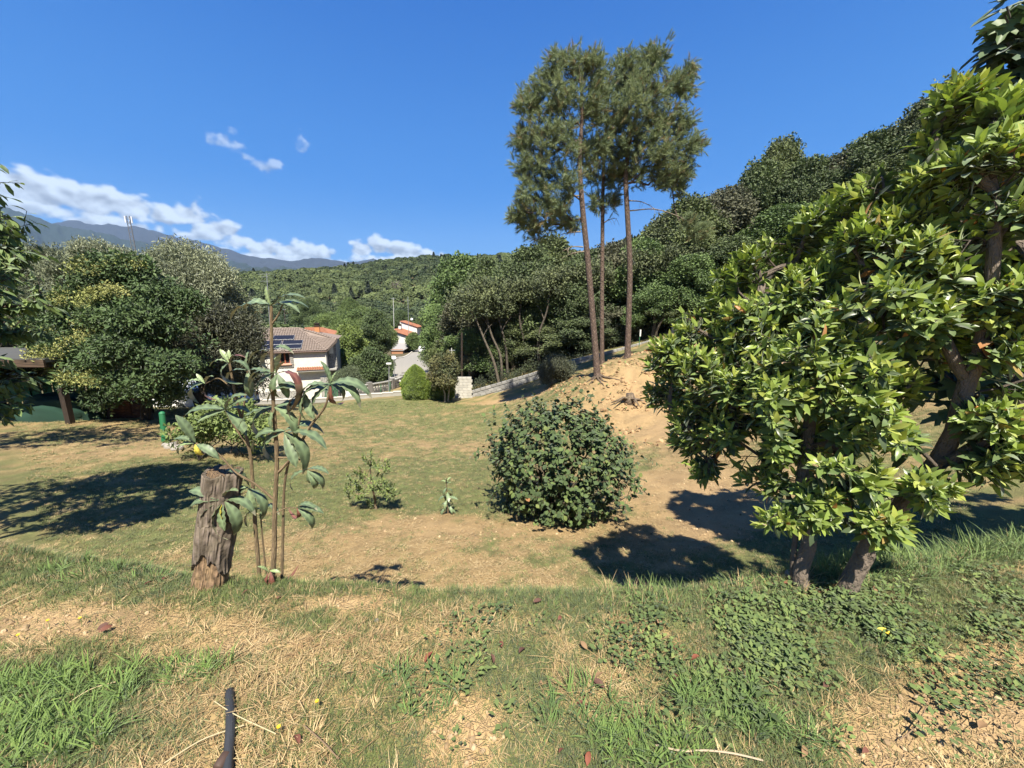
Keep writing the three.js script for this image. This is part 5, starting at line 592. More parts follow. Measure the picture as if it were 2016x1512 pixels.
// ------------------------------------------------------------------ the shelter at the left with covered goods
{
  const t = thing('open_shelter', 'dark open-sided wooden shelter at the left edge of the garden', 'shelter'), y = at(50, 711, 11.5).y, x1 = -14.2, x0 = -24, d0 = 11.6, d1 = 15.2; mesh('roof', new MB().box((x0 + x1) / 2, y, -(d0 + d1) / 2, x1 - x0, 0.12, d1 - d0).geo(), std([0.07, 0.072, 0.07], 0.9, { map: mottle }), t);
  for (let k = 0; k < 6; k++) mesh('rafter', new MB().box((x0 + x1) / 2, y - 0.15, -(d0 + 0.15 + k * 0.74), x1 - x0 - 0.1, 0.16, 0.1).geo(), woodDark, t); mesh('fascia', new MB().box((x0 + x1) / 2, y - 0.08, -d0 + 0.03, x1 - x0, 0.22, 0.05).geo(), std([0.13, 0.085, 0.055], 0.9, { map: barkCol }), t);
  for (const [x, d] of [[at(116, 760, 12.0).x + 0.1, 12.0], [-14.5, 14.9], [-17.5, 14.9], [-17.0, 11.6]]) { const g = H(x, -d); mesh('post', new MB().box(x, (y + g) / 2 - 0.1, -d, 0.16, y - g, 0.16).geo(), woodDark, t); }
  { const m = thing('screen_panel', 'bright green mesh screen behind the shelter at the left', 'screen'); const gm = std([0.02, 0.14, 0.06], 0.7), p = at(60, 760, 15.8), q = at(180, 755, 16.2); for (let k = 0; k < 8; k++) { const u = (k + 0.5) / 8, x = lerp(p.x - 1, q.x + 0.2, u), z = lerp(p.z, q.z, u), w = (q.x - p.x + 1.2) / 8; mesh('panel', new MB().box(x, H(x, z) + 0.75, z, w - 0.02, 1.5 + 0.06 * (k % 2), 0.02).geo(), gm, m); } for (let k = 0; k <= 4; k++) { const u = k / 4, x = lerp(p.x - 1, q.x + 0.2, u), z = lerp(p.z, q.z, u); mesh('post', new MB().tube([V(x, H(x, z) - 0.1, z - 0.05), V(x, H(x, z) + 1.6, z - 0.05)], 0.03, 6).geo(), greenPaint, m); } }
  { const r = rng(73), p = foot(135, 800, 13.2), m = thing('covered_pile', 'heap of goods under a dark green tarpaulin inside the shelter', 'pile', p); const g = new THREE.SphereGeometry(1, 40, 20, 0, 6.283, 0, 1.62), P = g.attributes.position; for (let k = 0; k < P.count; k++) { const x = P.getX(k), yy = P.getY(k), z = P.getZ(k), f = 0.82 + 0.3 * noise(x * 3 + 5, yy * 3, z * 3) + 0.12 * noise(x * 9, yy * 9, z * 9); P.setXYZ(k, Math.sign(x) * Math.pow(Math.abs(x), 0.7) * 1.35 * f, Math.pow(Math.max(0, yy), 0.55) * 0.95 * f - 0.05, Math.sign(z) * Math.pow(Math.abs(z), 0.7) * 0.75 * f); } g.computeVertexNormals(); mesh('tarpaulin', g, std([0.006, 0.032, 0.02], 0.95), m); mesh('pallet', (() => { const q = new MB(); for (let k = 0; k < 5; k++) q.box(0, 0.04, -0.6 + k * 0.3, 2.5, 0.06, 0.14); return q.geo(); })(), woodDark, m); }
  { const p = foot(250, 800, 13.6), b = thing('plank_box', 'reddish brown plank box at the right end of the shelter', 'box', p), wm = [0, 1, 2].map((k) => std([0.20 + k * 0.03, 0.085 + k * 0.012, 0.045], 0.85, { map: barkCol, bumpMap: barkBump, bumpScale: 0.004 })); for (let k = 0; k < 5; k++) { mesh('plank', new RoundedBoxGeometry(0.95, 0.115, 0.03, 1, 0.006).translate(0, 0.06 + k * 0.125, 0.35), wm[k % 3], b); mesh('plank', new RoundedBoxGeometry(0.03, 0.115, 0.7, 1, 0.006).translate(0.49, 0.06 + k * 0.125, 0), wm[(k + 1) % 3], b); mesh('plank', new RoundedBoxGeometry(0.03, 0.115, 0.7, 1, 0.006).translate(-0.49, 0.06 + k * 0.125, 0), wm[(k + 2) % 3], b); mesh('plank', new RoundedBoxGeometry(0.95, 0.115, 0.03, 1, 0.006).translate(0, 0.06 + k * 0.125, -0.35), wm[k % 3], b); } mesh('lid', new RoundedBoxGeometry(1.05, 0.04, 0.8, 1, 0.01).translate(0, 0.66, 0), wm[1], b); }
  { const p = foot(215, 800, 13.0), b = thing('leaning_board', 'weathered board leaning beside the plank box', 'board', p); mesh('board', new RoundedBoxGeometry(0.12, 0.9, 0.03, 1, 0.006).rotateZ(-0.25).translate(0, 0.42, 0), woodDark, b); }
}
{ // green post with its stones, a dark green sheet hung behind it
  const b = foot(326, 878, 10.3, -0.05), top = at(319, 815, 10.4), t = thing('green_post', 'green painted metal post leaning slightly at the bed of the light green shrub', 'post', b); mesh('pole', new MB().tube([V(0, 0, 0), top.clone().sub(b)], [0.075, 0.07], 14).geo(), std([0.012, 0.12, 0.045], 0.6), t); mesh('cap', new THREE.SphereGeometry(0.075, 12, 6, 0, 6.283, 0, 1.57).translate(top.x - b.x, top.y - b.y, top.z - b.z), std([0.015, 0.14, 0.055], 0.6), t);
  const r = rng(61), sg = new THREE.IcosahedronGeometry(1, 2), P = sg.attributes.position; for (let k = 0; k < P.count; k++) { const f = 0.8 + 0.4 * noise(P.getX(k) * 1.6 + 3, P.getY(k) * 1.6, P.getZ(k) * 1.6 + 8); P.setXYZ(k, P.getX(k) * f, P.getY(k) * f * 0.7, P.getZ(k) * f); } sg.computeVertexNormals(); const sm = std([0.26, 0.24, 0.21], 0.95, { bumpMap: grit, bumpScale: 0.01 });
  [[340, 895, 9.5, 0.16, 'pale rounded stone at the foot of the green post'], [352, 905, 9.2, 0.13, 'stone beside the leaning stake below the green post'], [330, 888, 9.8, 0.1, 'smallest stone of the group below the green post'], [1560, 1158, 2.06, 0.05, 'pale stone lying behind the trunks of the fruit tree'], [741, 1219, 1.72, 0.012, 'small white pebble in the grass below the straw patch'], [210, 1142, 2.1, 0.014, 'tiny white pebble in the long grass left of the stump']].forEach(([px, py, d, s, l], k) => { const q = foot(px, py, d, s * 0.3), m = mesh('stone', sg, sm); m.position.copy(q); m.scale.setScalar(s); m.rotation.y = k * 1.3; tag(m, l, 'stone'); });
  const s2 = foot(352, 890, 9.3), st = thing('stake', 'short grey bent stake by the stones below the green post', 'stake', s2); mesh('shaft', new MB().tube([V(-0.02, -0.05, 0), V(0.0, 0.2, 0), V(0.05, 0.3, 0), V(0.04, 0.38, 0)], [0.022, 0.02, 0.018, 0.014], 7).geo(), bark([0.38, 0.34, 0.28], 0.004), st); mesh('branch', new MB().tube([V(0.0, 0.16, 0), V(0.1, 0.02, 0.03), V(0.16, -0.05, 0.03)], [0.03, 0.03, 0.025], 7).geo(), barkGrey, st);
  const c = foot(390, 800, 15.2), k = thing('dead_trunk', 'short dark curved dead trunk between the white cars', 'trunk', V(c.x, at(395, 800, 15).y - 0.3, c.z)); mesh('trunk', new MB().tube([V(0.1, -0.3, 0), V(0.1, 0.3, 0), V(0.0, 0.75, 0), V(-0.05, 0.85, 0)], [0.22, 0.2, 0.18, 0.14], 10).geo(), barkDark, k);
}
// ------------------------------------------------------------------ shared plant helpers
function lobesToTips(lobes, per, r, { shell = 0.55, up = 0.25 } = {}) { // lobes: [px, py, d, radius px, depth radius m?]
  const tips = []; const E = lobes.map(([px, py, d, rp, rd]) => { const c = at(px, py, d); const k = d / (CP + (756 - py) / 756 * SP) * rp / 756; return { c, rx: k, ry: k * 0.92, rz: rd ?? k * 0.9 }; });
  for (const e of E) { const n = Math.max(3, Math.round(per * (e.rx * e.ry + e.rx * e.rz + e.ry * e.rz))); for (let k = 0; k < n; k++) { const v = rdir(r); if (v.y < -0.3 && r() < up * 2) v.y *= -1; const s = lerp(shell, 1, Math.pow(r(), 0.6)); tips.push(V(e.c.x + v.x * e.rx * s, e.c.y + v.y * e.ry * s, e.c.z + v.z * e.rz * s)); } }
  return { tips, E };
}
function rosette(end, n, r, { spread = [0.35, 1.45], up = 0.5, size = 1, lift = 0.006 } = {}) { // leaf frames round a shoot's end
  const d = end.dir.clone().lerp(V(0, 1, 0), up).normalize(), out = []; const a0 = r() * 6.28; const e1 = V(d.y, d.z, d.x); e1.addScaledVector(d, -e1.dot(d)).normalize(); const e2 = V(0, 0, 0).crossVectors(d, e1);
  for (let k = 0; k < n; k++) { const t = k / Math.max(1, n - 1), a = a0 + k * 2.4, th = lerp(spread[0], spread[1], t) + (r() - 0.5) * 0.3; const rad = e1.clone().multiplyScalar(Math.cos(a)).addScaledVector(e2, Math.sin(a)); const dir = d.clone().multiplyScalar(Math.cos(th)).addScaledVector(rad, Math.sin(th)); const up2 = d.clone().multiplyScalar(Math.sin(th)).addScaledVector(rad, -Math.cos(th)); const twist = rdir(r).multiplyScalar(0.35); const s = size * (0.72 + 0.5 * r()) * lerp(0.75, 1.08, t); out.push({ m: frame(end.p.clone().addScaledVector(d, -lift * k), dir, up2.add(twist), s, s * (0.85 + r() * 0.3)), t, dir }); }
  return out;
}
const inView = (p, pad = 30) => { const q = project(p); return q[2] > 0.05 && q[0] > -pad && q[0] < 2016 + pad && q[1] > -pad && q[1] < 1512 + pad; };
// the leaves that show largest become leaves of their own, the rest one mass
function leaves(parent, geos, items, mats, massMat, palette, { most = 300, name = 'leaf', massName = 'foliage' } = {}) {
  items.forEach((it) => { const p = V(0, 0, 0).setFromMatrixPosition(it.m); it.q = p.distanceTo(camera.position) * (inView(p.clone().add(parent.position)) ? 1 : 9); });
  const own = items.slice().sort((a, b) => a.q - b.q).slice(0, most), set = new Set(own), inv = new THREE.Matrix4().copy(parent.matrix);
  for (const it of own) { const m = new THREE.Mesh(geos[it.g ?? 0], mats[it.c]); m.name = name; m.castShadow = m.receiveShadow = true; m.applyMatrix4(it.m); parent.add(m); }
  const rest = items.filter((x) => !set.has(x));
  geos.forEach((g, gi) => { const sel = rest.filter((x) => (x.g ?? 0) === gi); if (sel.length) instanced(massName, g, massMat, sel.map((x) => [x.m, palette[x.c]]), parent); });
}
const leafSet = (pal, o) => ({ mats: pal.map((c) => leafMat(c, o)), mass: leafMat([1, 1, 1], o), cols: pal.map((c) => col(...c)) });

// ------------------------------------------------------------------ the fruit tree at the right: glossy rosettes on leaning trunks
{
  const r = rng(101), t = thing('strawberry_tree', 'large glossy-leaved fruit tree with two grey trunks leaning at the right of the terrace', 'tree');
  const G = (px, py, d) => foot(px, py, d, -0.03);
  const b1 = G(1572, 1168, 1.97), b2 = G(1662, 1178, 1.93), b3 = G(1560, 1164, 2.0);
  const trunks = [
    { pts: [b1, b1.clone().add(V(0.012, 0.03, 0)), at(1577, 1120, 1.98), at(1592, 1075, 2.0), at(1592, 1020, 2.02), at(1578, 960, 2.05), at(1588, 880, 2.08), at(1600, 780, 2.12), at(1590, 690, 2.2), at(1560, 600, 2.3)], radii: [0.056, 0.045, 0.039, 0.037, 0.036, 0.034, 0.03, 0.025, 0.02, 0.013] },
    { pts: [b3, at(1561, 1100, 2.02), at(1568, 1040, 2.05), at(1548, 960, 2.12), at(1500, 900, 2.25), at(1440, 860, 2.35)], radii: [0.018, 0.014, 0.013, 0.012, 0.01, 0.008] },
    { pts: [b2, at(1676, 1140, 1.93), at(1706, 1085, 1.91), at(1748, 1020, 1.89), at(1800, 962, 1.86), at(1850, 905, 1.82), at(1878, 850, 1.8), at(1893, 790, 1.78), at(1905, 750, 1.78)], radii: [0.058, 0.045, 0.041, 0.039, 0.037, 0.034, 0.032, 0.03, 0.028] },
    { from: 24, pts: [at(1885, 720, 1.79), at(1850, 650, 1.82), at(1800, 580, 1.9), at(1740, 520, 2.0)], radii: [0.026, 0.022, 0.017, 0.012] },
    { from: 24, pts: [at(1928, 700, 1.76), at(1948, 600, 1.75), at(1958, 480, 1.75), at(1962, 380, 1.78), at(1935, 280, 1.84)], radii: [0.027, 0.024, 0.02, 0.016, 0.012] },
  ];
  trunks[3].from = trunks[4].from = trunks[0].pts.length + trunks[1].pts.length + trunks[2].pts.length - 1;
  const lobes = [[1325, 705, 2.7, 52], [1308, 780, 2.75, 36], [1395, 645, 2.7, 62], [1440, 570, 2.75, 52], [1400, 740, 2.5, 75], [1375, 830, 2.6, 62], [1335, 885, 2.6, 32], [1385, 925, 2.5, 25], [1480, 530, 2.6, 46], [1500, 650, 2.4, 85], [1480, 760, 2.3, 85], [1455, 850, 2.35, 62],
    [1570, 480, 2.6, 62], [1640, 435, 2.5, 60], [1600, 580, 2.3, 85], [1580, 700, 2.05, 85], [1560, 800, 1.98, 85], [1545, 880, 2.1, 62], [1500, 945, 2.2, 42], [1600, 1000, 1.9, 55], [1535, 1030, 1.88, 38], [1650, 900, 1.85, 70],
    [1715, 400, 2.3, 60], [1740, 480, 2.1, 80], [1720, 600, 1.95, 85], [1690, 720, 1.85, 85], [1680, 830, 1.82, 80], [1715, 950, 1.78, 36], [1735, 1035, 1.72, 42], [1660, 970, 1.9, 40], [1820, 290, 2.1, 46], [1850, 370, 2.0, 70], [1840, 500, 1.9, 80], [1800, 640, 1.85, 65], [1850, 975, 1.66, 48], [1770, 860, 1.8, 32],
    [1890, 200, 2.0, 46], [1960, 235, 1.9, 55], [1950, 330, 1.8, 70], [1990, 450, 1.72, 75], [2005, 590, 1.7, 70], [2000, 700, 1.68, 55], [1955, 830, 1.66, 45], [2010, 900, 1.62, 60], [1940, 930, 1.66, 36], [2060, 300, 1.9, 90], [2080, 600, 1.8, 90], [2070, 800, 1.75, 80],
    [1480, 640, 3.0, 75], [1560, 560, 3.1, 75], [1600, 700, 2.8, 90], [1520, 780, 2.8, 75], [1700, 620, 2.7, 95], [1700, 760, 2.5, 85], [1800, 560, 2.6, 95], [1850, 690, 2.4, 85], [1640, 860, 2.5, 55], [1900, 480, 2.4, 90], [1950, 620, 2.3, 80]];
  const tips = lobesToTips(lobes, 1850, r, { shell: 0.25 }).tips.filter((p) => noise(p.x * 7 + 9, p.y * 7 + 30, -p.z * 7) + 0.3 * noise(p.x * 3, p.y * 3, -p.z * 3 + 50) > 0.6);
  const sk = grow(trunks, tips, { step: 0.09, r0: 0.0022, r, kink: 0.14, rmax: 0.03 });
  sk.wood.build('trunk', std([0.165, 0.13, 0.10], 0.9, { map: mottle, bumpMap: grit, bumpScale: 0.02 }), t);
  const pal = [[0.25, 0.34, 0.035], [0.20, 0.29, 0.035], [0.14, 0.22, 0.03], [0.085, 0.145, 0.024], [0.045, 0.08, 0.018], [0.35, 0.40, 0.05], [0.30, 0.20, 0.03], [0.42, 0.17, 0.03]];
  const S = leafSet(pal, { trans: 0.42, coat: 0.55, cr: 0.3 });
  const geos = [leafGeo(0.092, 0.032, { fold: 0.28, curl: 0.16, segs: 5, shape: 0.6 }), leafGeo(0.096, 0.030, { fold: 0.18, curl: 0.36, segs: 4, shape: 0.55 })];
  const items = [];
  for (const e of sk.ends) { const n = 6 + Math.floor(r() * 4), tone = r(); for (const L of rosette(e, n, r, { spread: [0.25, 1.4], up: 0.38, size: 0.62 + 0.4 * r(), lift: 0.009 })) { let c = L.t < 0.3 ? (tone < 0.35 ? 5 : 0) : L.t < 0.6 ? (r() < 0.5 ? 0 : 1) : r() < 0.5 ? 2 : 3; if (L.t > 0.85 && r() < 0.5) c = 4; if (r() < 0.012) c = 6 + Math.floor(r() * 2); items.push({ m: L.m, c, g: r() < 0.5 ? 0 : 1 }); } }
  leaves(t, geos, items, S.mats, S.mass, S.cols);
  const fg = new THREE.IcosahedronGeometry(0.0095, 2), fm = [std([0.55, 0.2, 0.03], 0.6), std([0.38, 0.36, 0.06], 0.6), std([0.33, 0.1, 0.02], 0.6)];
  let k = 0; for (const e of sk.ends) { if (r() > 0.07 || k > 110) continue; const n = 2 + Math.floor(r() * 4), mi = Math.floor(r() * 3); for (let j = 0; j < n; j++) { const f = mesh('fruit', fg, fm[mi], t); f.position.copy(e.p).addScaledVector(rdir(r), 0.02).add(V(0, -0.012, 0)); f.scale.setScalar(0.7 + r() * 0.5); k++; } }
}

// ------------------------------------------------------------------ the hazel bush on the lawn
{
  const r = rng(202), base = foot(1098, 1000, 6.35), t = thing('hazel_bush', 'big rounded dark green hazel bush standing alone in the middle of the lawn', 'bush', base);
  const C = V(0, 1.06, 0), tips = [];
  for (let k = 0; k < 1500; k++) { const v = rdir(r); const bump = 0.60 + 0.55 * noise(v.x * 1.7 + 5, v.y * 1.7 + 2, v.z * 1.7 + 9) + 0.26 * noise(v.x * 5, v.y * 5, v.z * 5 + 3); const s = lerp(0.62, 1, Math.pow(r(), 0.55)) * bump; const p = V(C.x + v.x * 1.24 * s, C.y + v.y * 1.1 * s, C.z + v.z * 1.2 * s); if (r() < 0.09) p.add(v.clone().multiplyScalar(0.10 + 0.24 * r()).add(V(0, 0.1, 0))); if (p.y < 0.06) continue; if (p.y < 0.35 && Math.hypot(p.x, p.z) > 1.1) continue; tips.push(p); }
  const trunks = []; for (let k = 0; k < 9; k++) { const a = k * 0.7 + 0.2, q = V(Math.cos(a), 0, Math.sin(a)), h = 0.7 + 0.3 * r(); trunks.push({ pts: [q.clone().multiplyScalar(0.12).add(V(0, -0.05, 0)), q.clone().multiplyScalar(0.22).add(V(0, 0.4, 0)), q.clone().multiplyScalar(0.45 * h).add(V(0, 0.95, 0))], radii: [0.024, 0.02, 0.013] }); }
  const sk = grow(trunks, tips, { step: 0.16, r0: 0.0025, r, rmax: 0.02 });
  sk.wood.build('stem', bark([0.2, 0.16, 0.11], 0.005), t);
  const pal = [[0.075, 0.12, 0.03], [0.055, 0.092, 0.025], [0.04, 0.07, 0.02], [0.10, 0.15, 0.035], [0.14, 0.18, 0.04], [0.3, 0.14, 0.05]];
  const S = leafSet(pal, { trans: 0.28, coat: 0.1, cr: 0.45 });
  const geos = [leafGeo(0.074, 0.058, { fold: 0.12, curl: 0.28, segs: 3, shape: 0.5 }), leafGeo(0.082, 0.06, { fold: 0.2, curl: 0.4, segs: 3, shape: 0.46 })];
  const items = [], off = new THREE.Matrix4().makeTranslation(base);
  for (const e of sk.ends) { const out = e.p.clone().sub(C).normalize(), n = 6 + Math.floor(r() * 4); for (let k = 0; k < n; k++) { const p = e.p.clone().addScaledVector(e.dir, -0.035 * k).addScaledVector(rdir(r), 0.02); const a = rdir(r); const dir = out.clone().multiplyScalar(0.7).add(a).add(V(0, -0.35, 0)); const s = 0.7 + r() * 0.55; let c = r() < 0.3 ? 0 : r() < 0.5 ? 1 : r() < 0.6 ? 2 : 3; if (k === 0 && r() < 0.25) c = 4; if (r() < 0.003) c = 5; items.push({ m: frame(p, dir, V(0, 0.9, 0).add(out.clone().multiplyScalar(0.75)).addScaledVector(rdir(r), 0.5), s), c, g: k % 2 }); } }
  items.forEach((it) => it.m.premultiply(off)); // chosen by where they stand, then set back to the bush's own axes
  items.forEach((it) => { const p = V(0, 0, 0).setFromMatrixPosition(it.m); it.q = p.distanceTo(camera.position); });
  const inv = off.clone().invert(); items.sort((a, b) => a.q - b.q);
  items.forEach((it, k) => { it.m.premultiply(inv); if (k < 300) { const m = new THREE.Mesh(geos[it.g], S.mats[it.c]); m.name = 'leaf'; m.castShadow = m.receiveShadow = true; m.applyMatrix4(it.m); t.add(m); } });
  geos.forEach((g, gi) => instanced('foliage', g, S.mass, items.slice(300).filter((x) => x.g === gi).map((x) => [x.m, S.cols[x.c]]), t));
}

// ------------------------------------------------------------------ big ribbed leaves of the loquats
function loquatLeaf(L, W, droop, r, top, under) {
  const m = new MB(); m.c = []; const segs = 11, rows = 5;
  for (const side of [1, -1]) {
    const b0 = m.n;
    for (let k = 0; k <= segs; k++) {
      const t = k / segs, w = W / 2 * Math.pow(Math.sin(Math.PI * Math.pow(clamp(t * 0.98 + 0.015), 1.25)), 0.72), a = droop * t * t, y = L * t * Math.cos(a * 0.75), z = -L * t * Math.sin(a * 0.75);
      for (let q = 0; q < rows; q++) { const u = (q / (rows - 1) - 0.5) * 2; const rib = (k % 2 ? 1 : -1) * 0.004 * Math.abs(u) * Math.sin(Math.PI * t); const fold = Math.abs(u) * w * 0.28 - (Math.abs(u) > 0.9 ? w * 0.12 : 0); const edge = Math.abs(u) > 0.9 && k % 2 ? 0.94 : 1; const c = side > 0 ? top : under, vein = side > 0 && q === 2 ? 1.7 : k % 2 ? 1.3 : 0.75; m.vert(u * w * edge, y, z + fold + rib + side * 0.0006, q / 4, t); m.c.push(c[0] * vein, c[1] * vein, c[2] * vein); }
      if (k) for (let q = 0; q < rows - 1; q++) { const A = b0 + (k - 1) * rows + q, B = A + rows; side > 0 ? m.quad(A, A + 1, B + 1, B) : m.quad(A, B, B + 1, A + 1); }
    }
  }
  const g = m.geo(); g.setAttribute('color', new THREE.Float32BufferAttribute(m.c, 3)); return g;
}
const loqMat = new THREE.MeshPhysicalMaterial({ color: col(1, 1, 1), vertexColors: true, roughness: 0.6, clearcoat: 0.45, clearcoatRoughness: 0.35 });
const LQ = (() => { const r = rng(9); const dark = [0.08, 0.112, 0.055], mid = [0.11, 0.15, 0.075], fresh = [0.16, 0.21, 0.09], und = [0.30, 0.29, 0.19]; const out = { dark: [], fresh: [] }; for (const d of [0.25, 0.65, 1.1, 1.6]) { out.dark.push(loquatLeaf(0.22, 0.066, d, r, dark, und)); out.dark.push(loquatLeaf(0.2, 0.062, d, r, mid, und)); out.fresh.push(loquatLeaf(0.15, 0.045, d * 0.6, r, fresh, [0.36, 0.36, 0.24])); } out.brown = [1.2, 2.4].map((d) => loquatLeaf(0.2, 0.05, d, r, [0.12, 0.045, 0.03], [0.15, 0.08, 0.05])); out.yellow = [loquatLeaf(0.17, 0.058, 1.0, r, [0.42, 0.36, 0.05], [0.4, 0.36, 0.1])]; return out; })();
function loquat(t, stems, heads, r, woodC) {
  const w = bark(woodC, 0.004);
  for (const [pts, rad] of stems) { const c = new THREE.CatmullRomCurve3(pts), P = c.getPoints(pts.length * 5), n = P.length; new MB().tube(P, P.map((_, k) => lerp(rad[0], rad[1], k / (n - 1)) * 0.82 * (1 + 0.08 * Math.sin(k * 2.1))), 8, { vs: 4 }).build('stem', w, t); }
  for (const h of heads) { // p: point, list of [angle seen by the camera in degrees (0 right, 90 up), towards camera, size, kind]
    for (const [ang, fwd, size, kind, droop] of h.l) { const a = ang * Math.PI / 180, dir = V(Math.cos(a), Math.sin(a), fwd); const set = LQ[kind] , g = set[Math.min(set.length - 1, droop ?? Math.floor(r() * set.length))]; const m = mesh('leaf', g, loqMat, t); m.matrixAutoUpdate = true; m.applyMatrix4(frame(h.p.clone().addScaledVector(rdir(r), 0.006), dir, V(0, 1, 0.25).addScaledVector(rdir(r), 0.3), size * (h.big ?? 1.12))); if (kind === 'brown') m.userData.label = 'withered red-brown leaf'; if (kind === 'yellow') m.userData.label = 'yellow leaf with green veins'; }
  }
}
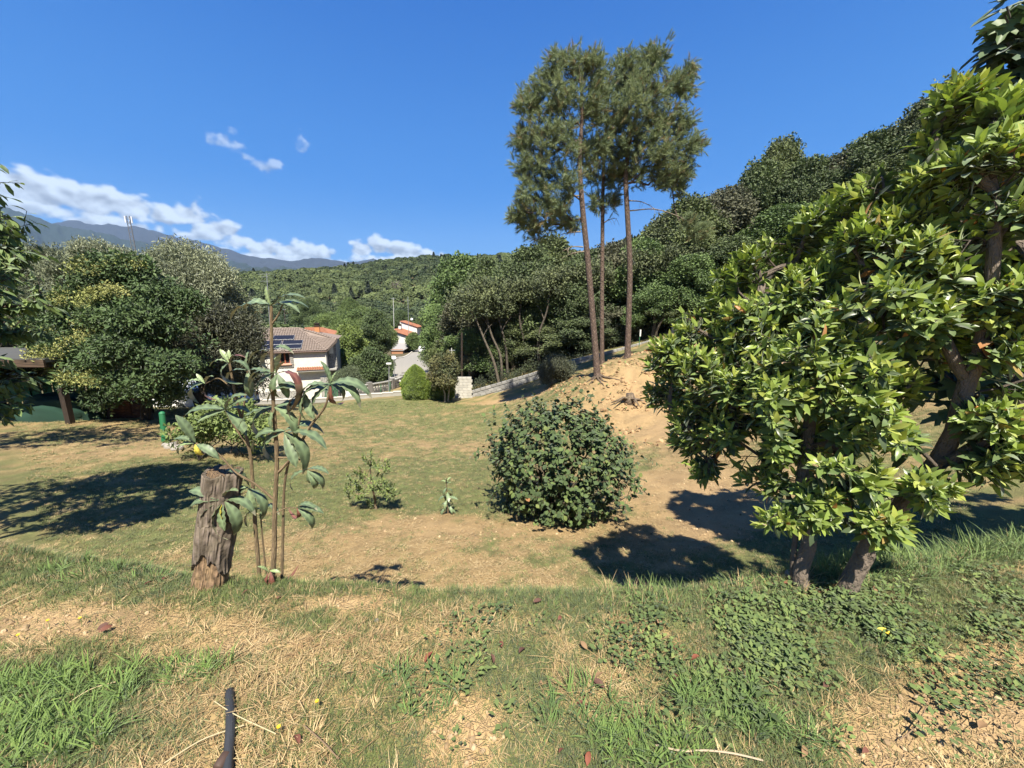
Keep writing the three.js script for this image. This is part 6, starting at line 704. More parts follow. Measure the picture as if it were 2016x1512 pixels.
{
  const r = rng(303), t = thing('loquat_sapling', 'tall thin loquat sapling with drooping ribbed leaves just right of the broken stump', 'sapling');
  const d = 2.02, B = (px, py, q = d) => foot(px, py, q, -0.03), A = (px, py, q = d) => at(px, py, q);
  const stems = [
    [[B(537, 1160), A(540, 1080), A(541, 1000), A(545, 900), A(538, 790), A(535, 690), A(534, 602)], [0.018, 0.009]],
    [[B(553, 1145, 2.05), A(557, 1050, 2.06), A(562, 940, 2.05), A(585, 850, 2.03), A(600, 770, 2.03)], [0.011, 0.006]],
    [[B(508, 1125, 2.1), A(503, 1040, 2.1), A(498, 960, 2.1), A(492, 890, 2.1), A(476, 830, 2.1), A(462, 770, 2.1), A(452, 715, 2.1)], [0.014, 0.007]],
    [[B(522, 1120, 2.1), A(515, 1040, 2.1), A(512, 990, 2.1)], [0.006, 0.004]],
    [[A(541, 985), A(505, 955, 2.0), A(465, 930, 1.98), A(425, 890, 1.97), A(385, 872, 1.96)], [0.009, 0.005]],
    [[A(548, 930), A(575, 900), A(612, 838), A(640, 800), A(650, 760)], [0.010, 0.007]],
    [[A(490, 880, 2.1), A(455, 830, 2.08), A(445, 810, 2.05)], [0.007, 0.005]],
    [[A(534, 640), A(548, 620), A(556, 600)], [0.006, 0.004]], [[A(476, 830, 2.1), A(485, 760, 2.12), A(487, 730, 2.12)], [0.006, 0.004]],
    [[A(452, 760, 2.1), A(430, 745, 2.1), A(405, 755, 2.1)], [0.005, 0.003]], [[A(545, 900), A(590, 905, 2.0), A(605, 925, 2.0)], [0.006, 0.004]],
    [[A(500, 960, 2.1), A(470, 975, 2.05), A(440, 985, 2.0)], [0.006, 0.004]], [[A(541, 1010), A(565, 1000), A(585, 1000)], [0.005, 0.003]],
  ];
  const heads = [
    { p: A(534, 602), big: 1.4, l: [[172, 0.15, 0.75, 'dark', 2], [160, -0.1, 0.7, 'dark', 3], [40, 0.1, 0.62, 'dark', 2], [15, 0.2, 0.6, 'dark', 3], [100, 0.1, 0.5, 'fresh', 0], [25, -0.3, 0.55, 'dark', 2], [195, 0.5, 0.5, 'dark', 4]] },
    { p: A(535, 690), l: [[165, 0.3, 0.55, 'dark', 4], [35, 0.3, 0.45, 'dark', 4], [200, -0.2, 0.5, 'dark', 4]] },
    { p: A(544, 735), l: [[155, 0.1, 0.7, 'dark', 4], [175, 0.3, 0.7, 'dark', 4], [205, 0.2, 0.8, 'dark', 2], [75, 0.2, 0.5, 'dark', 0], [50, 0.3, 0.5, 'dark', 1], [100, -0.2, 0.6, 'fresh', 1], [20, 0.2, 1.0, 'brown', 1], [250, 0.4, 0.7, 'dark', 4], [300, 0.2, 0.6, 'dark', 2]] },
    { p: A(650, 757), l: [[97, 0.1, 0.6, 'dark', 1], [22, 0.2, 0.95, 'dark', 4], [5, 0.3, 0.9, 'dark', 5], [165, 0.1, 0.9, 'dark', 5], [180, 0.4, 0.8, 'dark', 4], [262, 0.1, 0.75, 'brown', 0], [345, 0.1, 0.5, 'dark', 6], [215, 0.2, 0.9, 'dark', 3], [70, -0.3, 0.5, 'fresh', 0]] },
    { p: A(600, 772), l: [[150, 0.2, 0.85, 'dark', 4], [130, 0.2, 0.6, 'dark', 2], [250, 0.4, 0.75, 'dark', 3], [290, 0.3, 0.7, 'dark', 1], [30, -0.1, 0.6, 'dark', 4], [200, 0.2, 0.8, 'dark', 5]] },
    { p: A(452, 715), l: [[110, 0.1, 0.5, 'fresh', 1], [70, 0.1, 0.45, 'brown', 0], [150, 0.2, 0.6, 'fresh', 3], [95, -0.1, 0.4, 'fresh', 0], [20, 0.1, 0.5, 'dark', 4], [220, 0.2, 0.6, 'dark', 6]] },
    { p: A(487, 730, 2.12), l: [[85, 0.1, 0.5, 'dark', 1], [120, 0.2, 0.5, 'fresh', 1], [20, 0.1, 0.6, 'dark', 4], [170, 0.1, 0.6, 'dark', 4], [280, 0.3, 0.7, 'dark', 3]] },
    { p: A(405, 755, 2.1), l: [[190, 0.1, 0.8, 'dark', 5], [150, 0.2, 0.7, 'fresh', 5], [120, 0.1, 0.4, 'fresh', 0], [60, 0.2, 0.5, 'fresh', 2], [240, 0.1, 0.5, 'brown', 0]] },
    { p: A(446, 808, 2.05), l: [[165, 0.3, 0.95, 'dark', 2], [35, 0.4, 0.8, 'dark', 0], [60, 0.3, 0.75, 'dark', 2], [20, 0.1, 0.6, 'dark', 3], [100, 0.2, 0.6, 'fresh', 1], [195, 0.4, 0.7, 'dark', 1], [330, 0.4, 0.8, 'dark', 0]] },
    { p: A(385, 872, 1.96), l: [[100, 0.2, 0.7, 'dark', 0], [175, 0.2, 0.75, 'fresh', 5], [280, 0.3, 0.5, 'yellow', 0], [150, 0.1, 0.5, 'dark', 2], [350, 0.3, 0.6, 'dark', 2]] },
    { p: A(560, 850), big: 1.3, l: [[10, 0.2, 0.9, 'dark', 2], [340, 0.3, 0.9, 'dark', 4], [325, 0.2, 0.8, 'dark', 3], [170, 0.3, 0.8, 'dark', 4], [200, 0.2, 0.9, 'dark', 5], [300, 0.4, 0.7, 'dark', 0], [30, -0.2, 0.7, 'dark', 4]] },
    { p: A(605, 925, 2.0), l: [[340, 0.1, 0.6, 'dark', 4], [310, 0.2, 0.6, 'dark', 5], [20, 0.2, 0.55, 'dark', 2], [190, 0.4, 0.6, 'dark', 4], [270, 0.2, 0.5, 'dark', 4]] },
    { p: A(540, 800), big: 1.3, l: [[200, 0.2, 0.85, 'dark', 4], [340, 0.2, 0.85, 'dark', 5], [185, 0.5, 0.7, 'dark', 2], [20, -0.1, 0.8, 'dark', 4], [250, 0.4, 0.6, 'dark', 3]] },
    { p: A(440, 985, 2.0), big: 1.25, l: [[165, 0.3, 0.7, 'dark', 2], [195, 0.3, 0.75, 'dark', 4], [140, 0.2, 0.75, 'dark', 2], [225, 0.4, 0.8, 'dark', 5], [270, 0.3, 0.7, 'dark', 1], [255, 0.45, 0.75, 'yellow', 0], [320, 0.3, 0.8, 'dark', 4], [20, 0.2, 0.7, 'dark', 4], [60, 0.2, 0.6, 'dark', 3], [240, 0.1, 0.9, 'dark', 2]] },
    { p: A(490, 960, 2.08), big: 1.3, l: [[200, 0.4, 0.8, 'dark', 4], [340, 0.3, 0.7, 'dark', 4], [280, 0.3, 0.7, 'dark', 3], [90, 0.3, 0.6, 'dark', 2], [160, 0.4, 0.8, 'dark', 5]] },
    { p: A(586, 1000), l: [[10, 0.1, 0.6, 'dark', 2], [335, 0.2, 0.65, 'dark', 4], [40, 0.2, 0.5, 'dark', 4], [300, 0.3, 0.5, 'brown', 1]] },
    { p: A(516, 1000, 2.1), l: [[185, 0.2, 0.6, 'dark', 4], [30, 0.2, 0.5, 'dark', 4], [250, 0.2, 0.5, 'dark', 3]] },
    { p: A(530, 1125, 2.0), l: [[110, 0.3, 0.45, 'fresh', 1], [20, 0.3, 0.4, 'fresh', 2], [250, 0.5, 0.8, 'brown', 1], [290, 0.5, 0.6, 'brown', 0]] },
  ];
  loquat(t, stems, heads, r, [0.36, 0.27, 0.16]);
}
{ // a small one on the lawn
  const r = rng(304), b = foot(882, 1015, 6.0), t = thing('loquat_seedling', 'small single-stemmed seedling with drooping leaves on the lawn left of the hazel bush', 'sapling', b);
  new MB().tube([V(0, -0.03, 0), V(0.01, 0.25, 0), V(-0.01, 0.45, 0), V(0.0, 0.62, 0)], [0.014, 0.011, 0.009, 0.006], 8).build('stem', bark([0.3, 0.22, 0.14], 0.004), t);
  for (let k = 0; k < 20; k++) { const h = 0.1 + 0.52 * k / 19, a = k * 2.4, top = k > 14; const m = mesh('leaf', (top ? LQ.fresh : LQ.dark)[Math.floor(r() * (top ? 4 : 8))], loqMat, t); m.applyMatrix4(frame(V(0, h, 0), V(Math.cos(a), top ? 1.1 : -0.5 + 0.6 * r(), Math.sin(a)), V(0, 1, 0.2), top ? 0.75 : 0.8 + 0.2 * r())); }
}
{ // the young tree with dense narrow tufts
  const r = rng(305), b = foot(738, 1005, 6.0), t = thing('young_tree', 'young thin-trunked tree with tufts of narrow leaves on the lawn right of the tall sapling', 'sapling', b);
  const tips = [], lob = [[0.0, 0.92, 0.0, 0.13], [0.2, 0.8, 0.05, 0.12], [-0.24, 0.62, 0.05, 0.15], [0.08, 0.55, 0.1, 0.14], [-0.36, 0.35, 0, 0.14], [-0.2, 0.36, 0.1, 0.11], [0.24, 0.38, 0.05, 0.12], [0.34, 0.33, -0.02, 0.11], [-0.06, 0.1, -0.05, 0.07], [-0.3, 0.55, -0.05, 0.1]];
  for (const [x, y, z, q] of lob) for (let k = 0; k < 9; k++) { const v = rdir(r); tips.push(V(x + v.x * q, y + v.y * q * 0.8, z + v.z * q)); }
  const sk = grow([{ pts: [V(0.03, -0.04, 0), V(0.01, 0.2, 0), V(-0.02, 0.45, 0), V(-0.03, 0.7, 0), V(-0.01, 0.85, 0)], radii: [0.022, 0.018, 0.015, 0.010, 0.006] }], tips, { step: 0.08, r0: 0.002, r });
  sk.wood.build('trunk', bark([0.34, 0.26, 0.18], 0.004), t);
  const pal = [[0.19, 0.25, 0.055], [0.14, 0.2, 0.045], [0.24, 0.29, 0.07], [0.10, 0.15, 0.04]], S = leafSet(pal, { trans: 0.35, coat: 0.25 }), g = leafGeo(0.085, 0.022, { fold: 0.2, curl: 0.2, segs: 3, shape: 0.6 }), items = [];
  for (const e of sk.ends) for (const L of rosette(e, 13, r, { spread: [0.2, 1.3], up: 0.65, size: 1, lift: 0.006 })) items.push({ m: L.m, c: Math.floor(r() * 4), q: r() });
  items.sort((a, b2) => a.q - b2.q).forEach((it, k) => { if (k < 300) { const m = mesh('leaf', g, S.mats[it.c], t); m.applyMatrix4(it.m); } });
  instanced('foliage', g, S.mass, items.slice(300).map((x) => [x.m, S.cols[x.c]]), t);
}

// ------------------------------------------------------------------ the broken stump
{
  const r = rng(404), b = foot(412, 1132, 2.03, -0.02), top = at(438, 921, 2.06), t = thing('tree_stump', 'weathered grey broken tree stump leaning right beside the tall sapling', 'stump', b);
  const axis = top.clone().sub(b), hgt = axis.y; const cx = (y) => axis.x * (y / hgt), cz = (y) => axis.z * (y / hgt);
  const rad = (a, y) => { const ridge = Math.abs(noise(a * 5.2 + Math.sin(y * 5) * 0.4, y * 3.2, 4) - 0.5) * 2, fine = noise(a * 16, y * 14, 8); const seam = Math.exp(-(((a - 4.95 + 0.12 * Math.sin(y * 8)) / 0.06) ** 2)) * 0.035 + Math.exp(-(((a - 5.75 + 0.2 * Math.sin(y * 5 + 1)) / 0.05) ** 2)) * 0.022; return 0.086 + 0.010 * Math.sin(a * 2 + 1) + 0.010 * Math.sin(a * 3 + y * 3) + 0.014 * ridge + 0.007 * fine + 0.012 * sstep(0.2, 0, y) - seam; };
  const shell = (name, y0f, y1f, ro, mat, nA = 96, nY = 46) => { const m = new MB(); for (let j = 0; j <= nY; j++) for (let i = 0; i <= nA; i++) { const a = i / nA * 6.28318, y = lerp(y0f(a), y1f(a), j / nY), R = rad(i === nA ? 0 : a, y) * ro; m.vert(cx(y) + Math.cos(a) * R, y, cz(y) + Math.sin(a) * R, i / nA * 2, y * 2.4); } for (let j = 1; j <= nY; j++) for (let i = 0; i < nA; i++) { const A = (j - 1) * (nA + 1) + i, B = A + nA + 1; m.quad(A, B, B + 1, A + 1); } return m; };
  const low = (a) => { const f = Math.exp(-(((a - 1.6) / 1.0) ** 2)); return 0.05 + f * 0.13 + 0.05 * noise(a * 4, 1) + 0.03 * noise(a * 13, 4); };
  const hi = (a) => hgt - 0.018 * noise(a * 6, 9) - 0.014 * noise(a * 17, 2);
  const bk = shell('bark', low, hi, 1.0, null); { const nA = 96, nY = 46, inner = bk.n; for (let i = 0; i <= nA; i++) { const a = i / nA * 6.28318, y = low(a), R = rad(a, y) * 0.72; bk.vert(cx(y) + Math.cos(a) * R, y, cz(y) + Math.sin(a) * R, i / nA * 2, y); } for (let i = 0; i < nA; i++) bk.quad(i, i + 1, inner + i + 1, inner + i); const in2 = bk.n; for (let i = 0; i <= nA; i++) { const a = i / nA * 6.28318, y = hi(a) - 0.006, R = rad(a, y) * 0.8; bk.vert(cx(y) + Math.cos(a) * R, y, cz(y) + Math.sin(a) * R, i / nA * 2, y); } const o = nY * (nA + 1); for (let i = 0; i < nA; i++) bk.quad(o + i, in2 + i, in2 + i + 1, o + i + 1); }
  bk.build('bark', std([0.29, 0.24, 0.19], 0.95, { map: barkCol, bumpMap: barkBump, bumpScale: 0.012 }), t);
  const core = shell('core', () => -0.04, (a) => hgt - 0.012 - 0.02 * noise(a * 5, 3), 0.86, null); { const nA = 96, nY = 46, c = core.vert(cx(hgt), hgt - 0.02, cz(hgt)), o = nY * (nA + 1); for (let i = 0; i < nA; i++) core.tri(o + i + 1, o + i, c); }
  core.build('heartwood', std([0.40, 0.27, 0.155], 0.95, { map: barkCol, bumpMap: barkBump, bumpScale: 0.02 }), t);
}
// ------------------------------------------------------------------ trees that reach in from the sides
{ // cherry at the left edge
  const make = (name, label, seed, trunks, lobes, per, own) => {
    const r = rng(seed), t = thing(name, label, 'tree'), { tips } = lobes; const sk = grow(trunks, tips, { step: 0.16, r0: 0.003, r, rmax: 0.05 }); sk.wood.build('trunk', bark([0.2, 0.15, 0.12], 0.01), t);
    const pal = [[0.12, 0.19, 0.04], [0.085, 0.145, 0.033], [0.06, 0.105, 0.03], [0.17, 0.24, 0.05]], S = leafSet(pal, { trans: 0.38, coat: 0.22 }), geos = [leafGeo(0.125, 0.04, { fold: 0.2, curl: 0.35, segs: 3, shape: 0.42 }), leafGeo(0.11, 0.038, { fold: 0.25, curl: 0.2, segs: 3, shape: 0.42 })], items = [];
    for (const e of sk.ends) { const n = per + Math.floor(r() * 4); for (let k = 0; k < n; k++) { const p = e.p.clone().addScaledVector(e.dir, -0.03 * k), a = rdir(r), dir = a.clone().multiplyScalar(0.9).add(V(0, -0.75, 0)).addScaledVector(e.dir, 0.4); items.push({ m: frame(p, dir, V(0, 1, 0.4).addScaledVector(a, 0.6), 0.75 + 0.5 * r()), c: Math.floor(r() * 4), g: k % 2 }); } }
    leaves(t, geos, items, S.mats, S.mass, S.cols, { most: own }); return t;
  };
  const r = rng(411), G = (x, d) => ground(x, d, -0.1);
  const L1 = lobesToTips([[15, 455, 4.6, 38], [60, 505, 4.6, 28], [25, 530, 4.5, 44], [70, 565, 4.6, 22], [15, 600, 4.4, 36], [45, 640, 4.4, 16], [-50, 480, 4.6, 90], [-60, 600, 4.5, 90], [8, 720, 4.0, 30], [-10, 790, 3.9, 55], [28, 755, 4.0, 34], [30, 815, 3.9, 26], [50, 655, 4.3, 34], [85, 600, 4.5, 26], [-120, 380, 4.6, 130], [-200, 560, 4.6, 150], [-260, 400, 4.4, 150], [-150, 560, 3.6, 140], [-300, 620, 3.4, 160], [-60, 700, 3.7, 60], [-200, 720, 3.6, 120]], 95, r, { shell: 0.25 });
  for (let k = 0; k < 420; k++) { const v = rdir(r), s = Math.cbrt(r()); L1.tips.push(V(-7.1 + v.x * 1.75 * s, 1.75 + v.y * 1.1 * s, -3.75 + v.z * 1.15 * s)); }
  make('cherry_tree', 'tree with drooping bright leaves reaching in at the left edge', 412, [{ pts: [G(-7.4, 3.9), V(-7.35, 0.2, -4.0), V(-7.2, 1.2, -4.1), V(-7.1, 2.2, -4.2)], radii: [0.14, 0.10, 0.08, 0.05] }, { pts: [G(-6.6, 3.9), V(-6.4, 0.0, -3.95), V(-6.0, 0.55, -4.0)], radii: [0.05, 0.035, 0.02] }], L1, 8, 120);
  const r2 = rng(421), L2 = lobesToTips([[-30, 560, 8, 90], [-90, 480, 8, 110], [-140, 620, 8, 100], [-20, 640, 7.6, 50], [20, 600, 8, 36], [-200, 520, 8, 130]], 26, r2, { shell: 0.25 });
  for (let k = 0; k < 260; k++) { const v = rdir(r2), s = Math.cbrt(r2()); L2.tips.push(V(-12.9 + v.x * 1.9 * s, 1.1 + v.y * 1.1 * s, -7.9 + v.z * 1.2 * s)); }
  make('fruit_tree', 'shaded dark leafy tree just inside the left edge, behind the drooping branches', 422, [{ pts: [G(-12.6, 7.9), V(-12.6, -0.8, -7.9), V(-12.5, 0.2, -8), V(-12.5, 1.2, -8)], radii: [0.15, 0.11, 0.09, 0.05] }], L2, 9, 40);
}
{ // fig at the right edge
  const figLeaf = (L) => { const m = new MB(), pts = [[0, 0], [0.12, 0.02], [0.30, -0.02], [0.42, 0.14], [0.27, 0.26], [0.22, 0.34], [0.44, 0.50], [0.40, 0.66], [0.18, 0.56], [0.14, 0.66], [0.12, 0.86], [0.0, 1.0]], zz = (x, y) => -0.25 * x * x * L - 0.14 * y * y * L + (Math.abs(x) > 0.01 ? 0.05 * L : 0); const c = m.vert(0, 0.4 * L, -0.02 * L, 0.5, 0.4); const R = [...pts, ...pts.slice(1, -1).reverse().map(([x, y]) => [-x, y])].map(([x, y]) => m.vert(x * L, y * L, zz(x, y), 0.5 + x, y)); for (let k = 0; k < R.length; k++) m.tri(c, R[k], R[(k + 1) % R.length]); return m.geo(); };
  const r = rng(431), t = thing('fig_tree', 'fig tree with big dark lobed leaves at the right edge, behind the fruit tree', 'tree');
  const { tips } = lobesToTips([[2000, 40, 2.9, 40], [1985, 90, 3.0, 34], [2040, 110, 2.8, 60], [1880, 265, 3.1, 42], [1850, 320, 3.2, 40], [1930, 180, 3.1, 30], [2060, 220, 2.8, 80], [1900, 400, 3.1, 80], [1840, 470, 3.2, 60], [2000, 380, 3.0, 90], [1930, 560, 3.0, 90], [2030, 560, 2.8, 80], [2100, 400, 2.7, 110], [2000, 720, 2.9, 70], [2150, 180, 2.7, 150], [2200, 460, 2.5, 150], [2120, -20, 3.0, 120], [1850, 620, 3.2, 75], [1900, 750, 3.1, 75], [1960, 640, 3.0, 80], [1985, 820, 2.9, 70], [1765, 560, 3.4, 65], [1800, 700, 3.4, 60], [2150, 700, 2.7, 150], [2090, 300, 3.3, 140]], 42, r, { shell: 0.35 });
  for (let k = 0; k < 240; k++) { const v = rdir(r), s = Math.cbrt(r()); tips.push(V(5.2 + v.x * 2.1 * s, 2.5 + v.y * 0.9 * s, -1.9 + v.z * 1.2 * s)); }
  const sk = grow([{ pts: [ground(4.6, 2.9, -0.1), V(4.5, 0.5, -2.95), V(4.25, 1.3, -2.95), V(4.1, 2.2, -2.95)], radii: [0.11, 0.08, 0.065, 0.04] }], tips, { step: 0.2, r0: 0.006, r, rmax: 0.05 }); sk.wood.build('trunk', bark([0.30, 0.28, 0.25], 0.01), t);
  const pal = [[0.055, 0.105, 0.03], [0.04, 0.08, 0.028], [0.085, 0.14, 0.04]], S = leafSet(pal, { trans: 0.25, coat: 0.3, cr: 0.4 }), items = [];
  for (const e of sk.ends) for (let k = 0; k < 4; k++) { const a = rdir(r), dir = V(a.x, -0.35 + 0.5 * a.y, a.z); items.push({ m: frame(e.p.clone().addScaledVector(e.dir, -0.05 * k).addScaledVector(dir.clone().normalize(), 0.05), dir, V(0, 1, 0.5).addScaledVector(a, 0.5), 0.8 + 0.45 * r()), c: Math.floor(r() * 3) }); }
  leaves(t, [figLeaf(0.21)], items, S.mats, S.mass, S.cols, { most: 160 });
}
// ------------------------------------------------------------------ grass, straw and weeds: nobody could count the blades
function tuftGeo(n, h, w, spread, seed, { bend = 0.6, segs = 3, flat = 0 } = {}) {
  const r = rng(seed), m = new MB();
  for (let k = 0; k < n; k++) { const a = r() * 6.283, q = spread * Math.sqrt(r()), L = h * (0.55 + 0.75 * r()), lean = flat ? 1.2 + 0.3 * r() : bend * (0.3 + r()), ca = Math.cos(a + (r() - 0.5) * 2), sa = Math.sin(a + (r() - 0.5) * 2), bx = Math.cos(a) * q, bz = Math.sin(a) * q, sx = -sa * w / 2, sz = ca * w / 2, b = m.n; for (let s = 0; s <= segs; s++) { const t = s / segs, th = lean * (flat ? 1 : 0.35 + 0.65 * t), hx = L * t * Math.sin(th), y = L * t * Math.cos(th) + (flat ? 0.006 + 0.012 * r() * 0 + k * 0.0006 : 0), ww = 1 - 0.85 * t * t; m.vert(bx + ca * hx - sx * ww, y, bz + sa * hx - sz * ww, 0, t); m.vert(bx + ca * hx + sx * ww, y, bz + sa * hx + sz * ww, 1, t); if (s) { const A = b + (s - 1) * 2; m.quad(A, A + 1, A + 3, A + 2); } } }
  return m.geo();
}
function leafletGeo(n, L, spread, seed) { const r = rng(seed), m = new MB(), g = leafGeo(L, L * 0.62, { fold: 0.15, curl: 0.2, segs: 2, shape: 0.5 }); for (let k = 0; k < n; k++) { const a = r() * 6.283, q = spread * Math.sqrt(r()), y = 0.012 + 0.045 * r(); m.add(g, frame(V(Math.cos(a) * q, y, Math.sin(a) * q), V(Math.cos(a + r()), 0.25 + 0.5 * r(), Math.sin(a + r())), V(0, 1, 0).addScaledVector(rdir(r), 0.4), 0.7 + 0.6 * r())); } return m.geo(); }
const grassMat = new THREE.MeshPhysicalMaterial({ color: col(1, 1, 1), roughness: 0.9, transmission: 0.3, thickness: 0, side: THREE.DoubleSide }), strawMat = std([1, 1, 1], 0.85);
const up = V(0, 1, 0);
function groundFrame(x, d, r, s, tilt = 0.15, sink = 0.004) { const e = 0.04, y = H(x, -d), n = V(H(x - e, -d) - H(x + e, -d), 2 * e, H(x, -d - e) - H(x, -d + e)).normalize().lerp(up, 0.5).addScaledVector(rdir(r), tilt).normalize(), a = r() * 6.283, f = V(Math.cos(a), 0, Math.sin(a)); return frame(V(x, y - sink, -d), n, f, s, s); }
{
  const fine = [1, 2, 3].map((s) => tuftGeo(14, 0.036, 0.0026, 0.028, s, { bend: 0.9 })), dry = [4, 5].map((s) => tuftGeo(12, 0.036, 0.0024, 0.03, s, { bend: 1.3 })), mat = [6, 7].map((s) => tuftGeo(12, 0.075, 0.0024, 0.05, s, { flat: 1, segs: 2 })), wide = [8, 9].map((s) => tuftGeo(11, 0.13, 0.0078, 0.03, s, { bend: 1.0, segs: 4 })), longG = [10, 11].map((s) => tuftGeo(9, 0.15, 0.0042, 0.03, s, { bend: 0.9, segs: 4 })), lawn = [12, 13].map((s) => tuftGeo(16, 0.036, 0.004, 0.05, s, { bend: 1.1, segs: 2 })), lawnDry = [14].map((s) => tuftGeo(14, 0.04, 0.0035, 0.06, s, { flat: 1, segs: 2 })), creep = [15, 16, 17].map((s) => leafletGeo(12, 0.015 + 0.005 * (s - 15), 0.055, s));
  const r = rng(1001), I = { fine: [[], [], []], dry: [[], []], mat: [[], []], wide: [[], []], longG: [[], []], lawn: [[], []], lawnDry: [[]], creep: [[], [], []] }; const put = (k, m, c) => { const b = I[k]; b[Math.floor(r() * b.length)].push([m, c]); };
  const gA = [0.09, 0.13, 0.04], gB = [0.18, 0.22, 0.055], gBlue = [0.11, 0.145, 0.07], sA = [0.38, 0.265, 0.125], sB = [0.50, 0.385, 0.205], sC = [0.26, 0.16, 0.075];
  const creepAt = (x, d) => clamp(1.25 * Math.exp(-(((x - 1.45) / 0.65) ** 2 + ((d - 1.6) / 0.24) ** 2)) + 0.7 * Math.exp(-(((x - 2.4) / 0.8) ** 2 + ((d - 1.85) / 0.25) ** 2)) + 0.3 * Math.exp(-(((x - 0.2) / 0.5) ** 2 + ((d - 1.5) / 0.2) ** 2))) * clamp(-0.75 + 2.4 * fbm(x * 3.2 + 4, d * 3.2, 0, 3));
  // near terrace: density falls with distance as the blades shrink
  for (let k = 0; k < 50000; k++) {
    const d = lerp(0.95, 2.75, Math.pow(r(), 0.95)), x = lerp(-1.75, 1.75, r()) * (d + 0.1); if (d > lip(x) + 0.55) continue; const g = green(x, d), s = sandy(x, d), edge = Math.exp(-(((d - lip(x)) / 0.16) ** 2)), q = r(), cr = creepAt(x, d);
    if (r() < cr * 0.36) { put('creep', groundFrame(x, d, r, 0.75 + 0.6 * r(), 0.25), mixc([0.075, 0.125, 0.03], [0.2, 0.25, 0.065], r() * r(), 0.75 + 0.5 * r())); continue; }
    if (q < g * 1.0 + 0.2 + edge * 0.12 - 0.45 * s) { const blue = noise(x * 1.4 + 50, d * 1.4) > 0.45; put('fine', groundFrame(x, d, r, 0.42 + 0.6 * r() + edge * 0.2, 0.35), r() < 0.13 ? mixc(sA, sB, r()) : mixc(blue ? gBlue : gA, gB, r() * 0.9, 0.75 + 0.45 * r())); }
    else if (r() < 0.2 - 0.4 * s) { if (r() < 0.35) put('dry', groundFrame(x, d, r, 0.6 + 0.7 * r(), 0.4), mixc(sA, r() < 0.8 ? sB : sC, r())); else put('mat', groundFrame(x, d, r, 0.45 + 0.6 * r(), 0.1, 0), mixc(sA, r() < 0.6 ? sB : sC, r(), 0.9)); }
    else if (r() < 0.10) put('fine', groundFrame(x, d, r, 0.4 + 0.4 * r(), 0.3), mixc(gA, gB, r()));
  }
  // broad-bladed clumps at the lower corners and lower right
  for (const [cx, cd, rx, rd, n, bright] of [[-1.95, 1.32, 0.36, 0.12, 230, 1], [-1.8, 1.14, 0.3, 0.1, 170, 1], [-1.5, 1.45, 0.25, 0.07, 50, 1], [0.87, 1.3, 0.2, 0.12, 110, 0.7], [0.5, 1.14, 0.22, 0.09, 110, 0.9], [0.3, 1.25, 0.2, 0.12, 40, 0.3], [1.1, 1.2, 0.2, 0.1, 40, 0.6], [1.9, 1.7, 0.5, 0.2, 40, 0.8], [-0.4, 1.35, 0.2, 0.12, 30, 0.3], [-2.4, 2.2, 0.6, 0.2, 120, 0.5]]) for (let k = 0; k < n; k++) { const a = r() * 6.283, q = Math.sqrt(r()), x = cx + Math.cos(a) * q * rx, d = cd + Math.sin(a) * q * rd; if (d > lip(x)) continue; if (r() < 0.3) continue; put('wide', groundFrame(x, d, r, 0.32 + 0.5 * r(), 0.4), mixc([0.085, 0.15, 0.045], [0.17, 0.26, 0.05], r() * 0.6 + bright * 0.4)); }
  // longer grass along the lip, tallest at the right
  for (let k = 0; k < 1500; k++) { const x = lerp(-3.6, 4.2, r()), tall = sstep(-0.2, 0.8, x) * (0.3 + noise(x * 3 + 9, 2)), d = lip(x) + (r() - 0.6) * 0.28; if (r() > 0.12 + tall * 0.75) continue; put('longG', groundFrame(x, d, r, 0.24 + 0.3 * r() + tall * 0.5 * r(), 0.3), r() < 0.2 ? mixc(sA, sB, r()) : mixc([0.10, 0.17, 0.05], [0.2, 0.28, 0.07], r())); }
  for (let k = 0; k < 420; k++) { const x = lerp(1.8, 4.6, r()), d = lip(x) + r() * 0.5 - 0.15; put('longG', groundFrame(x, d, r, 0.7 + 0.7 * r(), 0.3), mixc([0.10, 0.17, 0.05], [0.2, 0.28, 0.08], r())); }
  // mown lawn below
  for (let k = 0; k < 72000; k++) { const d = lerp(2.9, 25, Math.pow(r(), 1.6)), x = lerp(-1.35, 1.3, r()) * d; if (d < lip(x) + 0.7) continue; const g = green(x, d), s = sandy(x, d), sc = 0.8 + 0.075 * d; if (d > 20 && x > 4) continue; if (r() < g * 1.05) put('lawn', groundFrame(x, d, r, (0.55 + 0.5 * r()) * sc, 0.3), r() < 0.25 ? mixc(sA, sB, r(), 0.85) : mixc([0.10, 0.14, 0.045], [0.2, 0.225, 0.07], r(), 0.7 + 0.6 * r())); else if (r() < 0.5 - 0.45 * s) put('lawnDry', groundFrame(x, d, r, (0.6 + 0.6 * r()) * sc, 0.1, 0), mixc(sA, r() < 0.7 ? sB : sC, r(), 0.9)); }
  const out = (name, geos, items, mat2, label) => geos.forEach((g, k) => { if (items[k].length) stuffOf(instanced(name, g, mat2, items[k]), `${label}${['', ', thinner growth', ', sparser growth'][k]}`, name.replace('_', ' ')); });
  out('grass', fine, I.fine, grassMat, 'short blue-green grass patches on the upper terrace'); out('dry_grass', dry, I.dry, strawMat, 'bleached upright grass stubble on the upper terrace'); out('straw', mat, I.mat, strawMat, 'pale cut straw lying on the upper terrace'); out('coarse_grass', wide, I.wide, grassMat, 'bright broad-bladed grass clumps in the foreground'); out('long_grass', longG, I.longG, grassMat, 'long arching grass along the edge of the terrace'); out('lawn_grass', lawn, I.lawn, grassMat, 'mown patchy grass of the lower lawn'); out('lawn_straw', lawnDry, I.lawnDry, strawMat, 'dry clippings on the lower lawn'); out('ground_cover', creep, I.creep, grassMat, 'small-leaved creeping weeds in front of the fruit tree');
}
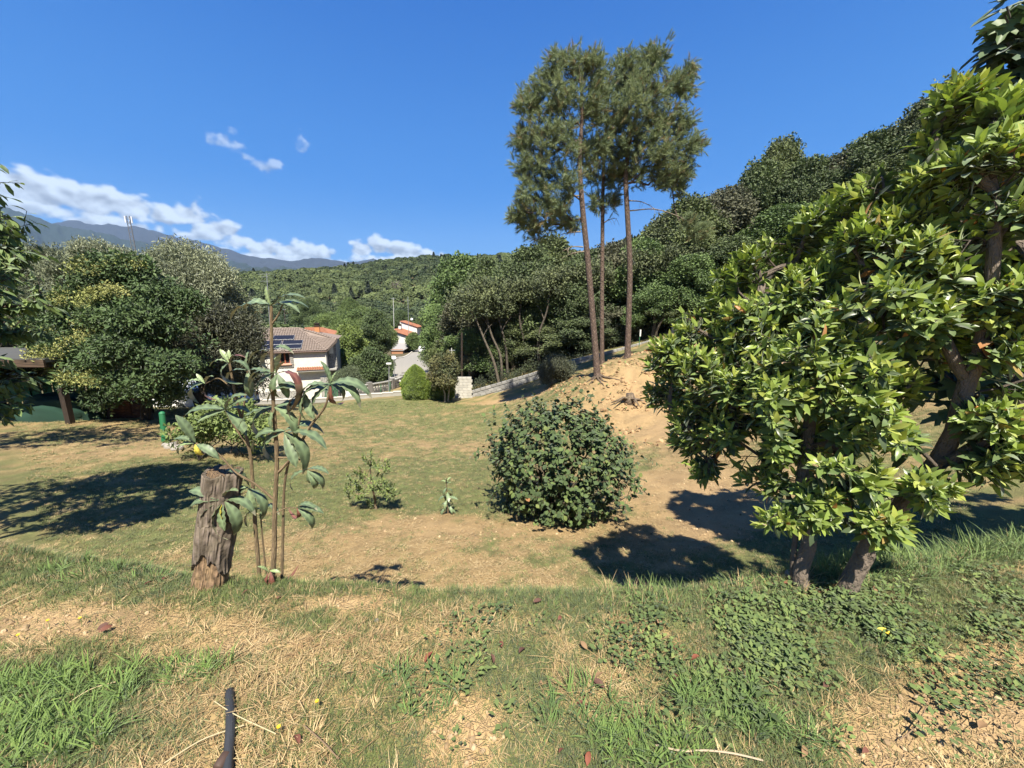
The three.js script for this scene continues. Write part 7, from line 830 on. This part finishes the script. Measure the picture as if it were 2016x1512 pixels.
// ------------------------------------------------------------------ small things lying in the grass
{
  const r = rng(2002), P = (px, py) => { let best = null, be = 1e9; for (let d = 0.6; d < 4; d += 0.01) { const p = at(px, py, d), e = Math.abs(p.y - H(p.x, p.z)); if (e < be) { be = e; best = p; } } best.y = H(best.x, best.z); return best; };
  { const t = thing('water_pipe', 'black plastic pipe end sticking out of the grass at the bottom left', 'pipe'), a = P(453, 1368), b = P(456, 1440), c = P(448, 1560), q = [a.clone().add(V(0, 0.012, 0)), b.clone().add(V(0, 0.022, 0)), P(452, 1490).add(V(0, 0.022, 0)), c.clone().add(V(0, 0.02, 0))]; const pb = std([0.028, 0.03, 0.034], 0.55, { bumpMap: grit, bumpScale: 0.002 }); mesh('pipe', new MB().tube(new THREE.CatmullRomCurve3(q).getPoints(20), 0.0165, 14, { cap: true }).geo(), pb, t); mesh('collar', new MB().tube([q[2].clone().add(V(0.0, 0.0, 0.01)), q[2].clone().add(V(-0.001, 0, 0.05))], 0.0195, 14).geo(), std([0.06, 0.035, 0.025], 0.7), t); }
  const stick = (label, pts, rad, c) => { const q = pts.map(([x, y], k) => P(x, y).add(V(0, 0.022 + 0.008 * (k % 2), 0))); const m = mesh('dry_stalk', new MB().tube(new THREE.CatmullRomCurve3(q).getPoints(pts.length * 5), rad, 6).geo(), std(c.map((v) => v * 0.62), 0.9)); tag(m, label, 'stalk'); };
  stick('long pale stalk lying across the black pipe towards the bottom edge', [[325, 1510], [400, 1468], [482, 1435]], 0.0022, [0.6, 0.5, 0.3]); stick('short pale stalk crossing over the black pipe near its end', [[424, 1390], [465, 1420], [545, 1456]], 0.002, [0.62, 0.52, 0.3]);
  stick('wavy pale twig lying at the bottom edge right of the middle', [[1290, 1478], [1340, 1488], [1390, 1486], [1440, 1496], [1500, 1508]], 0.0035, [0.55, 0.44, 0.3]); stick('thin dark twig in the grass right of the black pipe', [[600, 1440], [640, 1475], [668, 1505]], 0.0025, [0.25, 0.17, 0.1]);
  stick('straw stalk on the bare patch at the left edge', [[0, 1202], [40, 1185], [62, 1172]], 0.002, [0.62, 0.52, 0.3]); stick('dry stalk in the straw left of the stump', [[130, 1395], [180, 1370], [235, 1350]], 0.002, [0.6, 0.5, 0.28]); stick('thin stalk on the bare soil at the lower right', [[1770, 1465], [1800, 1440], [1822, 1400]], 0.002, [0.3, 0.2, 0.12]);
  { const t = thing('bark_strip', 'strip of reddish dry bark lying right of the tall sapling', 'bark'), a = P(548, 1182), b = P(600, 1165); const m = mesh('strip', new MB().tube([a.clone().add(V(0, 0.02, 0)), a.clone().lerp(b, 0.5).add(V(0, 0.03, 0)), b.clone().add(V(0, 0.025, 0))], [0.012, 0.016, 0.010], 6, { wob: (an) => 0.5 + 0.5 * Math.abs(Math.cos(an)) }).geo(), bark([0.5, 0.27, 0.16], 0.004), t); mesh('flake', leafGeo(0.07, 0.025, { fold: 0.4, curl: 0.3 }), std([0.45, 0.24, 0.14], 0.9), t).applyMatrix4(frame(b.clone().add(V(0.01, 0.02, 0)), V(1, 0.1, 0.2), V(0, 1, 0.2), 1)); }
  // fallen leaves
  const fl = [leafGeo(0.06, 0.028, { fold: 0.5, curl: 0.7, segs: 4 }), leafGeo(0.05, 0.026, { fold: 0.3, curl: 0.9, segs: 4 }), leafGeo(0.07, 0.03, { fold: 0.7, curl: 0.4, segs: 4 })], fm = [[0.12, 0.042, 0.025], [0.08, 0.036, 0.025], [0.17, 0.05, 0.026], [0.2, 0.12, 0.06]].map((c) => std(c, 0.8));
  const spots = [[925, 1225], [855, 1292], [1022, 1296], [972, 1316], [1066, 1188], [1156, 1286], [1068, 1354], [1136, 1394], [1165, 1345], [1170, 1350], [828, 1385], [1330, 1288], [1338, 1338], [1465, 1342], [1439, 1335], [1620, 1360], [1582, 1478], [1705, 1483], [1925, 1442], [1990, 1362], [1928, 1330], [1845, 1335], [1600, 1170], [1612, 1176], [1628, 1180], [1640, 1172], [1700, 1180], [1720, 1175], [1690, 1190], [1545, 1165], [320, 1148], [300, 1152], [218, 1234], [224, 1240], [492, 1168], [520, 1150], [508, 1142], [690, 1160], [640, 1178], [700, 1172], [1105, 1220], [1232, 1245], [1264, 1252], [1290, 1230], [1376, 1300], [1100, 1495], [1160, 1488], [985, 1270], [1240, 1480], [590, 1475]];
  let first = null; for (const [x, y] of spots) { const p = P(x, y).add(V(0, 0.024, 0)), k = Math.floor(r() * 3), ti = Math.floor(r() * 4), m = mesh('fallen_leaf', fl[k], fm[ti]), where = y < 1200 && x > 1500 ? 'among the litter between the fruit-tree trunks' : x > 1550 ? 'on the bare soil at the lower right' : x > 1000 ? 'in the grass in front of the fruit tree' : x > 640 ? 'in the short grass in the middle foreground' : y < 1190 ? 'at the foot of the tall sapling and stump' : 'in the grass at the left'; const tone = ['reddish brown', 'dark brown', 'rusty red', 'pale tan'][ti]; m.applyMatrix4(frame(p, V(r() - 0.5, 0.15, r() - 0.5), V(0, 1, 0).addScaledVector(rdir(r), 0.5), 0.5 + 0.42 * r())); tag(m, `${tone} dry fallen leaf ${where}`, 'leaf', `fallen dry leaves ${where}`); }
  { const p = P(1722, 1252).add(V(0, 0.04, 0)), m = mesh('fallen_leaf', fl[2], std([0.7, 0.5, 0.04], 0.7)); m.applyMatrix4(frame(p, V(0.9, 0.1, 0.5), V(0, 1, 0.3), 1.0)); tag(m, 'single bright yellow leaf lying on the weeds right of the fruit tree', 'leaf'); }
  // dandelions
  const petal = (() => { const m = new MB(); for (let k = 0; k < 14; k++) { const a = k / 14 * 6.283; m.add(leafGeo(0.011, 0.004, { fold: 0.1, curl: -0.3, segs: 2 }), frame(V(0, 0, 0), V(Math.cos(a), 0.35 + 0.3 * (k % 2), Math.sin(a)), V(0, 1, 0), 1)); } return m.geo(); })(), ym = std([0.75, 0.55, 0.02], 0.7), gm2 = std([0.12, 0.18, 0.05], 0.8);
  [[98, 1238, 'yellow flower on the bare patch at the left, the larger one'], [161, 1233, 'yellow flower in the grass right of the larger one at the left'], [40, 1268, 'yellow flower nearest the left edge'], [626, 1400, 'small yellow flower in the short grass at the bottom, right of the pipe'], [552, 1456, 'tiny yellow flower beside the crossing pale stalk']].forEach(([x, y, l]) => { const p = P(x, y), t = thing('dandelion', l, 'flower', p); mesh('stem', new MB().tube([V(0, -0.005, 0), V(0.003, 0.03, 0), V(0, 0.05, 0)], 0.0012, 5).geo(), gm2, t); mesh('petals', petal, ym, t).position.y = 0.05; });
}
{ // grains and pebbles on the bare soil
  const r = rng(2101), g = new THREE.IcosahedronGeometry(1, 0), items = []; for (let k = 0; k < 9000 && items.length < 2600; k++) { const d = lerp(1.0, 8, Math.pow(r(), 1.6)), x = lerp(-1.6, 1.6, r()) * d; if (d > lip(x) && d < lip(x) + 0.9) continue; if (sandy(x, d) < 0.18 + 0.4 * r()) continue; const s = 0.003 + 0.010 * Math.pow(r(), 3) * (d > 3 ? 2 : 1); items.push([frame(ground(x, d, s * 0.3), rdir(r), rdir(r), s, s * (1 + r() * 0.6)), mixc([0.22, 0.15, 0.08], [0.46, 0.34, 0.2], r())]); }
  stuffOf(instanced('pebbles', g, std([1, 1, 1], 0.95), items), 'small pebbles and crumbs of soil on the bare patches', 'pebbles');
}
renderer.render(scene, camera);
